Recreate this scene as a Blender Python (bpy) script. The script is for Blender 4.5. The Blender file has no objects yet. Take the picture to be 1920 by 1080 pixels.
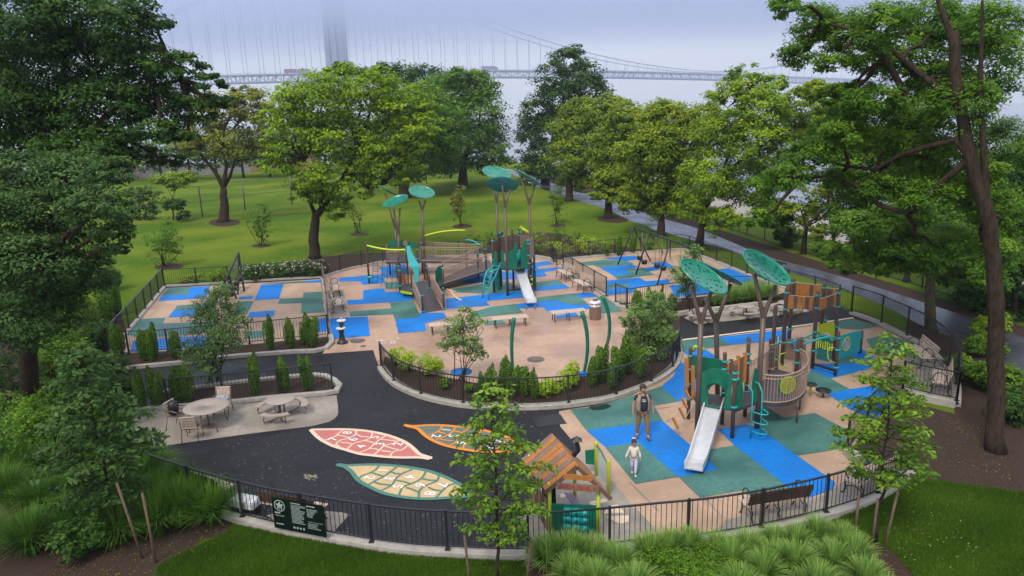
import bpy, math, random
import numpy as np
from mathutils import Vector, Matrix
sc = bpy.context.scene
col = sc.collection
D = bpy.data
rad = math.radians
# ------------------------------------------------------------------ camera
H = 10.0
F, PITCH, ROLL = 1341.5, 0.24167, -0.02996
_cp, _sp, _cr, _sr = math.cos(PITCH), math.sin(PITCH), math.cos(ROLL), math.sin(ROLL)
FW = np.array([0, _cp, -_sp]); UP0 = np.array([0, _sp, _cp]); RT0 = np.array([1., 0, 0])
RT = _cr*RT0+_sr*UP0; UPV = -_sr*RT0+_cr*UP0
cam = D.objects.new('camera', D.cameras.new('camera')); col.objects.link(cam)
cam.data.sensor_width = 36.0; cam.data.lens = F/1920*36.0
cam.data.clip_start = 0.1; cam.data.clip_end = 6000
m = Matrix(((RT[0], UPV[0], -FW[0], 0), (RT[1], UPV[1], -FW[1], 0), (RT[2], UPV[2], -FW[2], H), (0, 0, 0, 1)))
cam.matrix_world = m
sc.camera = cam
# ------------------------------------------------------------------ light and sky
SUN_EL, SUN_AZ = rad(52), rad(205)      # azimuth clockwise from +Y
w = D.worlds.new('World'); sc.world = w; w.use_nodes = True
nt = w.node_tree; nt.nodes.clear()
N = lambda t: nt.nodes.new(t)
out = N('ShaderNodeOutputWorld')
sky = N('ShaderNodeTexSky'); sky.sky_type = 'NISHITA'; sky.sun_disc = False
sky.sun_elevation = SUN_EL; sky.sun_rotation = SUN_AZ; sky.air_density = 1.6; sky.dust_density = 4
b1 = N('ShaderNodeBackground'); b1.inputs[1].default_value = 0.05
nt.links.new(sky.outputs[0], b1.inputs[0])
tc = N('ShaderNodeTexCoord'); sx = N('ShaderNodeSeparateXYZ'); nt.links.new(tc.outputs['Generated'], sx.inputs[0])
mp = N('ShaderNodeMapping'); mp.inputs['Scale'].default_value = (1.2, 1.2, 5); nt.links.new(tc.outputs['Generated'], mp.inputs[0])
nz = N('ShaderNodeTexNoise'); nz.inputs['Scale'].default_value = 1.6; nz.inputs['Detail'].default_value = 3; nz.inputs['Roughness'].default_value = .45
nt.links.new(mp.outputs[0], nz.inputs['Vector'])
ad = N('ShaderNodeMath'); ad.operation = 'MULTIPLY_ADD'; nt.links.new(nz.outputs[0], ad.inputs[0]); ad.inputs[1].default_value = 0.10
nt.links.new(sx.outputs[2], ad.inputs[2])
cr = N('ShaderNodeValToRGB'); e = cr.color_ramp.elements
e[0].position = 0.08; e[0].color = (.80, .84, .94, 1)
e[1].position = 1.0; e[1].color = (1.0, 1.03, 1.12, 1)
for ps, c in ((.15, (.57, .63, .80, 1)), (.24, (.34, .41, .63, 1)), (.34, (.55, .60, .78, 1)), (.6, (.85, .88, 1.0, 1))):
    k = e.new(ps); k.color = c
nt.links.new(ad.outputs[0], cr.inputs[0])
b2 = N('ShaderNodeBackground'); b2.inputs[1].default_value = 0.78
nt.links.new(cr.outputs[0], b2.inputs[0])
ash = N('ShaderNodeAddShader'); nt.links.new(b1.outputs[0], ash.inputs[0]); nt.links.new(b2.outputs[0], ash.inputs[1])
nt.links.new(ash.outputs[0], out.inputs[0])
sl = D.lights.new('sun', 'SUN'); sl.energy = 1.7; sl.angle = rad(12); sl.color = (1.0, .95, .87)
so = D.objects.new('sun', sl); col.objects.link(so)
so.rotation_euler = Vector((math.sin(SUN_AZ)*math.cos(SUN_EL), math.cos(SUN_AZ)*math.cos(SUN_EL), math.sin(SUN_EL))).to_track_quat('Z', 'Y').to_euler()
vs = sc.view_settings; vs.view_transform = 'Standard'; vs.look = 'None'; vs.exposure = 0.31; vs.gamma = 1.0
sc.cycles.use_denoising = True
sc.cycles.max_bounces = 9; sc.cycles.diffuse_bounces = 3; sc.cycles.glossy_bounces = 2; sc.cycles.transmission_bounces = 4
sc.cycles.volume_bounces = 8; sc.cycles.transparent_max_bounces = 8
# ------------------------------------------------------------------ photo to ground
def ray(x, y): return FW*F+RT*(x-960)-UPV*(y-540)
C0 = np.array([0, 0, H])
def q(x, y, z=0.0):                      # the point of the place at height z seen at x, y
    d = ray(x, y); return C0+d*((z-H)/d[2])
def qy(x, y, Y):                         # the point at forward distance Y
    d = ray(x, y); return C0+d*(Y/d[1])
def top(P, y):                           # height above P reached at row y
    lo, hi = -2., 60.
    for _ in range(40):
        mm = (lo+hi)/2; d = P+np.array([0, 0, mm])-C0
        if 540-F*(d@UPV)/(d@FW) > y: lo = mm
        else: hi = mm
    return P[2]+lo
def ppm(P): return F/((P-C0)@FW)         # photo pixels per metre at P
def V3(a, z=None): return np.array([a[0], a[1], a[2] if z is None else z], float)
def lerp(a, b, t): return np.asarray(a, float)*(1-t)+np.asarray(b, float)*t
# ------------------------------------------------------------------ mesh helpers
class MB:
    def __init__(s): s.v = []; s.f = []; s.m = []; s.sm = []; s.n = 0
    def add(s, vs_, fs, mi=0, smooth=False):
        s.v.extend([tuple(map(float, p)) for p in vs_])
        for f in fs: s.f.append(tuple(i+s.n for i in f)); s.m.append(mi); s.sm.append(smooth)
        s.n += len(vs_); return s
    def box(s, c, d, rz=0, mi=0):
        hx, hy, hz = d[0]/2, d[1]/2, d[2]/2; ca, sa = math.cos(rz), math.sin(rz)
        P = [(c[0]+x*ca-y*sa, c[1]+x*sa+y*ca, c[2]+z) for z in (-hz, hz) for x, y in ((-hx, -hy), (hx, -hy), (hx, hy), (-hx, hy))]
        return s.add(P, [(3, 2, 1, 0), (4, 5, 6, 7), (0, 1, 5, 4), (1, 2, 6, 5), (2, 3, 7, 6), (3, 0, 4, 7)], mi)
    def beam(s, p, q_, w_, h_, mi=0, up=(0, 0, 1)):
        p = np.array(p, float); q_ = np.array(q_, float); d = q_-p; L = np.linalg.norm(d)
        if L < 1e-6: return s
        d /= L; up = np.array(up, float)
        if abs(d@up) > .98: up = np.array([1., 0, 0])
        r = np.cross(d, up); r /= np.linalg.norm(r); u = np.cross(r, d)
        P = [a+r*x*w_/2+u*y*h_/2 for a in (p, q_) for x, y in ((-1, -1), (1, -1), (1, 1), (-1, 1))]
        return s.add(P, [(3, 2, 1, 0), (4, 5, 6, 7), (0, 1, 5, 4), (1, 2, 6, 5), (2, 3, 7, 6), (3, 0, 4, 7)], mi)
    def tube(s, pts, r, n=8, mi=0, smooth=True, cap=True, dome=False):
        pts = [np.array(p, float) for p in pts]; k = len(pts)
        rs = [r]*k if np.isscalar(r) else list(r)
        if dome:
            d = pts[-1]-pts[-2]; d /= np.linalg.norm(d); R0 = rs[-1]
            for a in (.5, .85, .98): pts.append(pts[k-1]+d*R0*a); rs.append(R0*math.sqrt(max(0, 1-a*a)))
            k = len(pts)
        t0 = pts[1]-pts[0]; t0 /= np.linalg.norm(t0)
        a = np.array([0, 0, 1.]) if abs(t0[2]) < .9 else np.array([1., 0, 0])
        nrm = np.cross(t0, a); nrm /= np.linalg.norm(nrm); P = []
        for i in range(k):
            t = pts[min(i+1, k-1)]-pts[max(i-1, 0)]; L = np.linalg.norm(t)
            if L > 1e-9: t = t/L
            else: t = t0
            nrm = nrm-t*(nrm@t); nrm /= (np.linalg.norm(nrm)+1e-12); b = np.cross(t, nrm)
            for j in range(n):
                an = 2*math.pi*j/n; P.append(pts[i]+(nrm*math.cos(an)+b*math.sin(an))*rs[i])
        Fs = [(i*n+j, i*n+(j+1) % n, (i+1)*n+(j+1) % n, (i+1)*n+j) for i in range(k-1) for j in range(n)]
        s.add(P, Fs, mi, smooth)
        if cap:
            b0 = s.n-len(P)
            s.f.append(tuple(b0+j for j in range(n-1, -1, -1))); s.m.append(mi); s.sm.append(False)
            s.f.append(tuple(b0+(k-1)*n+j for j in range(n))); s.m.append(mi); s.sm.append(False)
        return s
    def prism(s, poly, z0, z1, mi=0):
        n = len(poly); A = sum(poly[i][0]*poly[(i+1) % n][1]-poly[(i+1) % n][0]*poly[i][1] for i in range(n))
        if A < 0: poly = poly[::-1]
        P = [(p[0], p[1], z0) for p in poly]+[(p[0], p[1], z1) for p in poly]
        return s.add(P, [tuple(range(n-1, -1, -1)), tuple(range(n, 2*n))]+[(i, (i+1) % n, n+(i+1) % n, n+i) for i in range(n)], mi)
    def sheet(s, poly, z, mi=0):
        n = len(poly); A = sum(poly[i][0]*poly[(i+1) % n][1]-poly[(i+1) % n][0]*poly[i][1] for i in range(n))
        if A < 0: poly = poly[::-1]
        return s.add([(p[0], p[1], z) for p in poly], [tuple(range(n))], mi)
    def plate(s, pts, th, mi=0):         # flat polygon in space with thickness
        pts = [np.array(p, float) for p in pts]; n = len(pts)
        nn = np.zeros(3)
        for i in range(n): nn += np.cross(pts[i], pts[(i+1) % n])
        nn /= np.linalg.norm(nn)
        P = [p-nn*th/2 for p in pts]+[p+nn*th/2 for p in pts]
        return s.add(P, [tuple(range(n-1, -1, -1)), tuple(range(n, 2*n))]+[(i, (i+1) % n, n+(i+1) % n, n+i) for i in range(n)], mi)
    def lathe(s, prof, c, n=16, mi=0):   # prof (r, z)
        P = [(c[0]+r*math.cos(2*math.pi*j/n), c[1]+r*math.sin(2*math.pi*j/n), c[2]+z) for r, z in prof for j in range(n)]
        return s.add(P, [(i*n+j, i*n+(j+1) % n, (i+1)*n+(j+1) % n, (i+1)*n+j) for i in range(len(prof)-1) for j in range(n)]+[tuple((len(prof)-1)*n+j for j in range(n))], mi, True)
    def ribbon(s, pts, wd, z, mi=0):
        pts = [np.array(p[:2], float) for p in pts]; L = []
        for i in range(len(pts)):
            t = pts[min(i+1, len(pts)-1)]-pts[max(i-1, 0)]; t /= np.linalg.norm(t)+1e-12; nn = np.array([-t[1], t[0]])
            L.append((pts[i]+nn*wd/2, pts[i]-nn*wd/2))
        P = [(a[0], a[1], z) for pr in L for a in pr]
        return s.add(P, [(2*i+1, 2*i+3, 2*i+2, 2*i) for i in range(len(pts)-1)], mi)
    def kerb(s, pts, wd, z0, z1, mi=0, closed=False):
        pts = [np.array(p[:2], float) for p in pts]; k = len(pts); P = []
        for i in range(k):
            t = pts[min(i+1, k-1)]-pts[max(i-1, 0)]; t /= np.linalg.norm(t)+1e-12; nn = np.array([-t[1], t[0]])
            a, b = pts[i]+nn*wd/2, pts[i]-nn*wd/2
            P += [(a[0], a[1], z0), (a[0], a[1], z1), (b[0], b[1], z1), (b[0], b[1], z0)]
        Fs = []
        for i in range(k-1):
            o = 4*i
            Fs += [(o, o+4, o+5, o+1), (o+1, o+5, o+6, o+2), (o+2, o+6, o+7, o+3)]
        Fs += [(0, 1, 2, 3), (4*k-1, 4*k-2, 4*k-3, 4*k-4)]
        return s.add(P, Fs, mi)
    def build(s, name, mats, parent=None, loc=None):
        me = D.meshes.new(name)
        o = D.objects.new(name, me); col.objects.link(o)
        off = np.zeros(3)
        if loc is not None: off = np.array(loc, float); o.location = off
        if parent is not None:
            o.parent = parent; base = np.array(parent.get('_w', (0, 0, 0)), float); off = base; o['_w'] = tuple(base)
        else: o['_w'] = tuple(off)
        vv = np.array(s.v)-off
        me.from_pydata(vv.tolist(), [], s.f)
        for mt in (mats if isinstance(mats, (list, tuple)) else [mats]): me.materials.append(mt)
        if len(s.m): me.polygons.foreach_set('material_index', s.m); me.polygons.foreach_set('use_smooth', s.sm)
        me.update(); return o
def tag(o, label=None, cat=None, group=None, kind=None):
    if label: o['label'] = label
    if cat: o['category'] = cat
    if group: o['group'] = group
    if kind: o['kind'] = kind
    return o
def empty(name, label, cat, loc=(0, 0, 0), rz=0, group=None):
    o = D.objects.new(name, None); col.objects.link(o); o.location = tuple(map(float, loc)); o.rotation_euler = (0, 0, rz)
    o['_w'] = tuple(map(float, loc)); o.empty_display_size = .2
    return tag(o, label, cat, group)
def copy_tree(o, parent=None):
    c = o.copy(); col.objects.link(c)
    if parent is not None: c.parent = parent
    for ch in list(o.children): copy_tree(ch, c)
    return c
def place(proto, used, loc, rz=0, label=None, scale=None):
    o = proto if not used else copy_tree(proto)
    o.location = tuple(map(float, loc)); o.rotation_euler = (0, 0, rz)
    if scale: o.scale = scale if isinstance(scale, (tuple, list)) else (scale,)*3
    if label: o['label'] = label
    return o
def smooth_line(pts, step=.5, closed=False):
    pts = [np.array(p[:2], float) for p in pts]; outp = []
    n = len(pts)
    for i in range(n-1):
        p0, p1, p2, p3 = pts[max(i-1, 0)], pts[i], pts[i+1], pts[min(i+2, n-1)]
        k = max(1, int(np.linalg.norm(p2-p1)/step))
        for j in range(k):
            t = j/k
            outp.append(.5*((2*p1)+(-p0+p2)*t+(2*p0-5*p1+4*p2-p3)*t*t+(-p0+3*p1-3*p2+p3)*t**3))
    outp.append(pts[-1]); return outp
def gl(px, step=None):                    # photo points to ground points
    L = [q(a, b)[:2] for a, b in px]
    return smooth_line(L, step) if step else L
def resample(pts, step):
    pts = [np.array(p[:2], float) for p in pts]; d = [0]
    for i in range(1, len(pts)): d.append(d[-1]+np.linalg.norm(pts[i]-pts[i-1]))
    n = max(1, int(round(d[-1]/step))); xs = np.linspace(0, d[-1], n+1)
    return [np.array([np.interp(x, d, [p[0] for p in pts]), np.interp(x, d, [p[1] for p in pts])]) for x in xs]
def hide_props():
    for o in D.objects:
        if '_w' in o: del o['_w']
# ------------------------------------------------------------------ materials
def lin(r, g, b): return tuple(((c/255/12.92) if c/255 < .04045 else ((c/255+.055)/1.055)**2.4) for c in (r, g, b))
def mat(name, c1, c2=None, rough=.6, scale=8., detail=6., bump=0., bscale=None, metal=0., spec=.5, c3=None, sc3=.6, rv=0., coat=0., stretch=None, lo=.35, hi=.65):
    mt = D.materials.new(name); mt.use_nodes = True; t = mt.node_tree; bs = t.nodes['Principled BSDF']
    bs.inputs['Roughness'].default_value = rough; bs.inputs['Metallic'].default_value = metal
    bs.inputs['Specular IOR Level'].default_value = spec; bs.inputs['Coat Weight'].default_value = coat; bs.inputs['Coat Roughness'].default_value = .15
    if c2 is None: c2 = tuple(x*.82 for x in c1)
    g_ = t.nodes.new('ShaderNodeNewGeometry')
    mpn = t.nodes.new('ShaderNodeMapping'); t.links.new(g_.outputs['Position'], mpn.inputs[0])
    if stretch: mpn.inputs['Scale'].default_value = stretch
    no = t.nodes.new('ShaderNodeTexNoise'); no.inputs['Scale'].default_value = scale; no.inputs['Detail'].default_value = detail; no.inputs['Roughness'].default_value = .6
    t.links.new(mpn.outputs[0], no.inputs['Vector'])
    r_ = t.nodes.new('ShaderNodeValToRGB'); r_.color_ramp.elements[0].position = lo; r_.color_ramp.elements[1].position = hi
    r_.color_ramp.elements[0].color = (*c1, 1); r_.color_ramp.elements[1].color = (*c2, 1)
    t.links.new(no.outputs[0], r_.inputs[0]); co = r_.outputs[0]
    if c3 is not None or rv:
        n3 = t.nodes.new('ShaderNodeTexNoise'); n3.inputs['Scale'].default_value = sc3; n3.inputs['Detail'].default_value = 4
        t.links.new(g_.outputs['Position'], n3.inputs['Vector'])
        r3 = t.nodes.new('ShaderNodeMapRange'); r3.inputs[1].default_value = .42; r3.inputs[2].default_value = .62
        t.links.new(n3.outputs[0], r3.inputs[0])
        if c3 is not None:
            mx = t.nodes.new('ShaderNodeMix'); mx.data_type = 'RGBA'; t.links.new(r3.outputs[0], mx.inputs[0]); t.links.new(co, mx.inputs[6]); mx.inputs[7].default_value = (*c3, 1)
            co = mx.outputs[2]
        if rv:
            r4 = t.nodes.new('ShaderNodeMapRange'); r4.inputs[3].default_value = rough; r4.inputs[4].default_value = rough+rv
            t.links.new(r3.outputs[0], r4.inputs[0]); t.links.new(r4.outputs[0], bs.inputs['Roughness'])
    t.links.new(co, bs.inputs['Base Color'])
    if bump:
        nb = t.nodes.new('ShaderNodeTexNoise'); nb.inputs['Scale'].default_value = bscale or scale*4; nb.inputs['Detail'].default_value = 5
        t.links.new(mpn.outputs[0], nb.inputs['Vector'])
        bp = t.nodes.new('ShaderNodeBump'); bp.inputs['Strength'].default_value = bump; bp.inputs['Distance'].default_value = .02
        t.links.new(nb.outputs[0], bp.inputs['Height']); t.links.new(bp.outputs[0], bs.inputs['Normal'])
    return mt
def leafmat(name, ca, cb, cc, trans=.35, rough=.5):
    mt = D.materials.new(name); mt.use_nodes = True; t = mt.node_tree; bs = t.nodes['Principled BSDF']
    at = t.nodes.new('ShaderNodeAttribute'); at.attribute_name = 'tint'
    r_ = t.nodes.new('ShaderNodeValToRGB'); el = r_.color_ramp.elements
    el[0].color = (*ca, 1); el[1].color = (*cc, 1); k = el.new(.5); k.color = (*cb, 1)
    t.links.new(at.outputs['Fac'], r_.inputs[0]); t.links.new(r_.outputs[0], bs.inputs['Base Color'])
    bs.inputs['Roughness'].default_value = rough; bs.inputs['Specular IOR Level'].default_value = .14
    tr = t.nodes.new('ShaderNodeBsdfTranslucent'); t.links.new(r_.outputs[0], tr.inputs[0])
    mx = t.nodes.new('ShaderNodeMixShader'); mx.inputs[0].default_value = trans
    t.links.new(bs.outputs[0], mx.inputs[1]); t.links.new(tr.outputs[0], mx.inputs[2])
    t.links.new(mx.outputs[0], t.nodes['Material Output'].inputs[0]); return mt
M = {}
M['lawn'] = mat('lawn grass', (.082, .148, .012), (.045, .098, .008), .95, 2.2, 12, .8, 60, c3=(.135, .178, .018), sc3=.11, spec=.03)
M['mulch'] = mat('mulch', (.075, .045, .032), (.028, .017, .014), .95, 22, 8, 1.0, 40, spec=.15, c3=(.05, .034, .026), sc3=.8, lo=.4, hi=.6)
M['asphalt'] = mat('asphalt', (.012, .0116, .015), (.023, .022, .028), .62, 30, 10, .5, 200, c3=(.0085, .0083, .011), sc3=.45, rv=-.36, spec=.32)
M['path'] = mat('path asphalt', (.045, .044, .052), (.065, .063, .075), .34, 12, 8, .25, 160, c3=(.035, .034, .042), sc3=.3, rv=-.22, spec=.75)
M['concrete'] = mat('concrete', (.36, .315, .26), (.27, .235, .195), .7, 6, 10, .15, 120, c3=(.22, .19, .155), sc3=.7, rv=-.2)
M['kerb'] = mat('kerb concrete', (.42, .385, .335), (.30, .275, .24), .8, 5, 8, .2, 90)
M['plaza'] = mat('tinted concrete', (.52, .335, .235), (.42, .27, .185), .5, 4, 12, .12, 150, c3=(.35, .215, .145), sc3=.4, rv=-.3, spec=.4)
M['rtan'] = mat('tan rubber', (.54, .37, .255), (.43, .29, .195), .6, 9, 14, .35, 200, c3=(.37, .245, .165), sc3=.5, rv=-.18, spec=.25)
M['rblue'] = mat('blue rubber', (.008, .225, .70), (.005, .165, .57), .6, 9, 14, .35, 200, c3=(.006, .15, .48), sc3=.5, rv=-.3, spec=.22)
M['rteal'] = mat('teal rubber', (.095, .235, .20), (.06, .17, .145), .6, 9, 14, .35, 200, c3=(.045, .13, .115), sc3=.5, rv=-.3, spec=.22)
M['iron'] = mat('black iron', (.012, .012, .014), (.02, .02, .023), .42, 20, 3)
M['brown'] = mat('brown powder coat', (.105, .068, .052), (.088, .057, .044), .42, 15, 3)
M['brown2'] = mat('light brown powder coat', (.38, .26, .19), (.33, .22, .16), .45, 15, 3)
M['deck'] = mat('dark deck rubber coat', (.065, .055, .06), (.045, .04, .045), .4, 40, 4, .2, 120)
M['green'] = mat('green plastic', (.006, .15, .085), (.005, .12, .07), .35, 4, 3)
M['green2'] = mat('canopy green plastic', (.02, .24, .165), (.015, .19, .13), .22, 4, 3, spec=.7)
M['teal'] = mat('turquoise metal', (.01, .36, .36), (.01, .31, .31), .32, 10, 3)
M['dteal'] = mat('dark teal plastic', (.008, .16, .15), (.007, .13, .125), .38, 5, 3)
M['lime'] = mat('lime plastic', (.45, .55, .02), (.38, .48, .02), .38, 8, 3)
M['steel'] = mat('stainless steel', (.78, .78, .80), (.68, .68, .70), .32, 5, 4, metal=.45)
M['orange'] = mat('orange board', (.48, .19, .045), (.38, .14, .03), .55, 6, 6, .2, 60)
M['dwood'] = mat('brown board', (.15, .085, .055), (.11, .06, .04), .6, 6, 6, .2, 60)
M['gwood'] = mat('weathered board', (.26, .17, .12), (.19, .125, .09), .65, 6, 6, .2, 60)
M['slat'] = mat('bench slat', (.60, .47, .37), (.47, .36, .28), .6, 9, 6, .2, 50)
M['slat_shade'] = mat('shaded bench slat', (.09, .05, .035), (.06, .034, .025), .6, 9, 6, .2, 50)  # slat wood darkened to paint in the shadow on bench backs
M['tabletop'] = mat('speckled tabletop', (.40, .33, .28), (.30, .25, .21), .45, 40, 5)
M['tmetal'] = mat('taupe metal', (.17, .13, .11), (.13, .10, .085), .45, 10, 3)
M['white'] = mat('white enamel', (.66, .66, .66), (.58, .58, .59), .35, 6, 3)
M['blackp'] = mat('black plastic', (.01, .01, .011), (.016, .016, .018), .4, 6, 3)
M['rope'] = mat('rope', (.55, .46, .38), (.42, .34, .27), .8, 60, 3)
M['net'] = mat('dark green rope', (.02, .07, .06), (.015, .05, .045), .8, 60, 3)
M['yellow'] = mat('yellow plastic', (.62, .72, .02), (.55, .64, .02), .4, 8, 3)
M['bark'] = mat('bark', (.06, .042, .031), (.024, .017, .013), .9, 14, 8, 1., 30, stretch=(1, 1, .25), spec=.1)
M['puddle'] = mat('puddle water', (.02, .045, .042), (.015, .035, .033), .04, 3, 2, spec=.7)
M['bark2'] = mat('olive bark', (.15, .125, .065), (.06, .048, .03), .9, 8, 8, 1., 25, stretch=(1, 1, .25), spec=.1)
M['stake'] = mat('stake wood', (.16, .10, .07), (.09, .06, .042), .85, 12, 5, .4, 60)
M['brick'] = mat('brick', (.30, .15, .10), (.22, .11, .08), .9, 3, 6)
M['stone'] = mat('grey stone', (.28, .27, .28), (.2, .19, .2), .9, 2, 6)
M['steelblue'] = mat('painted bridge steel', (.36, .41, .49), (.32, .37, .45), .7, .2, 3)  # light grey-blue paint, lightened to stand in for part of the haze
M['red'] = mat('red paint', (.45, .04, .03), (.36, .03, .025), .4, 8, 3)
M['pinkpaint'] = mat('coral ground paint', (.62, .17, .145), (.48, .125, .11), .6, 14, 10, .1, 200, c3=(.46, .15, .13), sc3=2)
M['creampaint'] = mat('cream ground paint', (.72, .56, .42), (.62, .47, .34), .6, 14, 6)
M['tanpaint'] = mat('sand ground paint', (.62, .44, .22), (.54, .38, .18), .6, 12, 6, c3=(.50, .36, .19), sc3=2)
M['greenpaint'] = mat('green ground paint', (.07, .21, .16), (.05, .16, .12), .6, 14, 6)
M['orangepaint'] = mat('orange ground paint', (.72, .25, .02), (.62, .2, .015), .6, 14, 6)
M['greypaint'] = mat('grey green ground paint', (.13, .165, .13), (.10, .135, .105), .6, 12, 6)
M['whitepaint'] = mat('white ground paint', (.8, .78, .74), (.68, .66, .62), .6, 30, 6)
M['litter'] = mat('fallen blossom', (.55, .50, .33), (.42, .36, .2), .8, 90, 3)
M['water'] = mat('water', (.10, .12, .14), (.08, .10, .12), .12, .5, 4, .5, .8, spec=.5)
M['sign'] = mat('dark green sign', (.003, .010, .007), (.0025, .008, .006), .5, 3, 2, spec=.2)
M['signink'] = mat('pale sign ink', (.34, .42, .39), (.28, .36, .33), .5, 9, 2)
L_ = {}
L_['bright'] = leafmat('bright leaves', (0.085, 0.17, 0.012), (0.19, 0.32, 0.016), (0.36, 0.47, 0.025))
L_['yellow'] = leafmat('yellow green leaves', (.095, .165, .015), (.205, .30, .022), (.36, .43, .035), .42)
L_['mid'] = leafmat('mid green leaves', (.038, .10, .011), (.095, .21, .018), (.20, .35, .03), .42)
L_['dark'] = leafmat('dark leaves', (.017, .050, .011), (.041, .104, .018), (.095, .19, .03))
L_['bluish'] = leafmat('blue green leaves', (0.045, 0.1, 0.032), (0.1, 0.19, 0.05), (0.19, 0.31, 0.08))
L_['deep'] = leafmat('shade darkened leaves', (.024, .062, .016), (.055, .125, .030), (.12, .21, .055))  # greens darkened to put the left border's shade into the leaf colour
L_['olive'] = leafmat('olive leaves', (0.12, 0.14, 0.022), (0.22, 0.25, 0.035), (0.33, 0.35, 0.05))
L_['lime'] = leafmat('lime leaves', (0.16, 0.29, 0.012), (0.32, 0.48, 0.02), (0.5, 0.64, 0.035))
L_['yew'] = leafmat('yew needles', (.022, .062, .010), (.07, .155, .018), (.20, .33, .03), .2)
L_['fresh'] = leafmat('fresh small leaves', (.08, .16, .045), (.16, .28, .075), (.28, .43, .12))
L_['linden'] = leafmat('linden leaves', (.04, .11, .012), (.11, .225, .02), (.27, .42, .04))
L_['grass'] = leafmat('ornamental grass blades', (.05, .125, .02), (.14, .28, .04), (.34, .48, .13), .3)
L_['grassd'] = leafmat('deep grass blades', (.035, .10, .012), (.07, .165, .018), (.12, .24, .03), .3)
L_['turf'] = leafmat('turf blades', (.036, .09, .006), (.066, .14, .009), (.11, .195, .014), .3)  # greens darkened to stand in for tree shade on the near lawn
L_['flower'] = leafmat('rose blossom', (.62, .42, .36), (.75, .62, .55), (.85, .8, .76), .3)
# ------------------------------------------------------------------ ground sheets
def struct(name, mb, mt, lab=None):
    o = mb.build(name, mt); o['kind'] = 'structure'
    if lab: o['label'] = lab
    return o
def sheets(name, mt, polys, z, step=None):
    for i_, pl in enumerate(polys):
        mb = MB(); pts = gl(pl)
        if step: pts = smooth_line(pts+[pts[0]], step)[:-1]
        mb.sheet(pts, z+i_*.0001); struct(name, mb, mt)
path_lo = gl([(942, 318), (975, 334), (1010, 352), (1077, 374), (1135, 392), (1175, 410), (1230, 430), (1285, 447), (1360, 467), (1392, 480), (1480, 510), (1572, 541), (1650, 570), (1730, 612), (1810, 645), (1920, 700), (2050, 800)], 1.5)
path_hi = gl([(952, 316), (990, 328), (1040, 345), (1085, 360), (1130, 372), (1197, 395), (1235, 408), (1300, 426), (1360, 449), (1435, 480), (1525, 504), (1585, 521), (1635, 536), (1740, 570), (1900, 625), (2100, 720)], 1.5)
bank = gl([(1010, 322), (1130, 355), (1230, 385), (1330, 421), (1387, 440), (1456, 462), (1520, 482), (1600, 507), (1640, 518), (1740, 548), (1900, 600), (2150, 700)], 2)
far_edge = [b+np.array([4.5, 2.0]) for b in bank]
mb = MB()
land = [(-260, -30), (60, -30)]+[tuple(p) for p in far_edge[::-1]]+[(8, 135), (0, 150), (-60, 165), (-260, 175)]
mb.sheet(land, 0)
struct('lawn', mb, M['lawn'])
# bank down to the shore road and the water
mb = MB(); A = far_edge; off = [(0, 0), (9, -4), (10.5, -4), (24, -4.2), (40, -13)]
P = []
for a in A:
    for d_, z_ in off: P.append((a[0]+d_*.93, a[1]+d_*.37, z_))
Fs = []
for i in range(len(A)-1):
    for j in range(4): Fs.append((i*5+j, i*5+j+1, (i+1)*5+j+1, (i+1)*5+j))
mb.add(P, Fs)
mb.m = [1 if k % 4 == 2 else 0 for k in range(len(Fs))]
struct('embankment', mb, [M['mulch'], M['concrete']])
mb = MB(); mb.sheet([(-2600, -200), (2600, -200), (2600, 2600), (-2600, 2600)], -13.5); struct('water', mb, M['water'])
mb = MB(); P = []
land2 = [(-260, 175), (-60, 165), (0, 150), (8, 135)]
for a in land2: P += [(a[0], a[1], 0), (a[0]*1.05+4, a[1]+22, -14)]
mb.add(P, [(0, 2, 3, 1), (2, 4, 5, 3), (4, 6, 7, 5)]); struct('shore_slope', mb, M['lawn'])
mb = MB(); P = [(p[0], p[1], .012) for p in path_lo]+[(p[0], p[1], .012) for p in path_hi[::-1]]
mb.add(P, [tuple(range(len(P)-1, -1, -1))] if True else []); o = struct('path', mb, M['path'])
mb = MB(); P = [(p[0]-.05, p[1]+.2, .008) for p in path_hi[3:]]+[(p[0]-.3, p[1]-.1, .008) for p in bank[::-1]]
mb.add(P, [tuple(range(len(P)-1, -1, -1))]); struct('bank_mulch', mb, M['mulch'])
sheets('mulch_bed', M['mulch'], [[(395, 413), (420, 410), (448, 414), (446, 421), (418, 425), (393, 420)], [(548, 500), (580, 486), (640, 478), (730, 474), (740, 482), (690, 498), (640, 508), (604, 521), (560, 522)],
    [(290.7, 498.6), (310.9, 493.5), (341.1, 496.4), (339.7, 502.9), (307.3, 505.8), (289.3, 502.9)], [(471.8, 459.5), (489.8, 456.6), (507.8, 458.7), (505.7, 462.3), (488.4, 464.5), (472.5, 462.3)], [(655.0, 438.4), (672.2, 434.8), (692.4, 437.7), (690.2, 441.3), (670.8, 442.7), (656.4, 441.3)],
    [(848.6, 423.4), (865.9, 419.8), (884.6, 422.0), (883.2, 426.3), (863.0, 428.5), (848.6, 427.0)], [(1032.2, 421.7), (1046.6, 419.5), (1060.3, 421.7), (1057.4, 426.0), (1044.5, 426.7), (1032.9, 425.3)],
    [(880, 478), (930, 448), (1000, 436), (1060, 440), (1110, 452), (1200, 468), (1190, 474), (1050, 484), (1000, 480), (940, 480)], [(1120, 408), (1145, 403), (1180, 412), (1160, 418), (1125, 415)]], .010, .6)
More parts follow.
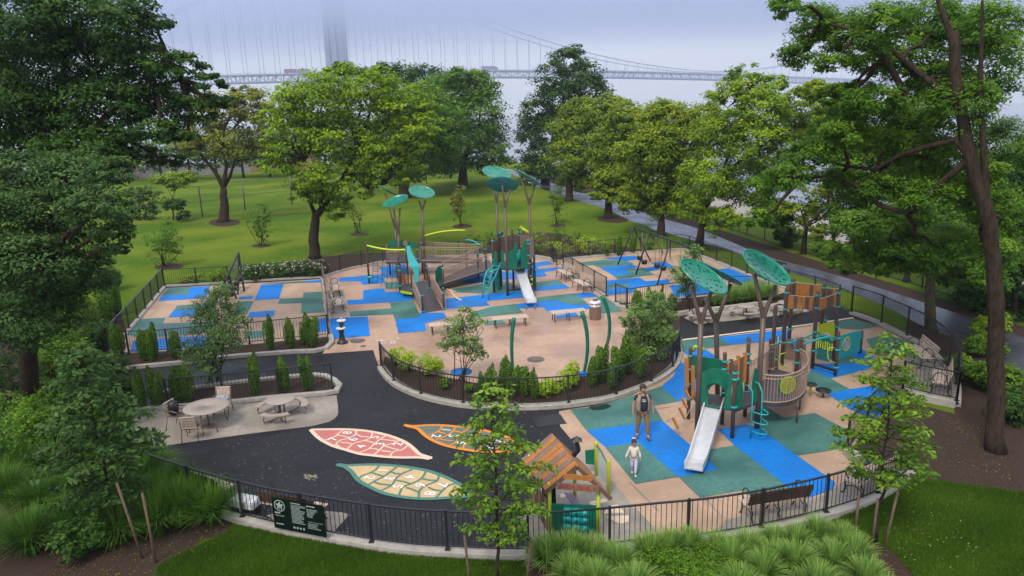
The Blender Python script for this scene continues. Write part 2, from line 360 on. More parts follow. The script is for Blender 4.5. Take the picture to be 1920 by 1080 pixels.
sheets('mulch_bed', M['mulch'], [[(-300, 820), (180, 850), (270, 880), (340, 935), (430, 972), (438, 985), (420, 1004), (380, 1012), (350, 1035), (300, 1060), (290, 1100), (200, 1300), (-400, 1500), (-500, 900)],
    [(1000, 1036), (1140, 1034), (1320, 1022), (1480, 1000), (1560, 978), (1590, 985), (1630, 1010), (1680, 1040), (1710, 1070), (1740, 1110), (1760, 1300), (1000, 1400), (985, 1080)],
    [(1592, 858), (1691, 750), (1796, 778), (1800, 765), (1860, 800), (1960, 850), (1960, 930), (1835, 912), (1750, 900), (1706, 890)],
    [(0, 560), (120, 540), (215, 560), (240, 625), (200, 665), (150, 720), (150, 900), (-200, 900), (-300, 700)], [(1700, 600), (1800, 640), (1900, 690), (2050, 780), (2050, 930), (1850, 800), (1790, 775), (1785, 722), (1770, 690), (1745, 664), (1710, 640)]], .010)
ASPH = [(95, 700), (267, 692), (430, 674), (555, 664), (605, 664), (700, 657), (706, 677), (712, 697), (725, 713), (744, 730), (774, 746), (811, 759), (860, 769), (972, 775), (1032, 772), (1048, 770), (1068, 800), (1090, 842),
        (1070, 850), (969, 972), (1010, 1022), (958, 1046), (867, 1041), (779, 1037), (694, 1026), (615, 1011), (541, 998), (478, 983), (405, 962), (340, 940), (277, 917), (230, 890), (180, 850), (120, 800)]
sheets('asphalt_path', M['asphalt'], [ASPH, [(1273, 590), (1300, 592), (1500, 565), (1540, 565), (1575, 575), (1610, 597), (1590, 600), (1500, 614), (1425, 622), (1275, 640)]], .016)
sheets('plaza', M['plaza'], [[(600, 520), (642, 508), (685, 499), (725, 491), (800, 484), (860, 480), (940, 479), (1000, 481), (1055, 488), (1137, 557), (1175, 580), (1275, 566), (1275, 592), (1273, 662), (1262, 690), (1240, 712), (1200, 733), (1142, 751), (1089, 761), (1032, 767), (972, 769), (860, 763), (811, 753), (774, 741), (744, 726), (725, 709), (714, 694), (706, 677), (700, 657), (605, 664), (620, 640), (616, 604)]], .020)
sheets('concrete_pad', M['concrete'], [[(250, 776), (631, 742), (634, 765), (634, 778), (628, 786), (617, 792), (586, 800), (463, 815), (295, 839), (240, 846)], [(1283, 597), (1307, 609), (1500, 588), (1518, 584), (1497, 574), (1440, 573), (1340, 584), (1292, 591)],
    [(617, 548), (644, 546), (653, 593), (620, 596)], [(1088, 845), (1130, 884), (1235, 1001), (1140, 1030), (1010, 1030), (969, 972), (1040, 880)],
    [(500, 968), (545, 955), (640, 962), (655, 966), (622, 1004), (541, 992)]], .024)
sheets('white_marking', M['creampaint'], [[(1104, 943), (1133, 936), (1140, 941), (1111, 951)], [(1142, 950), (1158, 948), (1171, 963), (1131, 965)], [(1135, 970), (1179, 968), (1178, 980), (1162, 984)], [(1050, 928), (1063, 926), (1066, 932), (1051, 935)]], .0285)
RT_ = [(1069, 768), (1130, 760), (1187, 741), (1228, 720), (1256, 700), (1272, 680), (1277, 660), (1275, 640), (1350, 632), (1425, 622), (1500, 614), (1600, 599), (1647, 612), (1694, 636), (1716, 650), (1745, 666), (1775, 695), (1792, 722), (1790, 765), (1738, 755), (1690, 742), (1640, 790), (1590, 850), (1612, 872), (1700, 892), (1649, 932), (1600, 954), (1543, 962), (1475, 987), (1401, 1002), (1318, 1017), (1235, 1019), (1235, 1001), (1130, 884), (1088, 845), (1050, 800), (1048, 772)]
sheets('rubber_surface', M['rtan'], [RT_], .021)
sheets('concrete_pad', M['concrete'], [[(1698, 645), (1716, 650), (1745, 666), (1775, 695), (1792, 722), (1790, 763), (1738, 753), (1691, 740), (1700, 705), (1722, 700), (1690, 664)], [(1318, 1016), (1360, 978), (1420, 960), (1500, 943), (1545, 930), (1572, 912), (1590, 896), (1650, 868), (1700, 890), (1649, 930), (1600, 952), (1543, 960), (1475, 985), (1401, 1000)]], .0255)
sheets('rubber_surface', M['rtan'], [[(312, 541), (600, 524), (616, 604), (616, 632), (522, 641), (455, 648), (345, 657), (242, 663), (215, 655), (240, 622)], [(1055, 488), (1189, 475), (1275, 469), (1316, 482), (1412, 522), (1480, 546), (1440, 558), (1330, 556), (1230, 564), (1154, 570), (1137, 557)], [(1160, 573), (1256, 561), (1262, 566), (1176, 580)]], .021)
BL = [[(1239, 726), (1262, 707), (1275, 682), (1300, 679), (1322, 720), (1327, 746), (1272, 754)], [(1280, 660), (1322, 655), (1365, 685), (1392, 706), (1340, 700), (1302, 679)], [(1347, 633), (1475, 619), (1482, 638), (1425, 643), (1370, 648)], [(1573, 657), (1610, 652), (1640, 671), (1618, 677)],
    [(1519, 694), (1528, 683), (1600, 683), (1625, 677), (1642, 690), (1557, 711)], [(1551, 739.5), (1593, 731), (1640, 724), (1688, 742), (1640, 790), (1592, 768)], [(1345, 806), (1400, 797), (1420, 803), (1495, 856), (1567, 907), (1560, 920), (1515, 936), (1485, 921), (1377.5, 837)],
    [(1100, 809), (1242, 790), (1297, 838), (1347, 882), (1272, 896), (1197.5, 831), (1135, 840)],
    [(635, 522), (690, 517), (720, 514), (722, 531), (691, 534), (678, 534), (676.7, 528), (636, 528)], [(710, 502), (760, 496), (766, 518), (722, 521)], [(681, 545), (720, 541), (723, 549), (750, 547), (773, 555), (775, 564), (730, 568), (652, 572), (650, 564), (681, 562)],
    [(617, 598), (689, 594), (694, 631), (623, 636)], [(741, 600), (785, 596), (784, 588), (832, 587), (838, 597), (796, 607), (800, 621), (747, 626)], [(835, 561), (900, 554), (985, 545), (985, 558), (911, 565.5), (918, 574), (838, 580)],
    [(967, 571), (1045, 564), (1065, 572), (1104, 572), (1106, 580), (1025, 584), (1019, 577), (970, 580)], [(1075, 551), (1110, 549), (1122, 557), (1090, 560)], [(1040, 593), (1078, 587), (1087, 594), (1043, 597)],
    [(985, 496), (1027, 490), (1039, 496), (1006, 500.5), (1010, 505.5), (1050, 502), (1055, 506), (1020, 511), (1026, 518), (998, 521), (985, 512)], [(995, 540), (1058, 534), (1070, 541), (1000, 547)], [(840, 530), (880, 515), (925, 510), (985, 509), (985, 520), (920, 530), (885, 532)],
    [(1129, 485), (1189, 480), (1201, 486), (1175, 490)], [(1125.6, 503), (1185, 496.5), (1197, 502), (1171, 506), (1182, 514), (1150, 517.6)], [(1220.6, 493), (1247, 491), (1264.5, 501), (1217, 509.7), (1206, 504), (1231, 500)],
    [(1159, 524.7), (1198, 521), (1210, 528), (1255, 524.7), (1256, 532.6), (1192, 539.6), (1189, 549), (1138, 555.5), (1137.5, 527)], [(1342, 506), (1368, 503.5), (1412, 523), (1370, 530)], [(1256, 536), (1330, 528), (1340, 552), (1265, 558)],
    [(355, 539.5), (394, 537.4), (387, 560), (297, 565.5), (303, 555), (355, 553)], [(326, 583), (369.6, 581), (364.6, 593.5), (315, 596)], [(250, 640), (320, 634), (400, 630), (395, 652), (245, 661)], [(490, 534.4), (531.6, 532.6), (523.5, 561), (476.6, 564)],
    [(449, 556.8), (476, 556), (473, 561), (447, 562)], [(468.5, 586), (516, 582.7), (512, 594.5), (464, 596)], [(573, 527.4), (602, 525.6), (603, 530), (573, 531)], [(595, 598.6), (613, 597.5), (613, 622), (595, 624)]]
TL = [[(1069, 769), (1100, 766), (1150, 754), (1190, 742), (1239, 726), (1272, 754), (1226, 762), (1242.6, 790), (1100, 809)], [(1276, 640.5), (1347, 633), (1370, 648), (1322, 655), (1280, 660)], [(1562, 663), (1573, 657), (1618, 677), (1600, 683), (1560, 682)],
    [(1519, 695), (1557, 711), (1593, 731), (1551, 739.5), (1508, 716)], [(1432, 760), (1469, 785), (1528, 776), (1585, 806), (1588, 840), (1559, 846), (1495, 856), (1420, 803), (1405, 775)], [(1377.5, 837), (1485, 921), (1412, 938), (1394, 921), (1312.5, 935), (1272, 896), (1347, 882), (1310, 849), (1332, 844)],
    [(1135, 840), (1197.5, 831), (1272, 896), (1191, 909)], [(1570, 603), (1600, 600), (1646, 613), (1610, 619), (1575, 617)], [(1623, 637), (1664, 629), (1694, 638), (1716, 652), (1700, 665), (1645, 668)],
    [(722, 531), (750, 528), (748, 541), (723, 542)], [(731, 569), (775, 565), (786, 587), (786, 596), (741, 600), (737, 590), (657, 594), (655, 585), (734, 579)], [(922, 576), (967, 571), (980, 587), (895, 596), (880, 588)], [(1005, 559), (1075, 551), (1090, 560), (1104, 572), (1065, 572), (1045, 564), (990, 568)],
    [(1122, 557), (1137, 560), (1168, 584), (1127, 589), (1106, 580), (1104, 572)], [(905, 605), (942, 600), (948, 607), (910, 611)], [(990, 531), (1047, 525.5), (1058, 534), (995, 540)], [(848, 542), (885, 537), (920, 530), (950, 528), (985, 545), (920, 551), (857, 549)],
    [(1081.6, 494), (1129, 487.7), (1175, 490), (1189, 495.7), (1125.6, 502.7), (1111.5, 497.4), (1092, 499)], [(1171, 506), (1205, 503.6), (1227.6, 516), (1192, 520), (1159, 524), (1150, 517.6), (1182, 514)], [(1370, 530), (1412, 523), (1440, 533), (1400, 540)], [(1138, 536), (1178, 532.6), (1185, 539), (1138, 543)],
    [(313.6, 541.5), (355, 539.5), (355, 553), (303, 555)], [(332.6, 574), (384, 570), (388, 562), (410, 562), (402, 582), (369, 581), (326, 583)], [(265, 599), (310, 597), (304.5, 608), (400, 604), (395, 625), (262, 635), (238, 628)],
    [(524.5, 561), (568, 559.4), (569.3, 549.6), (603.5, 547.6), (608, 586), (564, 588.8), (566, 569), (521.4, 570.4)], [(492, 532), (573, 527.6), (573, 531), (533, 532.4)], [(461, 623), (496, 621), (494, 634), (459, 637)], [(475.6, 566), (463, 590), (436, 592), (447, 566)]]
sheets('rubber_surface', M['rblue'], BL, .0295)
sheets('rubber_surface', M['rteal'], TL, .0335)
# seams in the plaza concrete
mb = MB()
for a in [[(962, 618), (1004, 672)], [(1004, 675), (1042, 712)], [(1004, 676), (1160, 654)], [(1004, 675), (880, 690)], [(700, 632), (705, 657)], [(870, 612), (900, 690)], [(1080, 604), (1150, 655)]]:
    mb.ribbon(gl(a), .03, .0245)
struct('plaza_seam', mb, M['kerb'])
mb = MB()
for i_, a in enumerate([[(1084, 786), (1150, 778), (1256, 765)], [(1316, 866), (1380, 856), (1428, 848)], [(1345, 885), (1395, 921)], [(1400, 880), (1452, 920)], [(1500, 800), (1560, 792)], [(1290, 910), (1330, 945), (1352, 970)], [(1440, 868), (1395, 875)], [(1205, 735), (1232, 762)], [(1235, 960), (1180, 905)], [(1150, 860), (1245, 850)]]): mb.ribbon(gl(a, .4), .022, .0385+.0002*i_)
struct('surface_seam', mb, mat('worn seam', (.13, .22, .22), (.10, .18, .20), .7, 30, 4))
sheets('puddle', M['puddle'], [[(1103, 766), (1118, 760), (1140, 759), (1146, 764), (1132, 770), (1112, 771)]], .0405, .3)
sheets('puddle', M['puddle'], [[(1176, 412), (1200, 409), (1212, 413), (1196, 418)], [(1215, 426), (1245, 424), (1262, 432), (1240, 436)], [(1440, 487), (1475, 494), (1468, 501), (1442, 495)]], .0165, .5)
# kerbs
def kerb(px, wd=.28, h=.13, step=.5):
    mb = MB(); mb.kerb(gl(px, step), wd, -.02, h); return struct('kerb', mb, M['kerb'])
FRONT = [(277, 917), (340, 940), (405, 962), (478, 983), (541, 998), (615, 1011), (694, 1025), (779, 1036), (867, 1041), (957, 1045), (1050, 1042), (1142, 1034), (1234, 1024), (1318, 1016), (1401, 1003), (1475, 987), (1543, 962), (1601, 952), (1649, 931), (1680, 912), (1706, 888)]
FRONT[16] = (1543, 970)
CENTER = [(715, 692), (725, 707), (744, 724), (774, 739), (811, 751), (860, 761), (916, 766), (972, 767), (1032, 765), (1089, 759), (1142, 750), (1186, 735), (1224, 720), (1249, 704), (1266, 688), (1273, 665)]
RIGHT = [(1316, 482), (1360, 499), (1412, 521), (1475, 543), (1540, 563), (1572, 576)]
RIGHT2 = [(1596, 589), (1627, 599), (1647, 607), (1670, 619), (1694, 631), (1716, 642), (1742, 658), (1767, 680), (1784, 702), (1793, 728), (1792, 763)]
NOOK = [(1792, 763), (1738, 752), (1691, 740), (1640, 790), (1588, 850), (1612, 870)]
BACKSW = [(1055, 488), (1113, 482), (1189, 475), (1238, 472), (1280, 469), (1316, 482)]
MIDBACK = [(605, 521), (622, 515), (642, 509), (665, 503), (685, 499), (725, 491), (800, 484), (860, 481), (940, 479), (1000, 481), (1036, 487)]
LBACK = [(309, 538), (430, 531), (520, 525), (604, 521)]
LSIDE = [(309, 538), (275, 580), (240, 622), (205, 664)]
LFRONT = [(242, 663), (297, 662), (345, 657), (455, 648), (522, 641), (616, 632)]
PICN = [(316, 766), (444, 755), (506, 748), (567, 741), (624, 734.5)]
kerb(FRONT, .32, .14); kerb(CENTER, .32, .15); kerb(RIGHT); kerb(RIGHT2); kerb(BACKSW); kerb(MIDBACK, .25, .12); kerb(LBACK, .25, .1); kerb(LSIDE, .25, .1)
kerb([(1792, 763), (1738, 752), (1691, 740)], .3, .22); kerb([(1588, 852), (1612, 871)], .3, .22)
kerb([(185, 699), (267, 690), (350, 682), (430, 672), (555, 662), (590, 661), (612, 656), (622, 646), (620, 632)], .22, .15)
kerb([(316, 766), (250, 773)], .3, .12); kerb([(300, 768), (420, 758), (506, 749), (631, 737), (626, 716), (610, 708), (590, 706), (480, 716), (362, 731), (290, 740)], .22, .14)
kerb([(1273, 592), (1295, 588), (1345, 583), (1440, 571)], .25, .2); kerb([(1056, 504), (1113, 541), (1137, 556)], .25, .1); kerb([(1154, 570), (1176, 580), (1275, 566)], .25, .12); kerb([(606, 523), (612, 560), (616, 604)], .22, .08)
mb = MB(); mb.ribbon(gl([(1275, 639), (1350, 630), (1425, 620.5), (1500, 612), (1600, 597)], .5), .16, .037); struct('kerb_strip', mb, M['creampaint'])
# planted bed surfaces
sheets('planting_bed', M['mulch'], [[(242, 665), (297, 664), (345, 659), (455, 650), (522, 643), (616, 634), (621, 640), (612, 655), (590, 660), (555, 661), (430, 671), (267, 689), (190, 697)], [(300, 766), (420, 756), (506, 747), (624, 736), (627, 735), (623, 718), (608, 710), (590, 708), (480, 718), (362, 733), (290, 742)],
    [(716, 694), (726, 709), (745, 726), (775, 741), (811, 753), (860, 763), (916, 768), (972, 769), (1032, 767), (1089, 761), (1142, 752), (1186, 737), (1224, 722), (1249, 706), (1266, 690), (1274, 665), (1276, 594), (1240, 590), (1215, 612), (1190, 640), (1165, 667), (1130, 692), (1080, 710), (1010, 722), (950, 728), (890, 720), (820, 706), (760, 690), (722, 670)],
    [(1176, 582), (1275, 568), (1330, 558), (1440, 556), (1500, 560), (1460, 570), (1345, 582), (1290, 590), (1240, 589)]], .055)
o_ = [(205, 664), (309, 538), (604, 521), (725, 491), (860, 481), (1000, 481), (1189, 475), (1316, 482), (1475, 543), (1572, 576)]+RIGHT2[:-1]+NOOK[:5]+FRONT[::-1]+[(180, 850), (95, 700)]
sheets('asphalt_path', M['asphalt'], [o_], .0135)
# utility covers
def cover(px, r, lab, cat='manhole cover'):
    P = q(*px); mb = MB(); mb.lathe([(r, 0), (r, .014), (r*.86, .014), (r*.86, .008), (.001, .008)], (P[0], P[1], .024), 24)
    for k in range(-3, 4): mb.box((P[0]+k*r*.24, P[1], .036), (r*.06, r*1.2, .006))
    tag(mb.build('manhole_cover', M['tmetal'], loc=P), lab, cat)
cover((671, 640), .34, 'round iron cover in the paving beside the drinking fountain'); cover((681, 650), .13, 'tiny iron cover just below the fountain cover'); cover((1004.5, 675), .36, 'round iron drain cover in the middle of the pink water play plaza')
P = q(1058, 791); mb = MB(); mb.box((P[0]-.5, P[1]+.1, .022), (1.0, .8, .008), .2)
for k in range(9): mb.box((P[0]-.9+k*.1, P[1]+.1+(k-4)*.02, .03), (.02, .7, .008), .2)
tag(mb.build('drain_grate', M['iron'], loc=P), 'square drain grate in the asphalt near the curved planter fence', 'drain grate')
# ------------------------------------------------------------------ painted leaf hopscotch
def lf(p): return (560+p[0]/4.571, 780+p[1]/4.571)
def text_obj(s, loc, size, rz, mt, parent, name='number', rx=0, th=0.0, al='CENTER'):
    cu = D.curves.new(name, 'FONT'); cu.body = s; cu.size = size; cu.align_x = al; cu.align_y = 'CENTER'; cu.extrude = th; cu.materials.append(mt); cu.resolution_u = 3; cu.offset = size*.018
    o = D.objects.new(name, cu); col.objects.link(o); o.rotation_euler = (rx, 0, rz)
    base = np.array(parent.get('_w', (0, 0, 0)), float) if parent is not None else np.zeros(3)
    o.location = tuple(np.array(loc, float)-base)
    bpy.context.view_layer.update()
    me = D.meshes.new_from_object(o.evaluated_get(bpy.context.evaluated_depsgraph_get())); me.name = name
    o2 = D.objects.new(name, me); col.objects.link(o2); o2.location = o.location; o2.rotation_euler = o.rotation_euler
    D.objects.remove(o); o = o2; o.name = name
    if parent is not None: o.parent = parent
    return o
def leafpaint(outl, veins, nums, mf, ml, lab, rz, z=.024):
    pts = smooth_line([q(*lf(p)) for p in outl+[outl[0]]], .15)[:-1]
    c = np.mean(pts, 0); mb = MB(); mb.sheet(pts, z)
    o = mb.build('painted_leaf', mf, loc=(c[0], c[1], z)); tag(o, lab, 'hopscotch', 'leaf shaped hopscotch games painted on the asphalt')
    k_ = max(range(len(pts)), key=lambda i: np.linalg.norm(pts[i]-pts[0]))
    mb = MB(); mb.ribbon(pts[:k_+1], .135, z+.004); mb.ribbon(pts[k_:]+[pts[0]], .135, z+.006)
    for vv in veins: mb.ribbon(smooth_line([q(*lf(p)) for p in vv], .12), .065, z+.008+.0003*veins.index(vv))
    mb.build('outline', ml, o)
    for s_, p in nums:
        P = q(*lf(p)); text_obj(s_, (P[0], P[1], z+.0125), .42, rz, M['whitepaint'], o)
leafpaint([(103, 123), (250, 120), (400, 120), (550, 130), (700, 155), (820, 190), (920, 235), (985, 285), (1040, 335), (1130, 362), (1124, 375), (1040, 362), (900, 363), (760, 358), (640, 345), (520, 330), (400, 295), (300, 265), (210, 220), (150, 175)],
    [[(385, 125), (350, 150), (310, 185), (225, 215)], [(490, 130), (490, 165), (440, 195), (360, 215), (320, 250), (350, 270)], [(632, 145), (620, 190), (560, 220), (480, 240), (440, 270), (410, 298)], [(755, 175), (700, 205), (650, 245), (600, 290), (510, 325)], [(870, 215), (800, 245), (730, 265), (690, 305), (640, 343)], [(935, 262), (880, 300), (810, 315), (785, 355)],
     [(330, 172), (420, 188), (440, 195)], [(500, 165), (540, 185), (600, 188)], [(360, 235), (420, 240), (455, 245)], [(565, 218), (600, 226), (645, 240)], [(700, 208), (770, 215), (835, 225)], [(610, 290), (660, 290), (690, 302)], [(735, 265), (800, 285), (860, 298)]],
    [('8', (420, 152)), ('6', (470, 210)), ('7', (300, 208)), ('5', (655, 190)), ('4', (540, 270)), ('3', (705, 250)), ('2', (855, 250)), ('1', (755, 312))], M['pinkpaint'], M['creampaint'], 'coral red leaf hopscotch with cream outline', rad(75))
leafpaint([(327, 425), (350, 420), (400, 430), (520, 425), (650, 423), (800, 430), (950, 448), (1100, 475), (1220, 515), (1330, 565), (1410, 615), (1490, 690), (1400, 700), (1250, 710), (1100, 717), (980, 712), (850, 695), (720, 665), (600, 610), (510, 555), (450, 480), (390, 442)],
    [[(688, 428), (665, 465), (600, 500), (540, 520), (510, 550)], [(850, 440), (790, 480), (740, 520), (680, 550), (590, 600)], [(975, 465), (880, 505), (830, 550), (800, 600), (710, 645)], [(1090, 485), (1050, 545), (960, 590), (890, 620), (860, 690)], [(1200, 515), (1190, 560), (1100, 600), (1040, 640), (1030, 710)], [(1370, 585), (1290, 600), (1230, 650), (1180, 705)],
     [(620, 490), (670, 508), (730, 525)], [(790, 485), (830, 500), (870, 505)], [(640, 570), (700, 590), (790, 600)], [(840, 560), (900, 570), (960, 590)], [(1060, 545), (1120, 558), (1190, 560)], [(920, 620), (980, 640), (1025, 660)], [(1110, 620), (1160, 640), (1225, 650)]],
    [('1', (720, 475)), ('2', (605, 537)), ('3', (775, 542)), ('4', (950, 530)), ('5', (845, 612)), ('6', (1040, 602)), ('7', (1225, 600)), ('8', (1120, 672))], M['tanpaint'], M['greenpaint'], 'sand coloured leaf hopscotch with dark green outline', rad(-105))
leafpaint([(905, 82), (980, 92), (1100, 85), (1230, 85), (1380, 98), (1520, 112), (1650, 145), (1780, 185), (1860, 230), (1935, 300), (1800, 310), (1700, 313), (1550, 310), (1400, 290), (1260, 260), (1150, 215), (1080, 170), (1020, 115), (950, 98)],
    [[(1232, 90), (1200, 140), (1110, 172)], [(1350, 100), (1310, 150), (1260, 180), (1180, 210)], [(1480, 110), (1400, 150), (1360, 190), (1340, 240), (1285, 262)], [(1570, 125), (1530, 180), (1430, 240), (1410, 290)], [(1690, 160), (1600, 235), (1555, 270), (1565, 308)], [(1800, 200), (1740, 255), (1680, 310)],
     [(1180, 140), (1260, 160)], [(1330, 135), (1400, 150)], [(1210, 210), (1320, 222)], [(1380, 190), (1490, 215)], [(1430, 250), (1540, 270)], [(1600, 235), (1700, 250)]],
    [('1', (1262, 127)), ('2', (1175, 180)), ('3', (1320, 180)), ('4', (1500, 165)), ('5', (1390, 238)), ('6', (1550, 220)), ('7', (1715, 222)), ('8', (1635, 275))], M['greypaint'], M['orangepaint'], 'grey green leaf hopscotch with bright orange outline', rad(-105))
# chalk marks
mb = MB(); rnd = random.Random(4)
for k in range(26):
    x, y = 571+rnd.random()*22, 892+rnd.random()*9
    mb.ribbon(gl([(x, y), (x+rnd.uniform(-4, 4), y+rnd.uniform(-3, 3)), (x+rnd.uniform(-5, 5), y+rnd.uniform(-3, 3))]), .016, .0235)
tag(mb.build('chalk_drawing', M['litter'], loc=q(580, 896)), 'small yellow chalk scribble on the asphalt left of the sand leaf', 'chalk drawing')
mb = MB()
for cx_, cy_ in ((710, 642), (722, 641), (749, 634), (738, 643)):
    for k in range(3): mb.ribbon(gl([(cx_+rnd.uniform(-6, 6), cy_+rnd.uniform(-3, 3)) for _ in range(4)], .1), .03, .029)
tag(mb.build('chalk_drawing', M['whitepaint'], loc=q(725, 640)), 'pale chalk doodles on the pink plaza right of the drinking fountain', 'chalk drawing')
# ------------------------------------------------------------------ suspension bridge in the mist
def bq(x, y, t):
    # the deck line runs obliquely away; t from its left end
    return None
B0 = np.array([-400., 640.]); B1 = np.array([330., 1010.])
def bx(px):                                # where the deck line lies under photo column px (near the horizon)
    d = ray(px, 140); k = d[0]/d[1]
    t = (k*B0[1]-B0[0])/((B1[0]-B0[0])-k*(B1[1]-B0[1])); return B0+(B1-B0)*t
def bz(p, px, y): return top(np.array([p[0], p[1], 0.]), y)
bdir = (B1-B0)/np.linalg.norm(B1-B0); bn = np.array([-bdir[1], bdir[0]])
dk = [(-150, 158), (0, 155), (200, 149), (442, 142.5), (634, 138), (900, 133.5), (1150, 135), (1330, 139.5), (1500, 146), (1800, 158), (2100, 172)]
root = empty('suspension_bridge', 'long grey suspension bridge fading into low cloud behind the trees', 'bridge', (*bx(634), 0))
S = 15.1; L_all = []
tpar = lambda px: float((bx(px)-B0)@bdir)
xs = np.array([tpar(a) for a, b in dk]); zs = np.array([bz(bx(a), a, b) for a, b in dk])
zdeck = lambda t: float(np.interp(t, xs, zs))
tt = tpar(634)
mb = MB(); ts = np.arange(xs[0], xs[-1], 15.1/2)
def BP(t, z, side=0.): p = B0+bdir*t+bn*side; return (p[0], p[1], z)
for a, b in zip(ts[:-1], ts[1:]):
    mb.beam(BP(a, zdeck(a)), BP(b, zdeck(b)), 30, 1.0)
    mb.beam(BP(a, zdeck(a)-6.6), BP(b, zdeck(b)-6.6), 30, .9)
mb.build('deck', M['steelblue'], root)
mb = MB()
for i, (a, b) in enumerate(zip(ts[:-1], ts[1:])):
    for sd in (-14.6, 14.6):
        mb.beam(BP(a, zdeck(a)-.5, sd), BP(a, zdeck(a)-6.2, sd), .9, .9)
        z0, z1 = (-.5, -6.2) if i % 2 else (-6.2, -.5)
        mb.beam(BP(a, zdeck(a)+z0, sd), BP(b, zdeck(b)+z1, sd), .6, .6)
        mb.beam(BP(a, zdeck(a)+1.3, sd), BP(b, zdeck(b)+1.3, sd), .2, .25)
mb.build('truss', M['steelblue'], root)
cab = [(634, -70), (760, 12), (885, 37), (960, 58), (1108, 100), (1200, 120), (1330, 135)]
cx_ = [tpar(a) for a, b in cab]; cz = [bz(bx(a), a, b) for a, b in cab]
zmin = cz[-1]; Lh = cx_[-1]-cx_[0]; ztop = zdeck(tt)+115
def zc(t):
    if t < tt: return ztop-(tt-t)*.42
    if t <= cx_[-1]: u = (cx_[-1]-t)/Lh; return zmin+(ztop-zmin)*u*u*.9+(ztop-zmin)*.1*u
    u = (t-cx_[-1])/Lh; return zmin+(ztop-zmin)*u*u
for sd in (-13, 13):
    cs = [t for t in np.arange(tt-270, cx_[-1]+260, 12)]
    mb = MB(); mb.tube([BP(t, zc(t), sd) for t in cs], .55, 6); mb.build('cable', M['steelblue'], root)
rest = MB(); nh = 0
for t in np.arange(tt-270, cx_[-1]+250, S):
    for sd in (-13, 13):
        if zc(t)-zdeck(t) > 1.5:
            if tpar(375) < t < tpar(1045) and nh < 98:
                nh += 1; mb = MB(); mb.beam(BP(t, zdeck(t), sd), BP(t, zc(t), sd), .42, .42); mb.build('hanger', M['steelblue'], root)
            else: rest.beam(BP(t, zdeck(t), sd), BP(t, zc(t), sd), .42, .42)
o = rest.build('hangers', M['steelblue'], root); o['kind'] = 'stuff'
mb = MB()
for sd in (-14, 14):
    for a in (-5.5, 5.5):
        mb.beam(BP(tt+a, -14, sd), BP(tt+a*.8, zdeck(tt)+118, sd), 7, 4.6)
    mb.beam(BP(tt, -14, sd), BP(tt, zdeck(tt)+118, sd), 5, 7.5)
for z in (zdeck(tt)-9, zdeck(tt)+48, zdeck(tt)+104): mb.beam(BP(tt, z, -17), BP(tt, z, 17), 8, 7)
mb.box(BP(tt, -10), (44, 30, 9), math.atan2(bdir[1], bdir[0])+math.pi/2)
mb.build('tower', M['steelblue'], root)
for t in np.arange(tpar(1040), tpar(1300), 22): mb = MB(); mb.beam(BP(t, zdeck(t), 14), BP(t, zdeck(t)+9, 14), .4, .4); mb.build('lamp_post', M['steelblue'], root)
def lorry(px, lab, mt, L1):
    t = tpar(px); o = empty('lorry', lab, 'lorry', BP(t, zdeck(t)+.5, -9), math.atan2(bdir[1], bdir[0]), 'vehicles crossing the bridge')
    o['_w'] = (0, 0, 0)
    mb = MB(); mb.box((0, 0, 2.6), (L1, 2.6, 3.4)); mb.box((0, 0, .8), (L1, 2.4, .3)); mb.build('trailer', mt, o)
    mb = MB(); mb.box((L1/2+1.6, 0, 1.9), (2.4, 2.4, 2.8)); mb.build('cab', mt, o)
    for xx in (-L1/2+1.2, -L1/2+2.6, L1/2+1.2):
        for yy in (-1.1, 1.1): mb = MB(); mb.tube([(xx, yy-.2, .5), (xx, yy+.2, .5)], .5, 10); mb.build('wheel', M['blackp'], o)
lorry(542, 'red lorry on the bridge deck left of the tower', M['red'], 12); lorry(565, 'grey lorry just behind the red one on the bridge', M['stone'], 9); lorry(910, 'grey lorry on the bridge right of the round green trees', M['stone'], 16)
# ------------------------------------------------------------------ fences
def fence(label, px, h=1.0, z0=.13, gap=1.85, pitch=.125, group='black iron fences', mt=None, bar=.009, name='iron_fence', step=.5, line=None, ends=True):
    mt = mt or M['iron']
    L = line if line is not None else gl(px, step)
    c = L[len(L)//2]; root = empty(name, label, 'fence', (c[0], c[1], 0), 0, group)
    P = resample(L, pitch); mb = MB()
    for i, p in enumerate(P): mb.tube([(p[0], p[1], z0+.09), (p[0], p[1], z0+h-.02)], bar, 4, smooth=False, cap=False)
    R = resample(L, .4)
    for a, b in zip(R[:-1], R[1:]):
        mb.beam((a[0], a[1], z0+h), (b[0], b[1], z0+h), .055, .03); mb.beam((a[0], a[1], z0+.1), (b[0], b[1], z0+.1), .035, .025)
    mb.build('railing', mt, root)
    for p in resample(L, gap):
        mb = MB(); mb.box((p[0], p[1], z0+h/2), (.058, .058, h+.04)); mb.box((p[0], p[1], z0+.02), (.13, .13, .02)); mb.box((p[0], p[1], z0+h+.03), (.068, .068, .02))
        mb.build('post', mt, root)
    return root
fence('black iron fence curving round the front of the playground, with the dark sign on it', FRONT)
fence('black iron fence curving round the planted bed of the pink plaza', CENTER)
fence('black iron fence beside the wet path, behind the far side of the swings', RIGHT)
fence('black iron fence curving behind the slatted benches at the right', RIGHT2, h=1.25)
fence('short black iron fence between the bench nook and the bare mulch', [(1792, 763), (1738, 752), (1691, 740)], z0=.22)
fence('black iron fence beside the leafy staked sapling at the right', [(1691, 740), (1640, 790), (1588, 850)], z0=.1)
fence('black iron fence at the back of the right swing area', BACKSW)
fence('black iron fence curving behind the ramped play structure', MIDBACK, z0=.12)
fence('black iron fence behind the left swing area in front of the roses', LBACK, z0=.1)
fence('black iron fence along the left side of the left swing area', LSIDE, z0=.1, h=1.1)
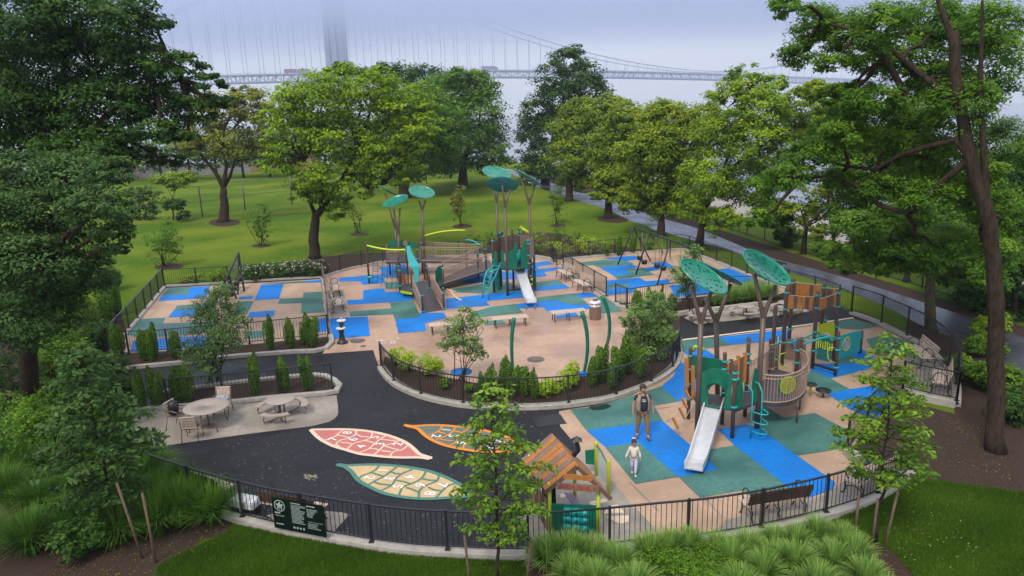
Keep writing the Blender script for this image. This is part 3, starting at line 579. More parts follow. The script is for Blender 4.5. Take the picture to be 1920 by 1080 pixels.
fence('black iron fence between the left swing area and the planter of yews', LFRONT, z0=.06)
fence('black iron fence behind the round picnic table and curved benches', PICN, z0=.12)
fence('black iron fence behind the two slatted benches by the litter bin', [(1056, 506), (1113, 542), (1137, 557)], z0=.1)
fence('short black iron fence with a corner right of the litter bin', [(1154, 570), (1165, 575), (1175, 580)], z0=.1)
fence('black iron fence between the right swing area and the picnic planting', [(1176, 581), (1275, 567), (1330, 557), (1440, 555)], z0=.1)
fence('low grey railing between the left swings and the end on benches', [(606, 524), (612, 560), (616, 604)], z0=.1, h=.9, mt=M['tmetal'])
fence('open black iron gate leaf standing by the back fence', [(1033, 486), (1044, 497)], z0=.05, gap=1.2, name='iron_gate')
fence('black iron entrance gate at the far right by the asphalt path', [(1572, 577), (1584, 582), (1596, 589)], z0=.03, gap=1.2, name='iron_gate')
# low mesh fence on the bank and tall wire fence over the lawn
def mesh_fence(label, pts, h, gap, rails, mt, pr, mesh_p=.5, group=None, lean=0):
    L = pts; c = L[len(L)//2]; root = empty('wire_fence', label, 'fence', (c[0], c[1], 0), 0, group)
    mb = MB(); R = resample(L, gap)
    for a, b in zip(R[:-1], R[1:]):
        for z in rails: mb.beam((a[0], a[1], z), (b[0], b[1], z), .05, .05)
    mb.build('rails', mt, root)
    mb = MB(); Q = resample(L, mesh_p)
    for a, b in zip(Q[:-1], Q[1:]):
        k = mesh_p
        for j in range(int(h/k)):
            mb.beam((a[0], a[1], j*k), (b[0], b[1], (j+1)*k), .006, .006); mb.beam((b[0], b[1], j*k), (a[0], a[1], (j+1)*k), .006, .006)
    mb.build('wire_mesh', mt, root)
    for p in R:
        mb = MB(); mb.tube([(p[0], p[1], 0), (p[0], p[1], h+.05)], pr, 6); mb.build('post', mt, root)
mesh_fence('tall dark wire fence crossing the lawn behind the trees', gl([(150, 418), (255, 414), (330, 411), (384, 407), (430, 400), (474, 390), (515, 387), (555, 382), (657, 367), (740, 353), (800, 345)]), 3.3, 6.2, (1.65, 3.3), M['tmetal'], .075, .55)
mesh_fence('low black mesh fence on the mulch bank beyond the wet path', [p+np.array([.4, .3]) for p in bank], 1.15, 2.6, (.1, 1.15), M['iron'], .04, .19)
# ------------------------------------------------------------------ park benches
def make_bench(back=True, n=3, name='park_bench', length=1.7, slat=None):
    slat = slat or M['slat']
    r = empty(name, '', 'bench'); hl = length/2
    mb = MB()
    for k in range(5 if back else 6): mb.box((0, .23-k*.095-(0 if back else 0), .45), (length, .08, .03))
    mb.build('seat', M['slat'], r)
    if back:
        mb = MB()
        for k in range(4):
            z = .56+k*.095; y = -.22-k*.03; mb.beam((-hl, y, z), (hl, y, z), .028, .078)
        mb.build('backrest', slat, r)
        for x in np.linspace(-hl+.12, hl-.12, n):
            mb = MB()
            mb.tube([(x, .16, .43), (x, .26, .33), (x, .22, .2), (x, .27, .05), (x, .33, 0.01)], .022, 6)
            mb.tube([(x, -.14, .43), (x, -.26, .3), (x, -.22, .18), (x, -.27, .05), (x, -.34, 0.01)], .022, 6)
            mb.tube([(x, .28, .42), (x, -.2, .42)], .02, 6); mb.tube([(x, -.16, .42), (x, -.24, .6), (x, -.33, .9)], .02, 6)
            mb.tube([(x, -.2, .25), (x, 0, .33), (x, .2, .25)], .014, 5)
            mb.build('leg', M['iron'], r)
        for x in (-hl+.12, hl-.12):
            mb = MB(); mb.tube([(x, .04+.2*math.cos(a), .61+.2*math.sin(a)) for a in np.linspace(-1.2, 4.3, 18)], .017, 6); mb.build('armrest', M['iron'], r)
    else:
        for x in np.linspace(-hl+.15, hl-.15, n):
            mb = MB()
            for s in (-1, 1): mb.tube([(x, s*.1, .43), (x, s*.2, .3), (x, s*.17, .15), (x, s*.24, .01)], .024, 6)
            mb.tube([(x, -.25, .43), (x, .25, .43)], .02, 6); mb.build('leg', M['iron'], r)
    return r
GB = 'slatted park benches with round iron armrests'
bp_, used = make_bench(), False
bpd, usedd = make_bench(slat=M['slat_shade']), False
def bench(a, b, side, label, proto='p', z=.03, shift=.25, group=GB):
    global used, usedd
    A, B = q(*a, z), q(*b, z); m_ = (A+B)/2; d = (B-A)[:2]; d /= np.linalg.norm(d); nrm = np.array([-d[1], d[0]])
    S_ = q(*side, z); s = 1 if (S_-m_)[:2]@nrm > 0 else -1      # nrm*s points to the back side
    back = nrm*s; c = m_[:2]+back*shift; ang = math.atan2(-back[1], -back[0])-math.pi/2
    if proto == 'p': o = place(bp_, used, (c[0], c[1], z), ang, label); used = True
    else: o = place(bpd, usedd, (c[0], c[1], z), ang, label); usedd = True
    o['group'] = group; return o
bench((1043, 519), (1062, 529), (1076, 522), 'slatted bench by the divider fence, farther from the litter bin')
bench((1073, 539), (1095, 550), (1107, 547), 'slatted bench by the divider fence, nearer the litter bin')
bench((646, 592), (640, 566), (615, 580), 'slatted bench seen end on beside the drinking fountain')
bench((639, 562), (634, 541), (612, 550), 'slatted bench seen end on, farther from the drinking fountain')
bench((362, 911), (444, 938), (400, 960), 'slatted bench with shade-darkened back behind the front fence nearest the tall grasses', 'd')
bench((509, 955), (622, 977), (560, 1000), 'slatted bench with shade-darkened back behind the dark green park sign', 'd')
bench((1375, 966), (1502, 946), (1440, 1000), 'slatted bench with shade-darkened back behind the front fence and the right grass tufts', 'd')
bench((1572, 931), (1650, 888), (1640, 930), 'slatted bench inside the front fence below the leafy staked sapling')
bench((1697, 665), (1728, 694), (1754, 692), 'slatted bench facing the play area in the right nook, farther one')
bench((1748, 703), (1745, 749), (1774, 750), 'slatted bench in the corner of the right nook by the fence')
bk = make_bench(False, 3, 'backless_bench', 1.75); b1u = False
for i, (a, b, lb) in enumerate([((922, 617), (991, 611), 'backless bench in the middle of the plaza edge'), ((1034, 605), (1097, 599), 'backless bench beside the litter bin'), ((806, 629), (872, 623), 'backless bench half hidden behind the plaza shrub tree')]):
    A, B = q(*a, .025), q(*b, .025); m_ = (A+B)/2; d = B-A
    o = place(bk, b1u, (m_[0], m_[1]+.2, .025), math.atan2(d[1], d[0]), lb); b1u = True; o['group'] = 'backless slatted benches'
# ------------------------------------------------------------------ picnic furniture
def ring_seat(mb, r0, r1, a0, a1, z, th=.04, n=14):
    P = []
    for k in range(n+1):
        a = a0+(a1-a0)*k/n
        for r, zz in ((r0, z), (r1, z), (r1, z+th), (r0, z+th)): P.append((r*math.cos(a), r*math.sin(a), zz))
    Fs = []
    for k in range(n):
        o = 4*k; Fs += [(o, o+1, o+5, o+4), (o+1, o+2, o+6, o+5), (o+2, o+3, o+7, o+6), (o+3, o, o+4, o+7)]
    mb.add(P, Fs+[(3, 2, 1, 0), (4*n, 4*n+1, 4*n+2, 4*n+3)])
def make_picnic():
    r = empty('picnic_table', '', 'picnic table')
    mb = MB(); mb.lathe([(.001, .72), (.58, .72), (.6, .735), (.6, .755), (.58, .765), (.001, .765)], (0, 0, 0), 32); mb.build('tabletop', M['tabletop'], r)
    mb = MB()
    for a in (.6, 2.2, 4.2): mb.tube([(.12*math.cos(a), .12*math.sin(a), .72), (.14*math.cos(a), .14*math.sin(a), .04)], .035, 8)
    mb.build('pedestal', M['tmetal'], r)
    for a in (-math.pi/2, .55, 2.6):
        mb = MB(); ring_seat(mb, .82, 1.1, a-.62, a+.62, .42); mb.build('seat', M['tabletop'], r)
        mb = MB()
        for da in (-.45, .45):
            mb.tube([(.15*math.cos(a), .15*math.sin(a), .07), (.7*math.cos(a+da*.6), .7*math.sin(a+da*.6), .1), (1.0*math.cos(a+da), 1.0*math.sin(a+da), .1), (1.03*math.cos(a+da), 1.03*math.sin(a+da), .25), (.95*math.cos(a+da), .95*math.sin(a+da), .42)], .03, 7)
        mb.build('leg', M['tmetal'], r)
    return r
pt = make_picnic(); pu = False
for (x, y), rz, sc_, lb in [((527, 782), 0, .82, 'round picnic table with three curved benches on the left concrete pad'), ((1399, 594), .2, .72, 'round picnic table with curved benches in the middle of the right pad'), ((1322, 602), .4, .72, 'round picnic table partly behind the leaf canopy trunks'), ((1476, 588), -.3, .72, 'round picnic table at the far end of the right pad by the play posts')]:
    P = q(x, y, .025); o = place(pt, pu, (P[0], P[1]+.1, .025), rz, lb, sc_); pu = True; o['group'] = 'round picnic tables with curved benches'
P = q(392, 800, .025); r = empty('patio_table', 'large round speckled table with three metal chairs round it', 'table', (P[0], P[1], .025))
r['_w'] = (0, 0, 0)
mb = MB(); mb.lathe([(.001, .70), (.70, .70), (.73, .715), (.73, .74), (.70, .755), (.05, .755), (.05, .75), (.001, .75)], (0, 0, 0), 40); mb.build('tabletop', M['tabletop'], r)
for k in range(4):
    a = .8+k*math.pi/2; mb = MB(); mb.tube([(.6*math.cos(a), .6*math.sin(a), .7), (.58*math.cos(a), .58*math.sin(a), .3), (.66*math.cos(a), .66*math.sin(a), .0)], .02, 7); mb.build('leg', M['tmetal'], r)
mb = MB(); mb.tube([(0, 0, .7), (0, 0, .0)], .03, 8); mb.lathe([(.22, 0), (.2, .05), (.001, .06)], (0, 0, 0), 16); mb.build('pedestal', M['tmetal'], r)
TP = P.copy()
def make_chair():
    r = empty('metal_chair', '', 'chair'); mb = MB()
    for k in range(9): mb.box((-.2+k*.05, 0, .44), (.036, .44, .012))
    mb.build('seat', M['tmetal'], r); mb = MB()
    for k in range(9): mb.beam((-.2+k*.05, -.22, .48), (-.2+k*.05, -.32, .9), .036, .012)
    mb.beam((-.24, -.32, .9), (.24, -.32, .9), .03, .03); mb.beam((-.24, -.22, .49), (.24, -.22, .49), .03, .03)
    mb.build('backrest', M['gwood'] if False else M['slat'], r)
    for s in (-1, 1):
        mb = MB(); mb.tube([(s*.25, .26, 0), (s*.25, .2, .42), (s*.25, .2, .64)], .014, 6); mb.build('leg', M['tmetal'], r)
        mb = MB(); mb.tube([(s*.25, -.34, 0), (s*.25, -.22, .42), (s*.25, -.33, .92)], .014, 6); mb.build('leg', M['tmetal'], r)
        mb = MB(); mb.tube([(s*.25, -.28, .66), (s*.27, 0, .67), (s*.27, .22, .63)], .018, 6); mb.build('armrest', M['tmetal'], r)
    return r
ch = make_chair(); cu = False; CH = []
for dx, dy, rz, lb in [(-1.0, .05, -math.pi/2-.25, 'metal chair left of the large round table, black bag on it'), (-.12, -.95, 0.12, 'metal chair with its back to the viewer before the round table'), (.1, 1.0, math.pi+.1, 'metal chair behind the large round table near the fence')]:
    o = place(ch, cu, (TP[0]+dx, TP[1]+dy, .025), rz, lb); cu = True; o['group'] = 'metal chairs round the large table'; CH.append((TP[0]+dx, TP[1]+dy, rz))
c = CH[0]; mb = MB(); mb.lathe([(.06, 0), (.15, .05), (.17, .25), (.15, .45), (.07, .5), (.001, .51)], (c[0]-.1, c[1]-.05, .5), 12); mb.tube([(c[0]-.02, c[1]-.15, .95), (c[0]+.1, c[1]-.2, .8), (c[0]+.08, c[1]-.15, .55)], .015, 5)
tag(mb.build('backpack', M['blackp'], loc=(c[0], c[1], .5)), 'black bag hanging on the left metal chair', 'bag')
c = CH[1]; mb = MB(); mb.box((c[0], c[1]-.1, .56), (.42, .2, .22), .12); mb.box((c[0]-.05, c[1]-.05, .7), (.3, .14, .08), .2)
tag(mb.build('handbag', M['blackp'], loc=(c[0], c[1], .47)), 'dark bag on the chair nearest the viewer at the large table', 'bag')
c = CH[2]; mb = MB(); mb.box((c[0], c[1]+.05, .55), (.44, .2, .18), .1); mb.box((c[0]-.05, c[1]+.05, .65), (.3, .14, .06), .1)
tag(mb.build('folded_coat', M['steelblue'], loc=(c[0], c[1], .47)), 'dark folded coat on the chair behind the large table', 'coat')
# white lidded box behind the fence
P = q(463, 962, .03); r = empty('cooler', 'white lidded cooler box on a dark base behind the front fence', 'cooler', P); r['_w'] = (0, 0, 0); r.rotation_euler = (0, 0, -.35)
mb = MB(); mb.box((0, 0, .13), (.65, .34, .26)); mb.build('base', M['blackp'], r)
mb = MB(); mb.box((0, 0, .33), (.74, .4, .15)); mb.box((0, 0, .42), (.70, .36, .04)); mb.build('lid', M['white'], r)
mb = MB(); mb.tube([(.1, -.27, .5), (.1, -.31, .3), (.1, -.27, .1)], .025, 6); mb.build('handle', M['white'], r)
# litter bin
P = q(1116, 598, .025); r = empty('litter_bin', 'round ribbed metal litter bin on the pink plaza', 'litter bin', P); r['_w'] = (0, 0, 0)
mb = MB(); mb.lathe([(.26, 0), (.27, .03), (.27, .72), (.27, .74), (.26, .8)], (0, 0, 0), 28)
for k in range(28):
    a = k*2*math.pi/28; mb.beam((.278*math.cos(a), .278*math.sin(a), .1), (.278*math.cos(a), .278*math.sin(a), .62), .022, .022)
mb.build('body', M['gwood'], r)
mb = MB(); mb.lathe([(.285, .8), (.30, .83), (.28, .90), (.16, .95), (.15, .93), (.001, .93)], (0, 0, 0), 28); mb.lathe([(.282, .66), (.286, .67), (.286, .74), (.27, .745)], (0, 0, 0), 28); mb.build('lid', M['steel'], r)
mb = MB(); mb.lathe([(.145, .935), (.14, .955), (.001, .952)], (0, 0, 0), 20); mb.build('opening', M['blackp'], r)
# drinking fountain
P = q(642, 643, .025); r = empty('drinking_fountain', 'black pedestal drinking fountain with two white bowls', 'drinking fountain', P); r['_w'] = (0, 0, 0)
mb = MB(); mb.lathe([(.24, 0), (.25, .04), (.22, .08), (.17, .12), (.13, .2), (.10, .45), (.13, .62), (.15, .66), (.001, .68)], (0, 0, 0), 16); mb.tube([(0, .12, .6), (0, .14, .98)], .1, 12); mb.build('pedestal', M['iron'], r)
mb = MB(); mb.lathe([(.08, .66), (.2, .70), (.22, .74), (.19, .75), (.12, .71), (.001, .70)], (0, -.08, 0), 20); mb.build('lower_bowl', M['white'], r)
mb = MB(); mb.lathe([(.08, .96), (.19, 1.0), (.21, 1.04), (.18, 1.05), (.12, 1.01), (.001, 1.0)], (0, .14, 0), 20); mb.build('upper_bowl', M['white'], r)
mb = MB(); mb.tube([(0, .2, 1.0), (0, .22, 1.14), (0, .15, 1.16)], .02, 8); mb.build('spout', M['steel'], r)
# spray arches
def arch(base, tops, lab):
    Pb = q(*base, .03); r = empty('water_spray_arch', lab, 'spray arch', Pb, 0, 'green water spray arches')
    pts = [np.array(Pb)]
    for x, y in tops: pts.append(qy(x, y, Pb[1]+ (len(pts))*.06))
    s = []
    for i in range(len(pts)-1):
        for k in range(4): s.append(lerp(pts[i], pts[i+1], k/4))
    s.append(pts[-1]); n = len(s)
    s2 = [s[0]]+[(s[max(i-2, 0)]+s[max(i-1, 0)]+s[i]+s[min(i+1, n-1)]+s[min(i+2, n-1)])/5 for i in range(1, n-1)]+[s[-1]]
    mb = MB(); mb.tube(s2, list(np.linspace(.06, .085, n)), 10); mb.build('tube', M['green'], r)
    mb = MB(); mb.lathe([(.19, 0), (.2, .06), (.12, .13), (.001, .14)], Pb, 16); mb.build('base_cover', M['rblue'], r)
arch((963, 712), [(960, 680), (959, 640), (961, 615), (964, 596)], 'slightly curved green spray arch behind the dark yews, left one')
arch((1094, 703), [(1101, 670), (1102, 640), (1099, 610), (1091, 584)], 'curved green spray arch in front of the backless bench')
arch((1131, 665), [(1141, 640), (1144, 610), (1140, 580), (1129, 554)], 'curved green spray arch just right of the litter bin')
P = q(865, 697, .03); mb = MB(); mb.lathe([(.42, 0), (.42, .02), (.001, .03)], P, 24); tag(mb.build('ground_spray', M['rblue'], loc=P), 'round blue spray pad behind the plaza shrub tree', 'spray pad')
# park sign on the front fence
a, b = q(521, 992, .14), q(614, 1010, .14); d = (b-a)/np.linalg.norm(b-a); ang = math.atan2(d[1], d[0]); nrm = np.array([d[1], -d[0], 0])
c = (a+b)/2+nrm*.06; r = empty('park_sign', 'dark green park rules sign with pale leaf emblem on the fence', 'sign', (c[0], c[1], .14), ang); r['_w'] = (0, 0, 0)
W_ = np.linalg.norm(b-a)*1.04
mb = MB(); mb.box((0, 0, .50), (W_, .02, .84)); mb.build('panel', M['sign'], r)
def disc_ring(mb, cx, cz, r0, r1, y, n=32):
    P = [(cx+rr*math.cos(2*math.pi*k/n), y, cz+rr*math.sin(2*math.pi*k/n)) for k in range(n) for rr in (r0, r1)]
    mb.add(P, [(2*k, (2*k+2) % (2*n), (2*k+3) % (2*n), 2*k+1) for k in range(n)])
mb = MB(); ex, ez = -W_/2+.22, .72; disc_ring(mb, ex, ez, .135, .155, -.014)
lp = []
for k in range(40):                                   # five lobed plane tree leaf
    a_ = 2*math.pi*k/40; lob = abs(math.cos(2.5*(a_-math.pi/2))); rr = .045+.06*lob**1.5+(.01 if k % 2 else 0)
    if abs(a_-1.5*math.pi) < .35: rr = .03
    lp.append((ex+rr*math.cos(a_), -.014, ez+rr*math.sin(a_)))
mb.add(lp, [tuple(range(40))]); mb.box((ex, -.014, ez-.07), (.012, .004, .07)); mb.build('leaf_emblem', M['signink'], r)
for s_, x, z, sz in [('Playground', -W_/2+.2, .45, .055)]:
    text_obj(s_, (x, -.014, z), sz, 0, M['signink'], r, 'lettering', rx=math.pi/2)
mb = MB(); rnd = random.Random(2)
mb.box((-W_/2+.14, -.014, .52), (.16, .003, .03)); mb.box((-W_/2+.18, -.014, .22), (.22, .003, .022)); mb.box((-W_*.13+.14, -.014, .85), (.28, .003, .02)); mb.box((W_*.17+.12, -.014, .84), (.24, .003, .025))
for k in range(15):
    L = rnd.uniform(.25, .42); mb.box((-W_*.13+L/2, -.014, .80-k*.034), (L, .003, .011))
for k in range(7): L = rnd.uniform(.15, .3); mb.box((W_*.17+L/2, -.014, .76-k*.034), (L, .003, .011))
mb.box((W_*.32, -.014, .42), (.42, .003, .006))
for k in range(4): L = rnd.uniform(.2, .38); mb.box((W_*.17+L/2, -.014, .37-k*.04), (L, .003, .012))
for k in range(4): mb.box((-W_*.1+k*.09, -.014, .19), (.05, .003, .05))
mb.build('small_print', M['signink'], r)
# ------------------------------------------------------------------ swings
def swingset(lab, tops, legs, seats, tr=.045):
    c = np.mean([t for t in tops], 0); r = empty('swing_set', lab, 'swing set', (c[0], c[1], 0), 0, 'black swing sets')
    mb = MB(); mb.tube([tops[0], tops[1]], tr*1.15, 8); mb.build('top_beam', M['iron'], r)
    for a, b in legs: mb = MB(); mb.tube([a, b], tr, 8); mb.build('leg', M['iron'], r)
    for t, h_, bucket in seats:
        p = lerp(tops[0], tops[1], t); d = np.array(tops[1])-np.array(tops[0]); d /= np.linalg.norm(d)
        a1, a2 = p+d*.25, p-d*.25; z = h_; mb = MB()
        if bucket: mb.lathe([(.06, -.12), (.17, -.08), (.19, .12), (.17, .14), (.15, .12), (.13, -.05), (.001, -.06)], (p[0], p[1], z+.05), 12)
        else: mb.beam((a1[0], a1[1], z), (a2[0], a2[1], z), .17, .03)
        o = mb.build('swing_seat', M['blackp'], r)
        mb = MB(); mb.tube([(a1[0], a1[1], z+.02), a1], .012, 5); mb.tube([(a2[0], a2[1], z+.02), a2], .012, 5)
        for s_ in (a1, a2): mb.tube([s_-np.array([0, 0, .1]), s_+np.array([0, 0, .08])], .03, 6)
        mb.build('chain', M['tmetal'], o)
f1, f2, f3 = q(1158, 496), q(1192, 516), q(1232, 535); b1_, b2_, b3_ = q(1220, 490), q(1243, 479), q(1319, 494)
t0 = lerp(f1, b1_, .5); 
# right swings: long beam, three A frames
u = q(1188, 428, 2.6); v = q(1330, 478, 2.6)
u = qy(1188, 426, 45.0); v = qy(1308, 468, 37.6)
legs = []
for (x0, y0), t_, (x1, y1) in [((1158, 497), 0, (1220, 490)), ((1192, 516), .28, (1243, 473)), ((1232, 535), .62, (1256, 480)), ((1290, 548), 1., (1318, 494))]:
    p = lerp(u, v, t_); legs += [(q(x0, y0), p), (q(x1, y1), p)]
swingset('long black swing set with bucket seats in the right swing area', (u, v), legs, [(.12, .75, True), (.2, .6, True), (.42, .7, True), (.52, .7, True), (.8, .6, False)])
u = qy(447, 474, 43.5); v = qy(422, 527, 37.0)
legs = [(q(458, 547), u), (q(446, 553), u), (q(443, 560), lerp(u, v, .8)), (q(430, 556), lerp(u, v, .8)), (q(425, 578), v), (q(400, 575), v)]
swingset('black swing set seen nearly end on in the left swing area', (u, v), legs, [(.2, .55, True), (.4, .6, True), (.6, .6, True), (.8, .6, True)], .06)
# ------------------------------------------------------------------ play structure helpers
def post(root, b, h, r=.062, clamps=(), z0=.03, mt=None, cm=None, name='post'):
    mb = MB(); mb.tube([(b[0], b[1], z0-.03), (b[0], b[1], h-r*.9)], r, 12, dome=True); o = mb.build(name, mt or M['brown'], root)
    if clamps:
        for z in clamps:
            mb = MB(); mb.lathe([(r+.003, -.035), (r+.028, -.03), (r+.028, .03), (r+.003, .035)], (b[0], b[1], z), 12); mb.box((b[0]+r+.03, b[1], z), (.05, .06, .05)); mb.build('clamp', cm or M['teal'], o)
    return o
def railing(root, a, b, za, zb, h=.95, mt=None, gap=.1, curve=None, name='railing', r=.027):
    mt = mt or M['brown2']; mb = MB(); P = curve if curve is not None else [lerp(a[:2], b[:2], t) for t in np.linspace(0, 1, 9)]
    P = [np.array(p[:2]) for p in P]; n = len(P)
    Z = np.linspace(za, zb, n)
    mb.tube([(p[0], p[1], z+h) for p, z in zip(P, Z)], r, 6); mb.tube([(p[0], p[1], z+.06) for p, z in zip(P, Z)], r*.8, 6); mb.tube([(p[0], p[1], z+h-.12) for p, z in zip(P, Z)], r*.7, 6)
    Q = resample(P, gap)
    for i, p in enumerate(Q):
        z = za+(zb-za)*i/max(1, len(Q)-1); mb.tube([(p[0], p[1], z+.06), (p[0], p[1], z+h)], .012, 5, cap=False)
    return mb.build(name, mt, root)
def slab(root, pts, th, mt, name='deck'):
    mb = MB(); n = len(pts); P = [(p[0], p[1], p[2]-th) for p in pts]+[tuple(p) for p in pts]
    A = sum(pts[i][0]*pts[(i+1) % n][1]-pts[(i+1) % n][0]*pts[i][1] for i in range(n))
    Fs = [tuple(range(n-1, -1, -1)), tuple(range(n, 2*n))]+[(i, (i+1) % n, n+(i+1) % n, n+i) for i in range(n)]
    if A < 0: Fs = [f[::-1] for f in Fs]
    mb.add(P, Fs); return mb.build(name, mt, root)
def ell_disc(root, c, u, v, mt, holes=26, seed=0, th=.035):
    # perforated leaf shaped canopy: a grid with the hole cells left open
    rnd = random.Random(seed); NR, NA = 11, 34; c = np.array(c); u = np.array(u); v = np.array(v); nn = np.cross(u, v); nn /= np.linalg.norm(nn)
    if nn[2] < 0: nn = -nn
    hol = set()
    for i in range(2, NR-1, 2):
        k = max(3, int(i*1.35)); o = rnd.random()
        for j in range(k): hol.add((i, int((j+o+rnd.uniform(-.25, .25))*NA/k) % NA))
    P = []
    for s in (0, 1):
        for i in range(NR+1):
            rr = i/NR
            for j in range(NA):
                a = 2*math.pi*j/NA; w_ = 1+(.025*math.sin(7*a)+.018*math.sin(13*a+1))*rr**6
                lift = .03*(rr > .93)-.05*(1-rr*rr)
                P.append(c+u*math.cos(a)*rr*w_+v*math.sin(a)*rr*w_+nn*(s*th+lift))
    Fs = []; o1 = (NR+1)*NA
    for i in range(NR):
        for j in range(NA):
            if (i, j) in hol: continue
            j2 = (j+1) % NA; Fs.append((i*NA+j, (i+1)*NA+j, (i+1)*NA+j2, i*NA+j2)); Fs.append((o1+i*NA+j2, o1+(i+1)*NA+j2, o1+(i+1)*NA+j, o1+i*NA+j))
    for j in range(NA):
        j2 = (j+1) % NA; Fs.append((NR*NA+j, o1+NR*NA+j, o1+NR*NA+j2, NR*NA+j2))
    mb = MB(); mb.add(P, Fs); o = mb.build('canopy_leaf', mt, root)
    mb = MB(); mb.tube([c+u*math.cos(a)*1.0+v*math.sin(a)*1.0+nn*(th*.5+.03) for a in np.linspace(0, 2*math.pi, 45)], .03, 6, cap=False); mb.build('rim', mt, o)
    return o
def canopy(root, base, fork, br, disc, r=.085, mt=None, seed=0, Y=None):
    # base ground point, fork photo point, branch end photo points, disc (photo centre, half axes px (x,y) and depth)
    B = np.array(base); Yb = Y or B[1]; f = qy(*fork, Yb); f[0] = qy(*fork, Yb)[0]
    tr = empty('dummy', None, None) if False else None
    mb = MB(); mb.tube([(B[0], B[1], 0), lerp((B[0], B[1], 0), f, .5), f], [r, r*.95, r*1.0], 12); o = mb.build('trunk', M['brown'], root)
    (dcx, dcy), (ux, uy, ud), (vx, vy, vd) = disc; c = qy(dcx, dcy, Yb); k = ppm(c)
    to = lambda x, y, d: RT*(x/k)-UPV*(y/k)+FW*d
    ends = []
    for bx_, by_ in br:
        e_ = qy(bx_, by_, Yb); mb = MB(); mb.tube([f-np.array([0, 0, .25]), f, lerp(f, e_, .3), e_], [r*.6, r*.85, r*.75, r*.7], 10); mb.build('branch', M['brown'], o)
    mb = MB(); e1, e2 = qy(*br[0], Yb), qy(*br[-1], Yb); mb.plate([f-np.array([0, 0, .1]), lerp(f, e1, .3), lerp(f, e2, .3)], .05); mb.build('gusset', M['brown'], o)
    ell_disc(root, c, to(ux, uy, ud), to(vx, vy, vd), mt or M['green2'], seed=seed)
def arcpanel(root, a, b, z0, z1, mt, th=.03, name='panel', topshape=None, hole=None):
    # upright panel between two ground points, optional list of top heights and an arched opening (t0, t1, za, zb)
    a = np.array(a[:2]); b = np.array(b[:2]); tops = topshape or [1, 1]
    T = np.linspace(0, 1, 25); hz = np.interp(T, np.linspace(0, 1, len(tops)), tops)
    d = (b-a)/np.linalg.norm(b-a); n = np.array([-d[1], d[0]])*th/2; mb = MB()
    for i in range(24):
        t0, t1 = T[i], T[i+1]; p, r_ = a+(b-a)*t0, a+(b-a)*t1
        za, zb = z0+(z1-z0)*hz[i], z0+(z1-z0)*hz[i+1]; spans = [((z0, z0), (za, zb))]
        if hole and t0 >= hole[0]-1e-6 and t1 <= hole[1]+1e-6:
            tm = ((t0+t1)/2-(hole[0]+hole[1])/2)/((hole[1]-hole[0])/2); ht = hole[2]+(hole[3]-hole[2])*(.55+.45*math.sqrt(max(0, 1-tm*tm)))
            spans = [((ht, ht), (za, zb))]+([((z0, z0), (hole[2], hole[2]))] if hole[2] > z0+.01 else [])
        for (l0, l1), (h0, h1) in spans:
            P = [(*(p+n), l0), (*(r_+n), l1), (*(r_+n), h1), (*(p+n), h0), (*(p-n), l0), (*(r_-n), l1), (*(r_-n), h1), (*(p-n), h0)]
            Fs = [(3, 2, 1, 0), (4, 5, 6, 7), (3, 7, 6, 2), (0, 1, 5, 4)]
            if i == 0 or hole and abs(t0-hole[1]) < .001: Fs.append((0, 4, 7, 3))
            if i == 23 or hole and abs(t1-hole[0]) < .001: Fs.append((1, 2, 6, 5))
            mb.add(P, Fs)
    return mb.build(name, mt, root)
def slide(root, a, b, c, d, mt=None, legs=()):
    # a,b top left/right, c,d bottom left/right
    a, b, c, d = map(np.array, (a, b, c, d)); mb = MB(); n = 16; L = []
    for i in range(n+1):
        t = i/n; z = a[2]*(1-t)+c[2]*t
        s = t if t < .82 else .82+(t-.82)
        zz = a[2]+(c[2]-a[2])*min(1, t/.84) ; zz += .05*max(0, (t-.84)/.16)*0-.02*math.sin(math.pi*t)
        l, r_ = lerp(a, c, t), lerp(b, d, t); l[2] = r_[2] = zz; L.append((l, r_))
    P = []; W = .17
    for l, r_ in L:
        e = (r_-l)/np.linalg.norm(r_-l)
        P += [l+np.array([0, 0, W])-e*.035, l+np.array([0, 0, W]), l+np.array([0, 0, .015]), l+e*.05, r_-e*.05, r_+np.array([0, 0, .015]), r_+np.array([0, 0, W]), r_+np.array([0, 0, W])+e*.035, r_+np.array([0, 0, -.05])+e*.03, l+np.array([0, 0, -.05])-e*.03]
    K = 10; Fs = []
    for i in range(n):
        for j in range(K): Fs.append((i*K+j, i*K+(j+1) % K, (i+1)*K+(j+1) % K, (i+1)*K+j))
    Fs += [tuple(range(K-1, -1, -1))]; mb.add(P, Fs, 0, False); mb.add([P[n*K+k] for k in range(K)], [tuple(range(K))])
    o = mb.build('slide', mt or M['steel'], root)
    if legs:
        mb = MB()
        for p in legs: mb.tube([(p[0], p[1], 0), (p[0], p[1], p[2])], .025, 6)
        mb.build('slide_leg', M['tmetal'], o)
    return o
def rungs(root, A, B, n, r=.018, mt=None, name='climber', rr=.022):
    mb = MB(); mb.tube(A, rr, 7); mb.tube(B, rr, 7)
    A = np.array(A); B = np.array(B); T = np.linspace(0, len(A)-1, n+2)[1:-1]
    for t in T:
        i = min(int(t), len(A)-2); f = t-i; mb.tube([lerp(A[i], A[i+1], f), lerp(B[i], B[i+1], f)], r, 6)
    return mb.build(name, mt or M['teal'], root)
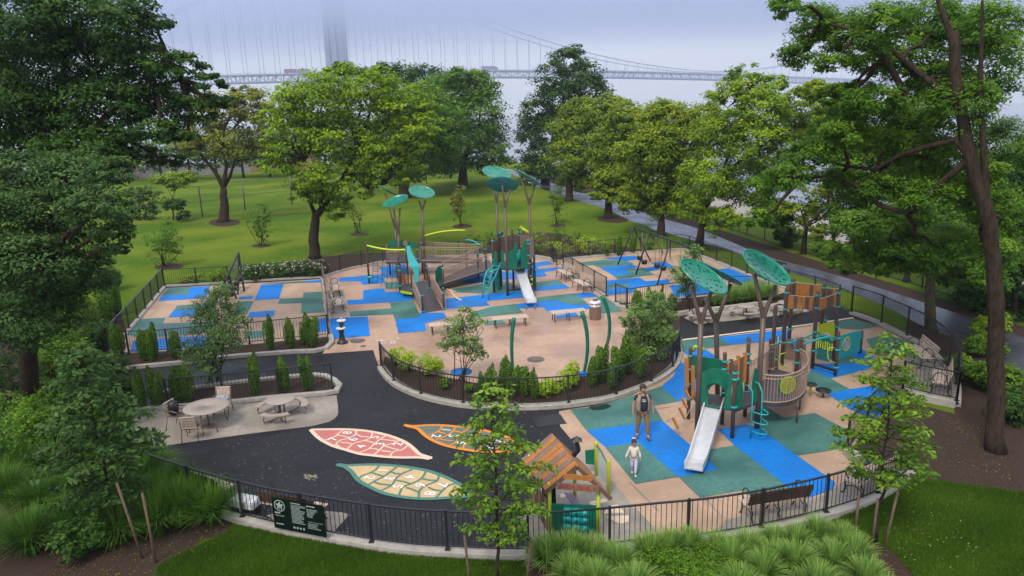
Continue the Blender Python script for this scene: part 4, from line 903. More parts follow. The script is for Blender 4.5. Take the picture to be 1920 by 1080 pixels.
# ------------------------------------------------------------------ right play structure
R1 = empty('play_structure', 'play structure with curved balcony, silver slide and leaf canopies at the right', 'play structure', (7.5, 22, 0))
p1, p2, p4, p5 = (5.67, 21.80), (5.70, 20.79), (6.65, 20.29), (6.64, 21.32); p6, p7 = (7.63, 20.93), (7.54, 21.83)
post(R1, p1, 2.5, clamps=(1.25, 1.75, 2.2, .7)); post(R1, p4, 2.47, clamps=(1.05, 1.95, 2.15)); post(R1, p5, 2.47, clamps=(1.1, 1.9, 2.15)); post(R1, p7, 2.6, clamps=(.9, 1.9, 2.2))
post(R1, (7.62, 22.05), 2.7, clamps=(1.9,))
canopy(R1, q(1307, 811), (1314, 606), [(1296, 536), (1333, 548)], ((1318, 520), (43, 27, 0), (13, -19, .5)), seed=1)
canopy(R1, q(1346, 773), (1343, 604), [(1322, 560), (1370, 532)], ((1347, 514), (41, 22, 0), (3, -1.0, .66)), seed=2, mt=M['dteal'])
canopy(R1, q(1418.8, 804), (1431, 596), [(1414, 512), (1455, 534)], ((1436, 503), (44, 27, 0), (14, -20, .5)), seed=3)
slab(R1, [(*p1, 1.0), (*p2, 1.0), (*p4, 1.0), (*p5, 1.0)], .09, M['deck']); slab(R1, [(*p4, .93), (*p6, .93), (*p7, .93), (*p5, .93)], .09, M['deck'])
ring = [(7.72, 21.0), (8.05, 20.85), (8.45, 20.87), (8.85, 21.08), (9.2, 21.42), (9.5, 21.85), (9.72, 22.35), (9.85, 22.9), (9.8, 23.3)]
inner = [(9.3, 23.9), (8.9, 23.7), (8.75, 23.3), (8.45, 22.85), (8.0, 22.4), (7.6, 22.0)]
ringc = smooth_line(ring, .12); innc = smooth_line(inner, .12)
slab(R1, [(p[0], p[1], .86) for p in ringc+innc], .1, M['deck'], 'balcony_deck')
railing(R1, None, None, .86, .86, .95, curve=ringc+[np.array((9.75, 23.6))], name='balcony_railing'); railing(R1, None, None, .86, .86, .95, curve=innc, name='balcony_railing')
mb = MB(); mb.tube([(9.0, 21.2, .8), (9.0, 21.2, 0)], .03, 8); mb.tube([(9.5, 22.3, .8), (9.5, 22.3, 0)], .07, 8); mb.build('deck_support', M['brown'], R1)
arcpanel(R1, (5.76, 20.72), (6.58, 20.33), .95, 2.22, M['green'], name='front_panel', topshape=[.86, .97, 1, .97, .86], hole=(.25, .7917, 1.0, 1.72))
mb = MB(); c = np.array([6.2, 20.52]); d = np.array([.9, -.43]); d /= np.linalg.norm(d); nn = np.array([-d[1], d[0]]); P = []
for i in range(13):
    a = math.pi*i/12
    for k in (.02, -.42): P.append((c[0]+d[0]*.29*math.cos(a)+nn[0]*k, c[1]+d[1]*.29*math.cos(a)+nn[1]*k, 1.62+.26*math.sin(a)))
mb.add(P, [(2*i, 2*i+1, 2*i+3, 2*i+2) for i in range(12)], 0, True); mb.add([(p[0], p[1], p[2]+.02) for p in P], [(2*i+2, 2*i+3, 2*i+1, 2*i) for i in range(12)], 0, True); mb.build('slide_hood', M['green'], R1)
arcpanel(R1, (5.72, 21.78), (6.60, 21.34), 1.45, 2.25, M['green'], name='rear_panel', topshape=[1, .95, .95, .9])
arcpanel(R1, (6.72, 20.34), (6.98, 20.5), .95, 1.95, M['green'], name='side_panel', topshape=[.7, .95, 1, .9, .6]); arcpanel(R1, (7.36, 20.78), (7.58, 20.9), .95, 2.1, M['green'], name='side_panel', topshape=[.6, .95, 1, .9, .85])
S0, S1 = q(1325, 752, 1.0), q(1356, 754, 1.0); slide(R1, S0, S1, q(1285, 876, .22), q(1315.5, 881, .22), legs=[q(1318, 874, .25)])
# slatted paddles, rope ladder of boards, board wall, teal loop ladder
for (x, y, yb, w_) in ((1287, 671, 726, .12), (1299, 686, 748, .11)):
    t_, b_ = qy(x, y, 21.3), qy(x+1, yb, 21.3); mb = MB(); mb.beam(t_, b_, w_, .05, up=(0, 1, 0)); mb.build('board', M['orange'], R1)
for i, (x, y) in enumerate(((1288, 738), (1283, 755), (1279, 775), (1267, 793))):
    a_ = qy(x-5, y-10, 21.4-.25*i); b_ = qy(x+5, y+10, 21.2-.25*i); mb = MB(); mb.beam(a_, b_, .12, .05, up=(1, .3, 0)); mb.build('ladder_board', M['orange'], R1)
mb = MB(); mb.tube([qy(1290, 740, 21.4), qy(1280, 758, 21.2), qy(1270, 780, 21), q(1250, 790)], .012, 5); mb.tube([qy(1302, 752, 21.2), qy(1290, 775, 21), qy(1275, 802, 20.5), q(1253, 808)], .012, 5); mb.build('ladder_rope', M['rope'], R1)
for i in range(6):
    t = i/5; a_ = lerp((*p5, 0), (*p7, 0), .12+.76*t); h_ = 2.05+.1*(i % 2)+.12*t; mb = MB(); mb.box((a_[0], a_[1], (1.25+h_)/2), (.12, .035, h_-1.25), -.1); mb.build('board', M['dwood'] if i in (1, 4) else M['orange'], R1)
mb = MB(); mb.tube([(p5[0], p5[1], 2.08), lerp((*p5, 2.08), (*p7, 2.2), .5)-np.array([0, 0, .03]), (p7[0], p7[1], 2.2)], .014, 6); mb.build('hand_rope', M['rope'], R1)
for (x0, xb, Yl) in ((1397, 1407, 20.5), (1415, 1425, 20.75)):
    pts = [qy(x0, 722 if x0 < 1400 else 716, Yl), qy(x0+8, 724 if x0 < 1400 else 719, Yl-.15), qy(xb+4, 735, Yl-.3)]; g_ = q(xb, 824 if x0 < 1400 else 819); mb = MB(); pts += [np.array([g_[0], g_[1], .9]), g_]
    mb.tube(pts, .022, 8); mb.build('ladder_pole', M['teal'], R1)
for z in (.3, .62, .94):
    a_, b_ = q(1407, 824), q(1425, 819); m_ = (a_+b_)/2; w_ = np.linalg.norm(b_-a_)/2; d = (b_-a_)/np.linalg.norm(b_-a_); n_ = np.array([d[1], -d[0], 0])
    mb = MB(); mb.tube([m_+d*w_*math.cos(a)*1.0+n_*.42*math.sin(a)+np.array([0, 0, z]) for a in np.linspace(0, math.pi, 14)], .02, 7); mb.build('loop_rung', M['teal'], R1)
# round yellow panel on the balcony
c = q(1474.5, 720, 1.32); t_ = np.array([.97, .25, 0]); n_ = np.array([.25, -.97, 0]); c = c+n_*.05
mb = MB(); P = [c+(t_*math.cos(a)+np.array([0, 0, 1])*math.sin(a))*.36 for a in np.linspace(0, 2*math.pi, 33)[:-1]]; mb.plate(P, .04); o = mb.build('round_panel', M['green'], R1)
mb = MB(); P = [c+n_*.025+(t_*math.cos(a)+np.array([0, 0, 1])*math.sin(a))*.30 for a in np.linspace(0, 2*math.pi, 33)[:-1]]; mb.plate(P, .02); mb.build('disc', M['lime'], o)
mb = MB(); rnd = random.Random(3)
for i in range(-4, 5):
    for j in range(-4, 5):
        if i*i+j*j < 17: mb.beam(c+n_*.036+t_*i*.06+np.array([0, 0, j*.06]), c+n_*.036+t_*(i*.06+.022)+np.array([0, 0, j*.06+.014]), .012, .012)
mb.build('holes', M['sign'], o)
# knobs and horn
mb = MB(); hp = np.array([5.75, 21.65, 2.5]); mb.tube([hp+np.array([-.02, .05, -.12]), hp+np.array([.02, -.02, .08]), hp+np.array([.14, -.1, .06]), hp+np.array([.26, -.16, -.03])], [.04, .05, .07, .13], 12); mb.build('speaking_horn', M['lime'], R1)
mb = MB(); mb.tube([hp+np.array([.262, -.161, -.032]), hp+np.array([.268, -.163, -.034])], .12, 12); mb.build('horn_mouth', M['blackp'], R1)
# far half: posts, overhead ladder, panels
P12 = (10.11, 26.03); P13 = (9.75, 23.3); P19 = q(1447, 690); P14 = (10.52, 26.53); P15 = (11.36, 28.06); P16 = (11.51, 26.05); P17 = (12.3, 27.3); P18 = (12.75, 27.0); P21 = (12.03, 25.21)
R2 = empty('play_structure', 'tall post play tower with wooden crown, monkey bars and turquoise window panel', 'play structure', (11.5, 26.5, 0))
post(R2, P12, 1.4, clamps=(.45, 1.1)); post(R1, P13, 2.2, clamps=(1.3, 1.75)); post(R1, (9.95, 23.5), 2.15); post(R1, (9.05, 23.95), 2.0, clamps=(1.5,))
for p, h_, c_ in ((P19, 2.55, (.95,)), (P14, 3.15, (2.3, 2.95)), (P15, 3.15, (.55, 1.0, 2.95)), (P16, 3.1, (.75, 1.5, 2.45, 2.95)), (P17, 3.1, (2.9,)), (P18, 2.85, (2.2, 2.75))): post(R2, p, h_, .075, c_)
post(R2, P21, 1.78, clamps=(.35, 1.05, 1.5)); post(R2, (14.10, 30.92), .6, clamps=(.45,)); post(R2, (14.11, 27.61), 1.0, clamps=(.75,)); post(R2, (12.6, 26.6), 1.75, clamps=(1.0, 1.5))
def boardwall(root, a, b, z0, z1, n, seed=0, sag=.03):
    rnd = random.Random(seed)
    for k in range(n):
        t = (k+.5)/n; p = lerp(a[:2], b[:2], t); d = np.array(b[:2])-np.array(a[:2]); L = np.linalg.norm(d)/n
        zt = z1-sag*4*t*(1-t)+rnd.uniform(-.015, .015); zb = z0+rnd.uniform(-.02, .02); mb = MB(); mb.box((p[0], p[1], (zt+zb)/2), (L*.93, .03, zt-zb), math.atan2(d[1], d[0])); mb.build('board', M['orange'] if rnd.random() < .6 else M['dwood'], root)
    mb = MB(); mb.tube([(*lerp(a[:2], b[:2], t), z1+.03-sag*4*t*(1-t)) for t in np.linspace(0, 1, 6)], .016, 5); mb.build('hand_rope', M['rope'], root)
boardwall(R2, P15, P17, 2.38, 2.98, 9, 1); boardwall(R2, P17, P18, 2.35, 2.9, 5, 2); boardwall(R2, P16, P18, 2.3, 2.75, 9, 3); boardwall(R2, P14, P16, 2.35, 2.85, 8, 4); boardwall(R2, (10.9, 27.6), P14, 2.38, 2.9, 5, 5); boardwall(R2, P15, (10.9, 27.6), 2.38, 2.95, 4, 6)
zl = 1.42; A_ = [(10.15, 26.0, 1.15), (10.35, 25.95, 1.2), (10.7, 26.1, 1.45), (11.2, 26.25, 1.6), (11.6, 26.45, 1.72), (11.75, 26.6, 1.7)]
B_ = [(10.9, 24.95, 1.15), (11.0, 24.95, 1.32), (11.25, 25.05, 1.5), (11.6, 25.15, 1.62), (11.85, 25.2, 1.62), (12.0, 25.21, 1.5)]
A_ = [qy(1462, 643, 26.1), qy(1480, 643, 26), qy(1500, 636, 26), qy(1520, 629, 26.1), qy(1532, 624, 26.1), qy(1536, 625, 26.2)]
B_ = [qy(1494, 647, 24.6), qy(1506, 645, 24.7), qy(1522, 640, 24.8), qy(1540, 634, 24.9), qy(1556, 631, 25.1), qy(1570, 633, 25.2)]
rungs(R2, A_, B_, 7, name='overhead_ladder', rr=.035, r=.016)
arcpanel(R2, (11.6, 25.95), (11.95, 25.5), .45, 1.45, M['dteal'], name='chime_panel', topshape=[.9, 1, 1, .85])
mb = MB()
for k in range(8): mb.box((11.55+.055*k, 25.93-.07*k, 1.05+.02*(k % 3)), (.035, .03, .32-.02*(k % 4)), -.9)
mb.build('chimes', M['yellow'], R2)
mb = MB(); mb.beam((11.55, 25.98, .22), (12.0, 25.25, .22), .1, .06); mb.build('balance_bar', M['blackp'], R2)
a_, b_ = (12.68, 26.55), (14.05, 27.55); arcpanel(R2, a_, b_, .12, 1.12, M['teal'], name='window_panel', topshape=[1, .97, .9], hole=None)
d = np.array([b_[0]-a_[0], b_[1]-a_[1], 0]); d /= np.linalg.norm(d); n_ = np.array([d[1], -d[0], 0]); c = np.array([13.15, 26.9, .68])
mb = MB(); mb.tube([c+n_*.02+(d*math.cos(a)+np.array([0, 0, 1])*math.sin(a))*.27 for a in np.linspace(0, 2*math.pi, 29)], .04, 6, cap=False); mb.build('round_frame', M['lime'], R2)
mb = MB(); mb.plate([c+n_*.022+(d*math.cos(a)+np.array([0, 0, 1])*math.sin(a))*.24 for a in np.linspace(0, 2*math.pi, 29)[:-1]], .012); mb.build('window', M['rblue'], R2)
mb = MB()
for k in (-.11, 0, .11): mb.beam(c+n_*.035+d*k+np.array([0, 0, -.2]), c+n_*.035+d*k+np.array([0, 0, .2]), .03, .03)
mb.build('window_bar', M['steel'], R2)
arcpanel(R2, (12.1, 27.1), (12.66, 26.6), .9, 1.6, M['lime'], name='lime_panel', topshape=[.8, 1, 1], hole=(.25, .6667, .9, 1.2))
arcpanel(R2, (10.75, 27.0), (11.45, 26.6), .1, .95, M['gwood'], name='drum_panel', topshape=[1, 1]); mb = MB(); c = np.array([11.1, 26.74, .82]); mb.lathe([(.22, 0), (.2, .08), (.1, .13), (.001, .14)], c, 18); mb.build('drum', M['rblue'], R2)
for x0, Yy, zb in ((1552, 25.1, .45), (1462, 25.6, .35)):
    pts = [qy(x0+12, 652 if x0 > 1500 else 661, Yy), qy(x0+2, 652 if x0 > 1500 else 664, Yy), qy(x0, 656 if x0 > 1500 else 668, Yy), qy(x0, 670 if x0 > 1500 else 680, Yy), qy(x0+4, 677 if x0 > 1500 else 686, Yy), qy(x0+14, 680 if x0 > 1500 else 690, Yy)]
    mb = MB(); mb.tube(pts, .02, 7); mb.build('hand_loop', M['lime'], R2)
arcpanel(R2, (9.95, 25.6), (10.1, 25.95), .75, 1.45, M['teal'], name='gear_panel', topshape=[.6, 1, .8])
for x, y, r_, hh in ((1519, 741, .2, .42), (1543, 745, .26, .28)):
    P = q(x, y, .03); o = empty('step_pod', 'small dark step pod on a lime post by the balcony' if x < 1530 else 'wider dark step pod on a short post right of the balcony', 'step pod', P, 0, 'step pods'); o['_w'] = (0, 0, 0)
    mb = MB(); mb.tube([(0, 0, 0), (0, 0, hh-.03)], .04, 8); mb.build('stem', M['lime'] if x < 1530 else M['brown'], o)
    mb = MB(); mb.lathe([(r_*.6, hh-.06), (r_, hh-.03), (r_, hh), (.001, hh+.015)], (0, 0, 0), 14); mb.build('step', M['blackp'], o)
# ------------------------------------------------------------------ left play structure with ramps
L1 = empty('play_structure', 'large play structure with brown ramps, rope net and green castle tower', 'play structure', (-3, 40.5, 0))
def pt_(x, y, z=0.): return q(x, y, z)
NP = pt_(692.5, 531.7); post(L1, NP, 2.65, clamps=(.3,))
for p, h_, c_ in (((-6.24, 42.02), 2.36, (2.1,)), ((-5.93, 44.59), 2.14, (1.1, 1.7)), ((-5.75, 45.3), 2.4, (2.,)), ((-6.39, 39.87), 1.56, (.5, 1.4)), ((-6.55, 40.6), 2.1, (1.5,)), ((-5.61, 39.07), 1.55, (.45,)), ((-4.66, 35.67), 1.13, (.1, .95)), ((-3.59, 36.12), 1.07, (.1, .95)), ((-4.66, 39.3), 1.25, (.45,)), ((-4.0, 40.7), 1.5, (1.3,)), ((-5.11, 42.29), 1.16, (1.0,)), ((-2.06, 43.18), 1.75, (1.6,)), ((-1.6, 44.0), 1.9, (1.7,)), ((-2.9, 45.6), 2.3, ()), ((-7.81, 44.99), .95, ()), ((-7.2, 44.0), .95, ()), ((-5.4, 43.4), 1.1, ()), ((-1.5, 41.7), 1.75, (1.55,))): post(L1, p, h_, .06, c_)
rA = [pt_(792, 588, .02), pt_(831, 581, .02), pt_(810.5, 543, .4), pt_(774, 546, .4)]; slab(L1, rA, .07, M['deck'], 'ramp')
def rampside(a, b, h=.85):
    mb = MB(); up = np.array([0, 0, h]); mb.plate([a+up*.1, b+up*.1, b+up*.86, a+up*.86], .02); mb.tube([a+up, b+up], .024, 7); mb.build('ramp_side', M['brown2'], L1)
rampside(rA[0]-np.array([.03, 0, 0]), rA[3]); rampside(rA[1]+np.array([.03, 0, 0]), rA[2])
slab(L1, [pt_(751, 545, .39), pt_(774, 546.5, .39), pt_(810, 543.5, .39), pt_(831, 533, .39), pt_(830, 523, .4), pt_(790, 527, .4), pt_(752, 533, .39)], .07, M['deck'], 'platform')
mb = MB(); mb.beam(pt_(751, 547, .36), pt_(773, 550.5, .36), .06, .13); mb.build('platform_edge', M['lime'], L1)
rB = [pt_(831, 533, .4), pt_(917, 506, .75), pt_(900, 492, .8), pt_(830, 521, .4)]; slab(L1, rB, .09, M['deck'], 'ramp')
railing(L1, rB[0], rB[1], .4, .75, .92); railing(L1, rB[3], rB[2], .4, .8, .92)
slab(L1, [rB[1], pt_(926, 500, .8), pt_(918, 487, .85), rB[2]], .09, M['deck'], 'platform')
rC = [rB[2], pt_(905, 486, .85), pt_(790, 479, 1.0), pt_(790, 490, .98)]; slab(L1, rC, .09, M['deck'], 'ramp')
railing(L1, rC[0], rC[3], .8, .98, .92); railing(L1, rC[1], rC[2], .85, 1.0, .92)
dC = [pt_(724, 492, .95), pt_(790, 490, .98), pt_(790, 479, 1.0), pt_(775, 476, 1.0), pt_(728, 480, .96)]; slab(L1, dC, .1, M['deck'], 'platform')
railing(L1, dC[0], dC[4], .95, .95, .8); railing(L1, dC[0], lerp(dC[0], dC[1], .4), .95, .95, .8); railing(L1, dC[3], dC[4], .97, .95, .8)
arcpanel(L1, qy(726, 470, 46.2), qy(780, 468, 45.6), 1.62, 2.12, M['green'], name='arched_panel', topshape=[.3, .8, 1, .95, 1, .75, .6])
c = qy(760, 456, 45.6); mb = MB(); mb.tube([c, c+np.array([.02, -.12, 0])], .17, 14); mb.build('flower_knob', M['gwood'], L1)
mb = MB(); sp = [(765, 461, 42), (768, 475, 41.8), (773, 490, 41.6), (779, 500, 41.3), (781, 512, 41.2), (780, 530, 41)]; Lp = [qy(*a) for a in sp]
P = []
for p, w_ in zip(Lp, (.1, .16, .25, .25, .14, .1)): P += [p+np.array([-w_, 0, 0]), p+np.array([w_, .05, 0]), p+np.array([w_, .11, 0]), p+np.array([-w_, .06, 0])]
Fs = [(4*i+j, 4*i+(j+1) % 4, 4*i+4+(j+1) % 4, 4*i+4+j) for i in range(5) for j in range(4)]; mb.add(P, Fs); mb.build('wave_climber', M['teal'], L1)
def bow(a, b, rise, mt, name, r=.035):
    a = np.array(a); b = np.array(b); mb = MB(); mb.tube([lerp(a, b, t)+np.array([0, 0, rise*4*t*(1-t)]) for t in np.linspace(0, 1, 12)], r, 8); mb.build(name, mt, L1)
bow((NP[0], NP[1], 2.4), (-6.26, 42.0, 2.2), -.12, M['yellow'], 'net_beam', .05); bow(qy(796, 442, 45.6), qy(872, 432, 45.6), .12, M['yellow'], 'yellow_beam', .045)
bow(qy(873, 450, 45), qy(901, 460, 44.2), .1, M['teal'], 'teal_beam', .05)
mb = MB()
tl, tr_ = np.array([NP[0]+.2, NP[1], 0]), np.array([-6.4, 40.2, 0])
for i in range(7):
    t = i/6; b_ = lerp(tl, tr_, t); mb.tube([(b_[0], b_[1], .05), (b_[0]+.1, b_[1]+.2, 1.2+.2*math.sin(i)), (lerp(NP, np.array([-6.26, 42, 0]), t)[0], lerp(NP, np.array([-6.26, 42, 0]), t)[1], 2.25-.05*i % 2)], .014, 5)
for z in (.35, .7, 1.05, 1.45): mb.tube([lerp(tl, tr_, t)+np.array([.1*z, .25*z, z+.1*math.sin(t*9)]) for t in np.linspace(0, 1, 12)], .014, 5)
mb.build('rope_net', M['net'], L1)
mb = MB(); mb.lathe([(.05, -.1), (.2, -.06), (.24, .02), (.001, .05)], (NP[0]+.1, NP[1]-.1, .45), 12); mb.build('step_seat', M['teal'], L1)
for k in range(5):
    p = lerp(pt_(753, 531, .5), pt_(769, 533, .5), (k+.5)/5); mb = MB(); mb.box((p[0], p[1]-.3, .85), (.1, .03, .55)); mb.build('board', M['orange'] if k % 2 else M['dwood'], L1)
mb = MB(); sn = [q(835, 541, .03), q(845, 546, .1), q(850, 553, .03), q(856, 559, .1), q(866, 563, .03)]; mb.tube(sn, .05, 8)
tag(mb.build('balance_beam', M['creampaint'], loc=q(850, 552)), 'pale wavy balance beam on the ground right of the brown ramp', 'balance beam')
arcpanel(L1, pt_(818, 541), pt_(830, 538), .1, 1.3, M['green'], name='gate_panel', topshape=[.8, 1, 1]); mb = MB(); mb.tube([pt_(831, 540, .2), pt_(831, 540, 1.5)], .05, 8); mb.build('teal_post', M['teal'], L1)
# castle tower
i1, i3, i4 = np.array((-1.02, 39.55)), np.array((-.25, 38.73)), np.array((.98, 39.15)); i5 = np.array((1.32, 40.3)); i6, i7 = np.array((.5, 41.1)), np.array((-.62, 40.85))
slab(L1, [(*p, 1.56) for p in (i1, i3, i4, i5, i6, i7)], .12, M['deck'], 'tower_deck')
zt = lambda p, y: top(np.array([p[0], p[1], 0]), y)
post(L1, i1, 3.17, .065, (1.3, 1.6, 1.9, 3.0)); post(L1, i4, 3.15, .065, (1.75, 2.2, 2.85, 3.05)); post(L1, i5, 2.9, .065, (1.0, 1.8)); post(L1, i6, 3.45, .065, (3.0, 3.2)); post(L1, i7, 3.2, .065, (3.0,)); post(L1, (.1, 40.0), 1.5, .065); post(L1, (.55, 40.5), 1.5, .06); post(L1, (.75, 41.2), 3.3, .065); post(L1, (.1, 41.3), 3.35, .065)
canopy(L1, (i3[0], i3[1], 0), (947, 390), [(940.5, 338), (956, 355)], ((942.6, 347), (28, 1, .1), (0, -12, -.42)), .075, M['dteal'], 5); canopy(L1, q(936, 541.5), (931, 380), [(925, 352), (935, 352)], ((931, 325), (26, 7, 0), (4, -13, .5)), .075, M['green2'], 6)
canopy(L1, q(996, 545), (992.6, 384), [(976.7, 329), (1003, 345)], ((990.5, 334.5), (23.5, 14, 0), (3, .6, .75)), .075, M['green2'], 7)
canopy(L1, q(749, 512), (747, 440), [(738, 394), (750, 390)], ((741.7, 377.5), (22.5, -5.5, 0), (4, -12, .5)), .08, M['green2'], 8); canopy(L1, q(746, 500), (741, 430), [(722, 362), (738, 372)], ((729, 359), (15, 8, 0), (2, 0, .8)), .07, M['dteal'], 9)
canopy(L1, q(797, 510), (791.5, 394), [(785.5, 376), (798, 376)], ((790.7, 360.5), (23.5, 6, 0), (4, -12, .5)), .09, M['green2'], 10)
arcpanel(L1, i3+np.array([.06, -.05]), i4+np.array([-.06, -.03]), 1.5, 3.1, M['green'], name='castle_panel', topshape=[.6, .62, .64, .66, .95, .97, .6, .6, .62, .95, .98, .9], hole=(.4167, .7083, 1.56, 2.45))
arcpanel(L1, i3+np.array([-.12, .12]), i3+np.array([-.3, .3]), 1.5, 2.6, M['green'], name='side_panel', topshape=[.8, 1, .9]); arcpanel(L1, i1+np.array([.05, -.05]), i1+np.array([.24, -.25]), 1.5, 2.5, M['green'], name='side_panel', topshape=[.8, 1, .8])
arcpanel(L1, i4+np.array([.03, .08]), i5, 1.9, 3.15, M['brown2'], name='tan_panel', topshape=[1, .95, .8]); arcpanel(L1, i1+np.array([.05, .1]), i7, 2.2, 2.95, M['dwood'], name='board_wall', topshape=[1, .9, 1]); arcpanel(L1, i6, i5, 2.3, 3.2, M['gwood'], name='board_wall', topshape=[.8, 1, .7])
mb = MB(); c = np.array([-.72, 40.4, 3.15]); mb.tube([c, c+np.array([.12, -.1, .15]), c+np.array([.25, -.2, .12])], [.07, .1, .13], 10); mb.build('speaking_horn', M['dteal'], L1)
mb = MB(); c = np.array([.95, 40.6, 3.2]); mb.tube([c+np.array([-.35, 0, .35]), c+np.array([.25, -.1, -.05])], .07, 10); mb.tube([c+np.array([-.38, 0, .37]), c+np.array([-.33, 0, .33])], .1, 10); mb.build('telescope', M['yellow'], L1)
mb = MB(); c = np.array([.38, 39.3, 2.0]); mb.lathe([(.001, -.42), (.2, -.38), (.24, 0), (.2, .35), (.001, .42)], c+np.array([0, .6, 0]), 12); mb.build('bubble_seat', M['teal'], L1)
slide(L1, q(962.5, 494, 1.56), q(977.5, 492, 1.56), q(988.5, 567, .3), q(1005, 566, .3), legs=[q(987, 572, .28), q(1003, 571, .28)])
for off_, nm in ((0, 0), (5.5, 1)):
    A_ = [qy(930-2+off_, 492, 39.4), qy(922+off_, 503, 39.1), qy(914+off_, 508+off_*.3, 38.8), qy(908+off_, 523, 38.4), qy(906+off_, 540, 38.1), q(905+off_, 559)]
    B_ = [qy(941-2+off_*0, 492, 39.2), qy(935, 503, 38.9), qy(930, 515, 38.6), qy(922, 530, 38.2), qy(918, 545, 37.9), q(916, 562)]
    if nm: A_ = [qy(921, 500, 39.2), qy(912, 509, 38.9), qy(908.5, 520, 38.6), qy(908, 532, 38.4)]; B_ = [qy(933, 503, 39.), qy(923, 510, 38.7), qy(919, 522, 38.5), qy(918.5, 535, 38.3)]
    rungs(L1, A_, B_, 7 if not nm else 2, name='arc_climber', rr=.032, r=.022)
arcpanel(L1, i5+np.array([-.1, -.25]), i5+np.array([.05, -.9]), .1, 1.3, M['green'], name='climbing_wall', topshape=[1, .95])
mb = MB()
for k, (x, y) in enumerate(((993, 518), (996, 524), (991, 527), (995, 533), (993, 538))): mb.lathe([(.001, -.09), (.11, -.04), (.12, .04), (.001, .09)], qy(x, y, 39.35), 8)
mb.build('climbing_holds', M['lime'], L1)
mb = MB(); mb.beam((-.2, 38.75, .32), (.95, 39.2, .32), .07, .07); mb.build('low_bar', M['blackp'], L1); arcpanel(L1, (-1.0, 40.2), (-.7, 39.9), .1, 1.3, M['dteal'], name='lower_panel', topshape=[1, 1])
# ------------------------------------------------------------------ playhouse
PH = empty('playhouse', 'wooden playhouse with plank roof and bent chimney near the front fence', 'playhouse', (1.2, 16, 0))
fl, fr_ = np.array([.75, 15.40]), np.array([1.88, 15.12]); bk_ = np.array([-.42, 1.45])
for p in (fl, fr_, fl+bk_, fr_+bk_):
    mb = MB(); mb.tube([(p[0], p[1], 0), (p[0], p[1], 1.42)], .045, 12); mb.build('post', M['lime'], PH)
az, ez_ = 2.0, 1.22; ap = (fl+fr_)/2+np.array([.03, 0]); ax = (fr_-fl)/np.linalg.norm(fr_-fl); bd = bk_/np.linalg.norm(bk_)
F0 = ap-bd*.13; R_l, R_r = -.80, .82; nP = 9; tot = np.linalg.norm(bk_)+.25
for s, ext in ((-1, R_l), (1, R_r)):
    for k in range(nP):
        t0, t1 = k/nP, (k+.94)/nP; rnd = random.Random(k*3+s); jit = rnd.uniform(-.06, .06)
        a0 = F0+bd*tot*t0; a1 = F0+bd*tot*t1; e0 = a0+ax*(ext+s*jit); e1 = a1+ax*(ext+s*jit); ze = ez_-abs(jit)*.9*(1 if jit > 0 else -1)
        zt_ = az+.012*(k % 2); q0, q1 = np.array([*a0, zt_]), np.array([*a1, zt_]); w0, w1 = np.array([*e0, ze]), np.array([*e1, ze])
        mb = MB(); mb.plate([q0, q1, w1, w0] if s > 0 else [q1, q0, w0, w1], .035); mb.build('roof_plank', (M['orange'] if k in (0, 2, 4, 5, 7) else M['gwood']) if s < 0 else (M['gwood'] if k % 3 == 1 else M['orange']), PH)
for s, ext in ((-1, R_l), (1, R_r)):
    mb = MB(); f0 = F0-bd*.02; mb.beam((*f0, az-.05), (*(f0+ax*ext*.97), ez_-.02), .035, .09); mb.build('barge_board', M['dwood'], PH)
g0 = ap-bd*.175
mb = MB(); mb.beam((*(g0-ax*.34), 1.70), (*(g0+ax*.34), 1.70), .03, .13); mb.build('gable_board', M['orange'], PH)
mb = MB(); mb.beam((*(g0-ax*.5), 1.43), (*(g0+ax*.5), 1.45), .03, .17); sg = mb.build('name_board', M['gwood'], PH)
cS = g0-bd*.022; t_ = text_obj('KIDS ONLY', (cS[0], cS[1], 1.44), .135, math.atan2(ax[1], ax[0]), M['red'], sg, 'lettering', rx=math.pi/2, th=.004); t_.scale = (1.25, 1, 1)
# front tic tac toe panel
mb = MB(); a0, a1 = fl+ax*.05, fr_-ax*.05; mb.plate([(*a0, .18), (*a1, .18), (*a1, .93), (*a0, .86)], .04); mb.build('front_panel', M['green'], PH)
for i in range(3):
    for j in range(3):
        c = lerp(a0, a1, .36+.19*i); z = .33+.2*j; mb = MB(); mb.tube([(c[0]-ax[0]*.095, c[1]-ax[1]*.095-.035, z), (c[0]+ax[0]*.095, c[1]+ax[1]*.095-.035, z)], .1, 16); o = mb.build('game_roller', M['teal'], PH)
        mb = MB(); cc = np.array([c[0], c[1]-.14, z]); 
        if (i+j) % 2: mb.tube([cc+np.array([ax[0]*.035*math.cos(a), ax[1]*.035*math.cos(a), .035*math.sin(a)]) for a in np.linspace(0, 6.28, 12)], .007, 4)
        else: mb.tube([cc+np.array([-.03, 0, -.03]), cc+np.array([.03, 0, .03])], .007, 4); mb.tube([cc+np.array([.03, 0, -.03]), cc+np.array([-.03, 0, .03])], .007, 4)
        mb.build('mark', M['sign'], o)
for k in range(6):                                     # left plank wall
    p = lerp(fl+bk_*.02-ax*.05, fl+bk_*.95-ax*.05, (k+.5)/6); mb = MB(); mb.box((p[0], p[1], .5), (.03, .19, .8-.05*(k % 2)), math.atan2(bd[1], bd[0])-math.pi/2); mb.build('wall_plank', M['dwood'] if k % 2 else M['gwood'], PH)
p = lerp(fl, fr_, .5)+bk_
for o_, w_, mt_ in ((-.2, .16, 'dwood'), (0.02, .12, 'iron')): mb = MB(); mb.box((p[0]+o_, p[1], .85), (w_, .05, 1.6)); mb.build('back_board', M[mt_], PH)
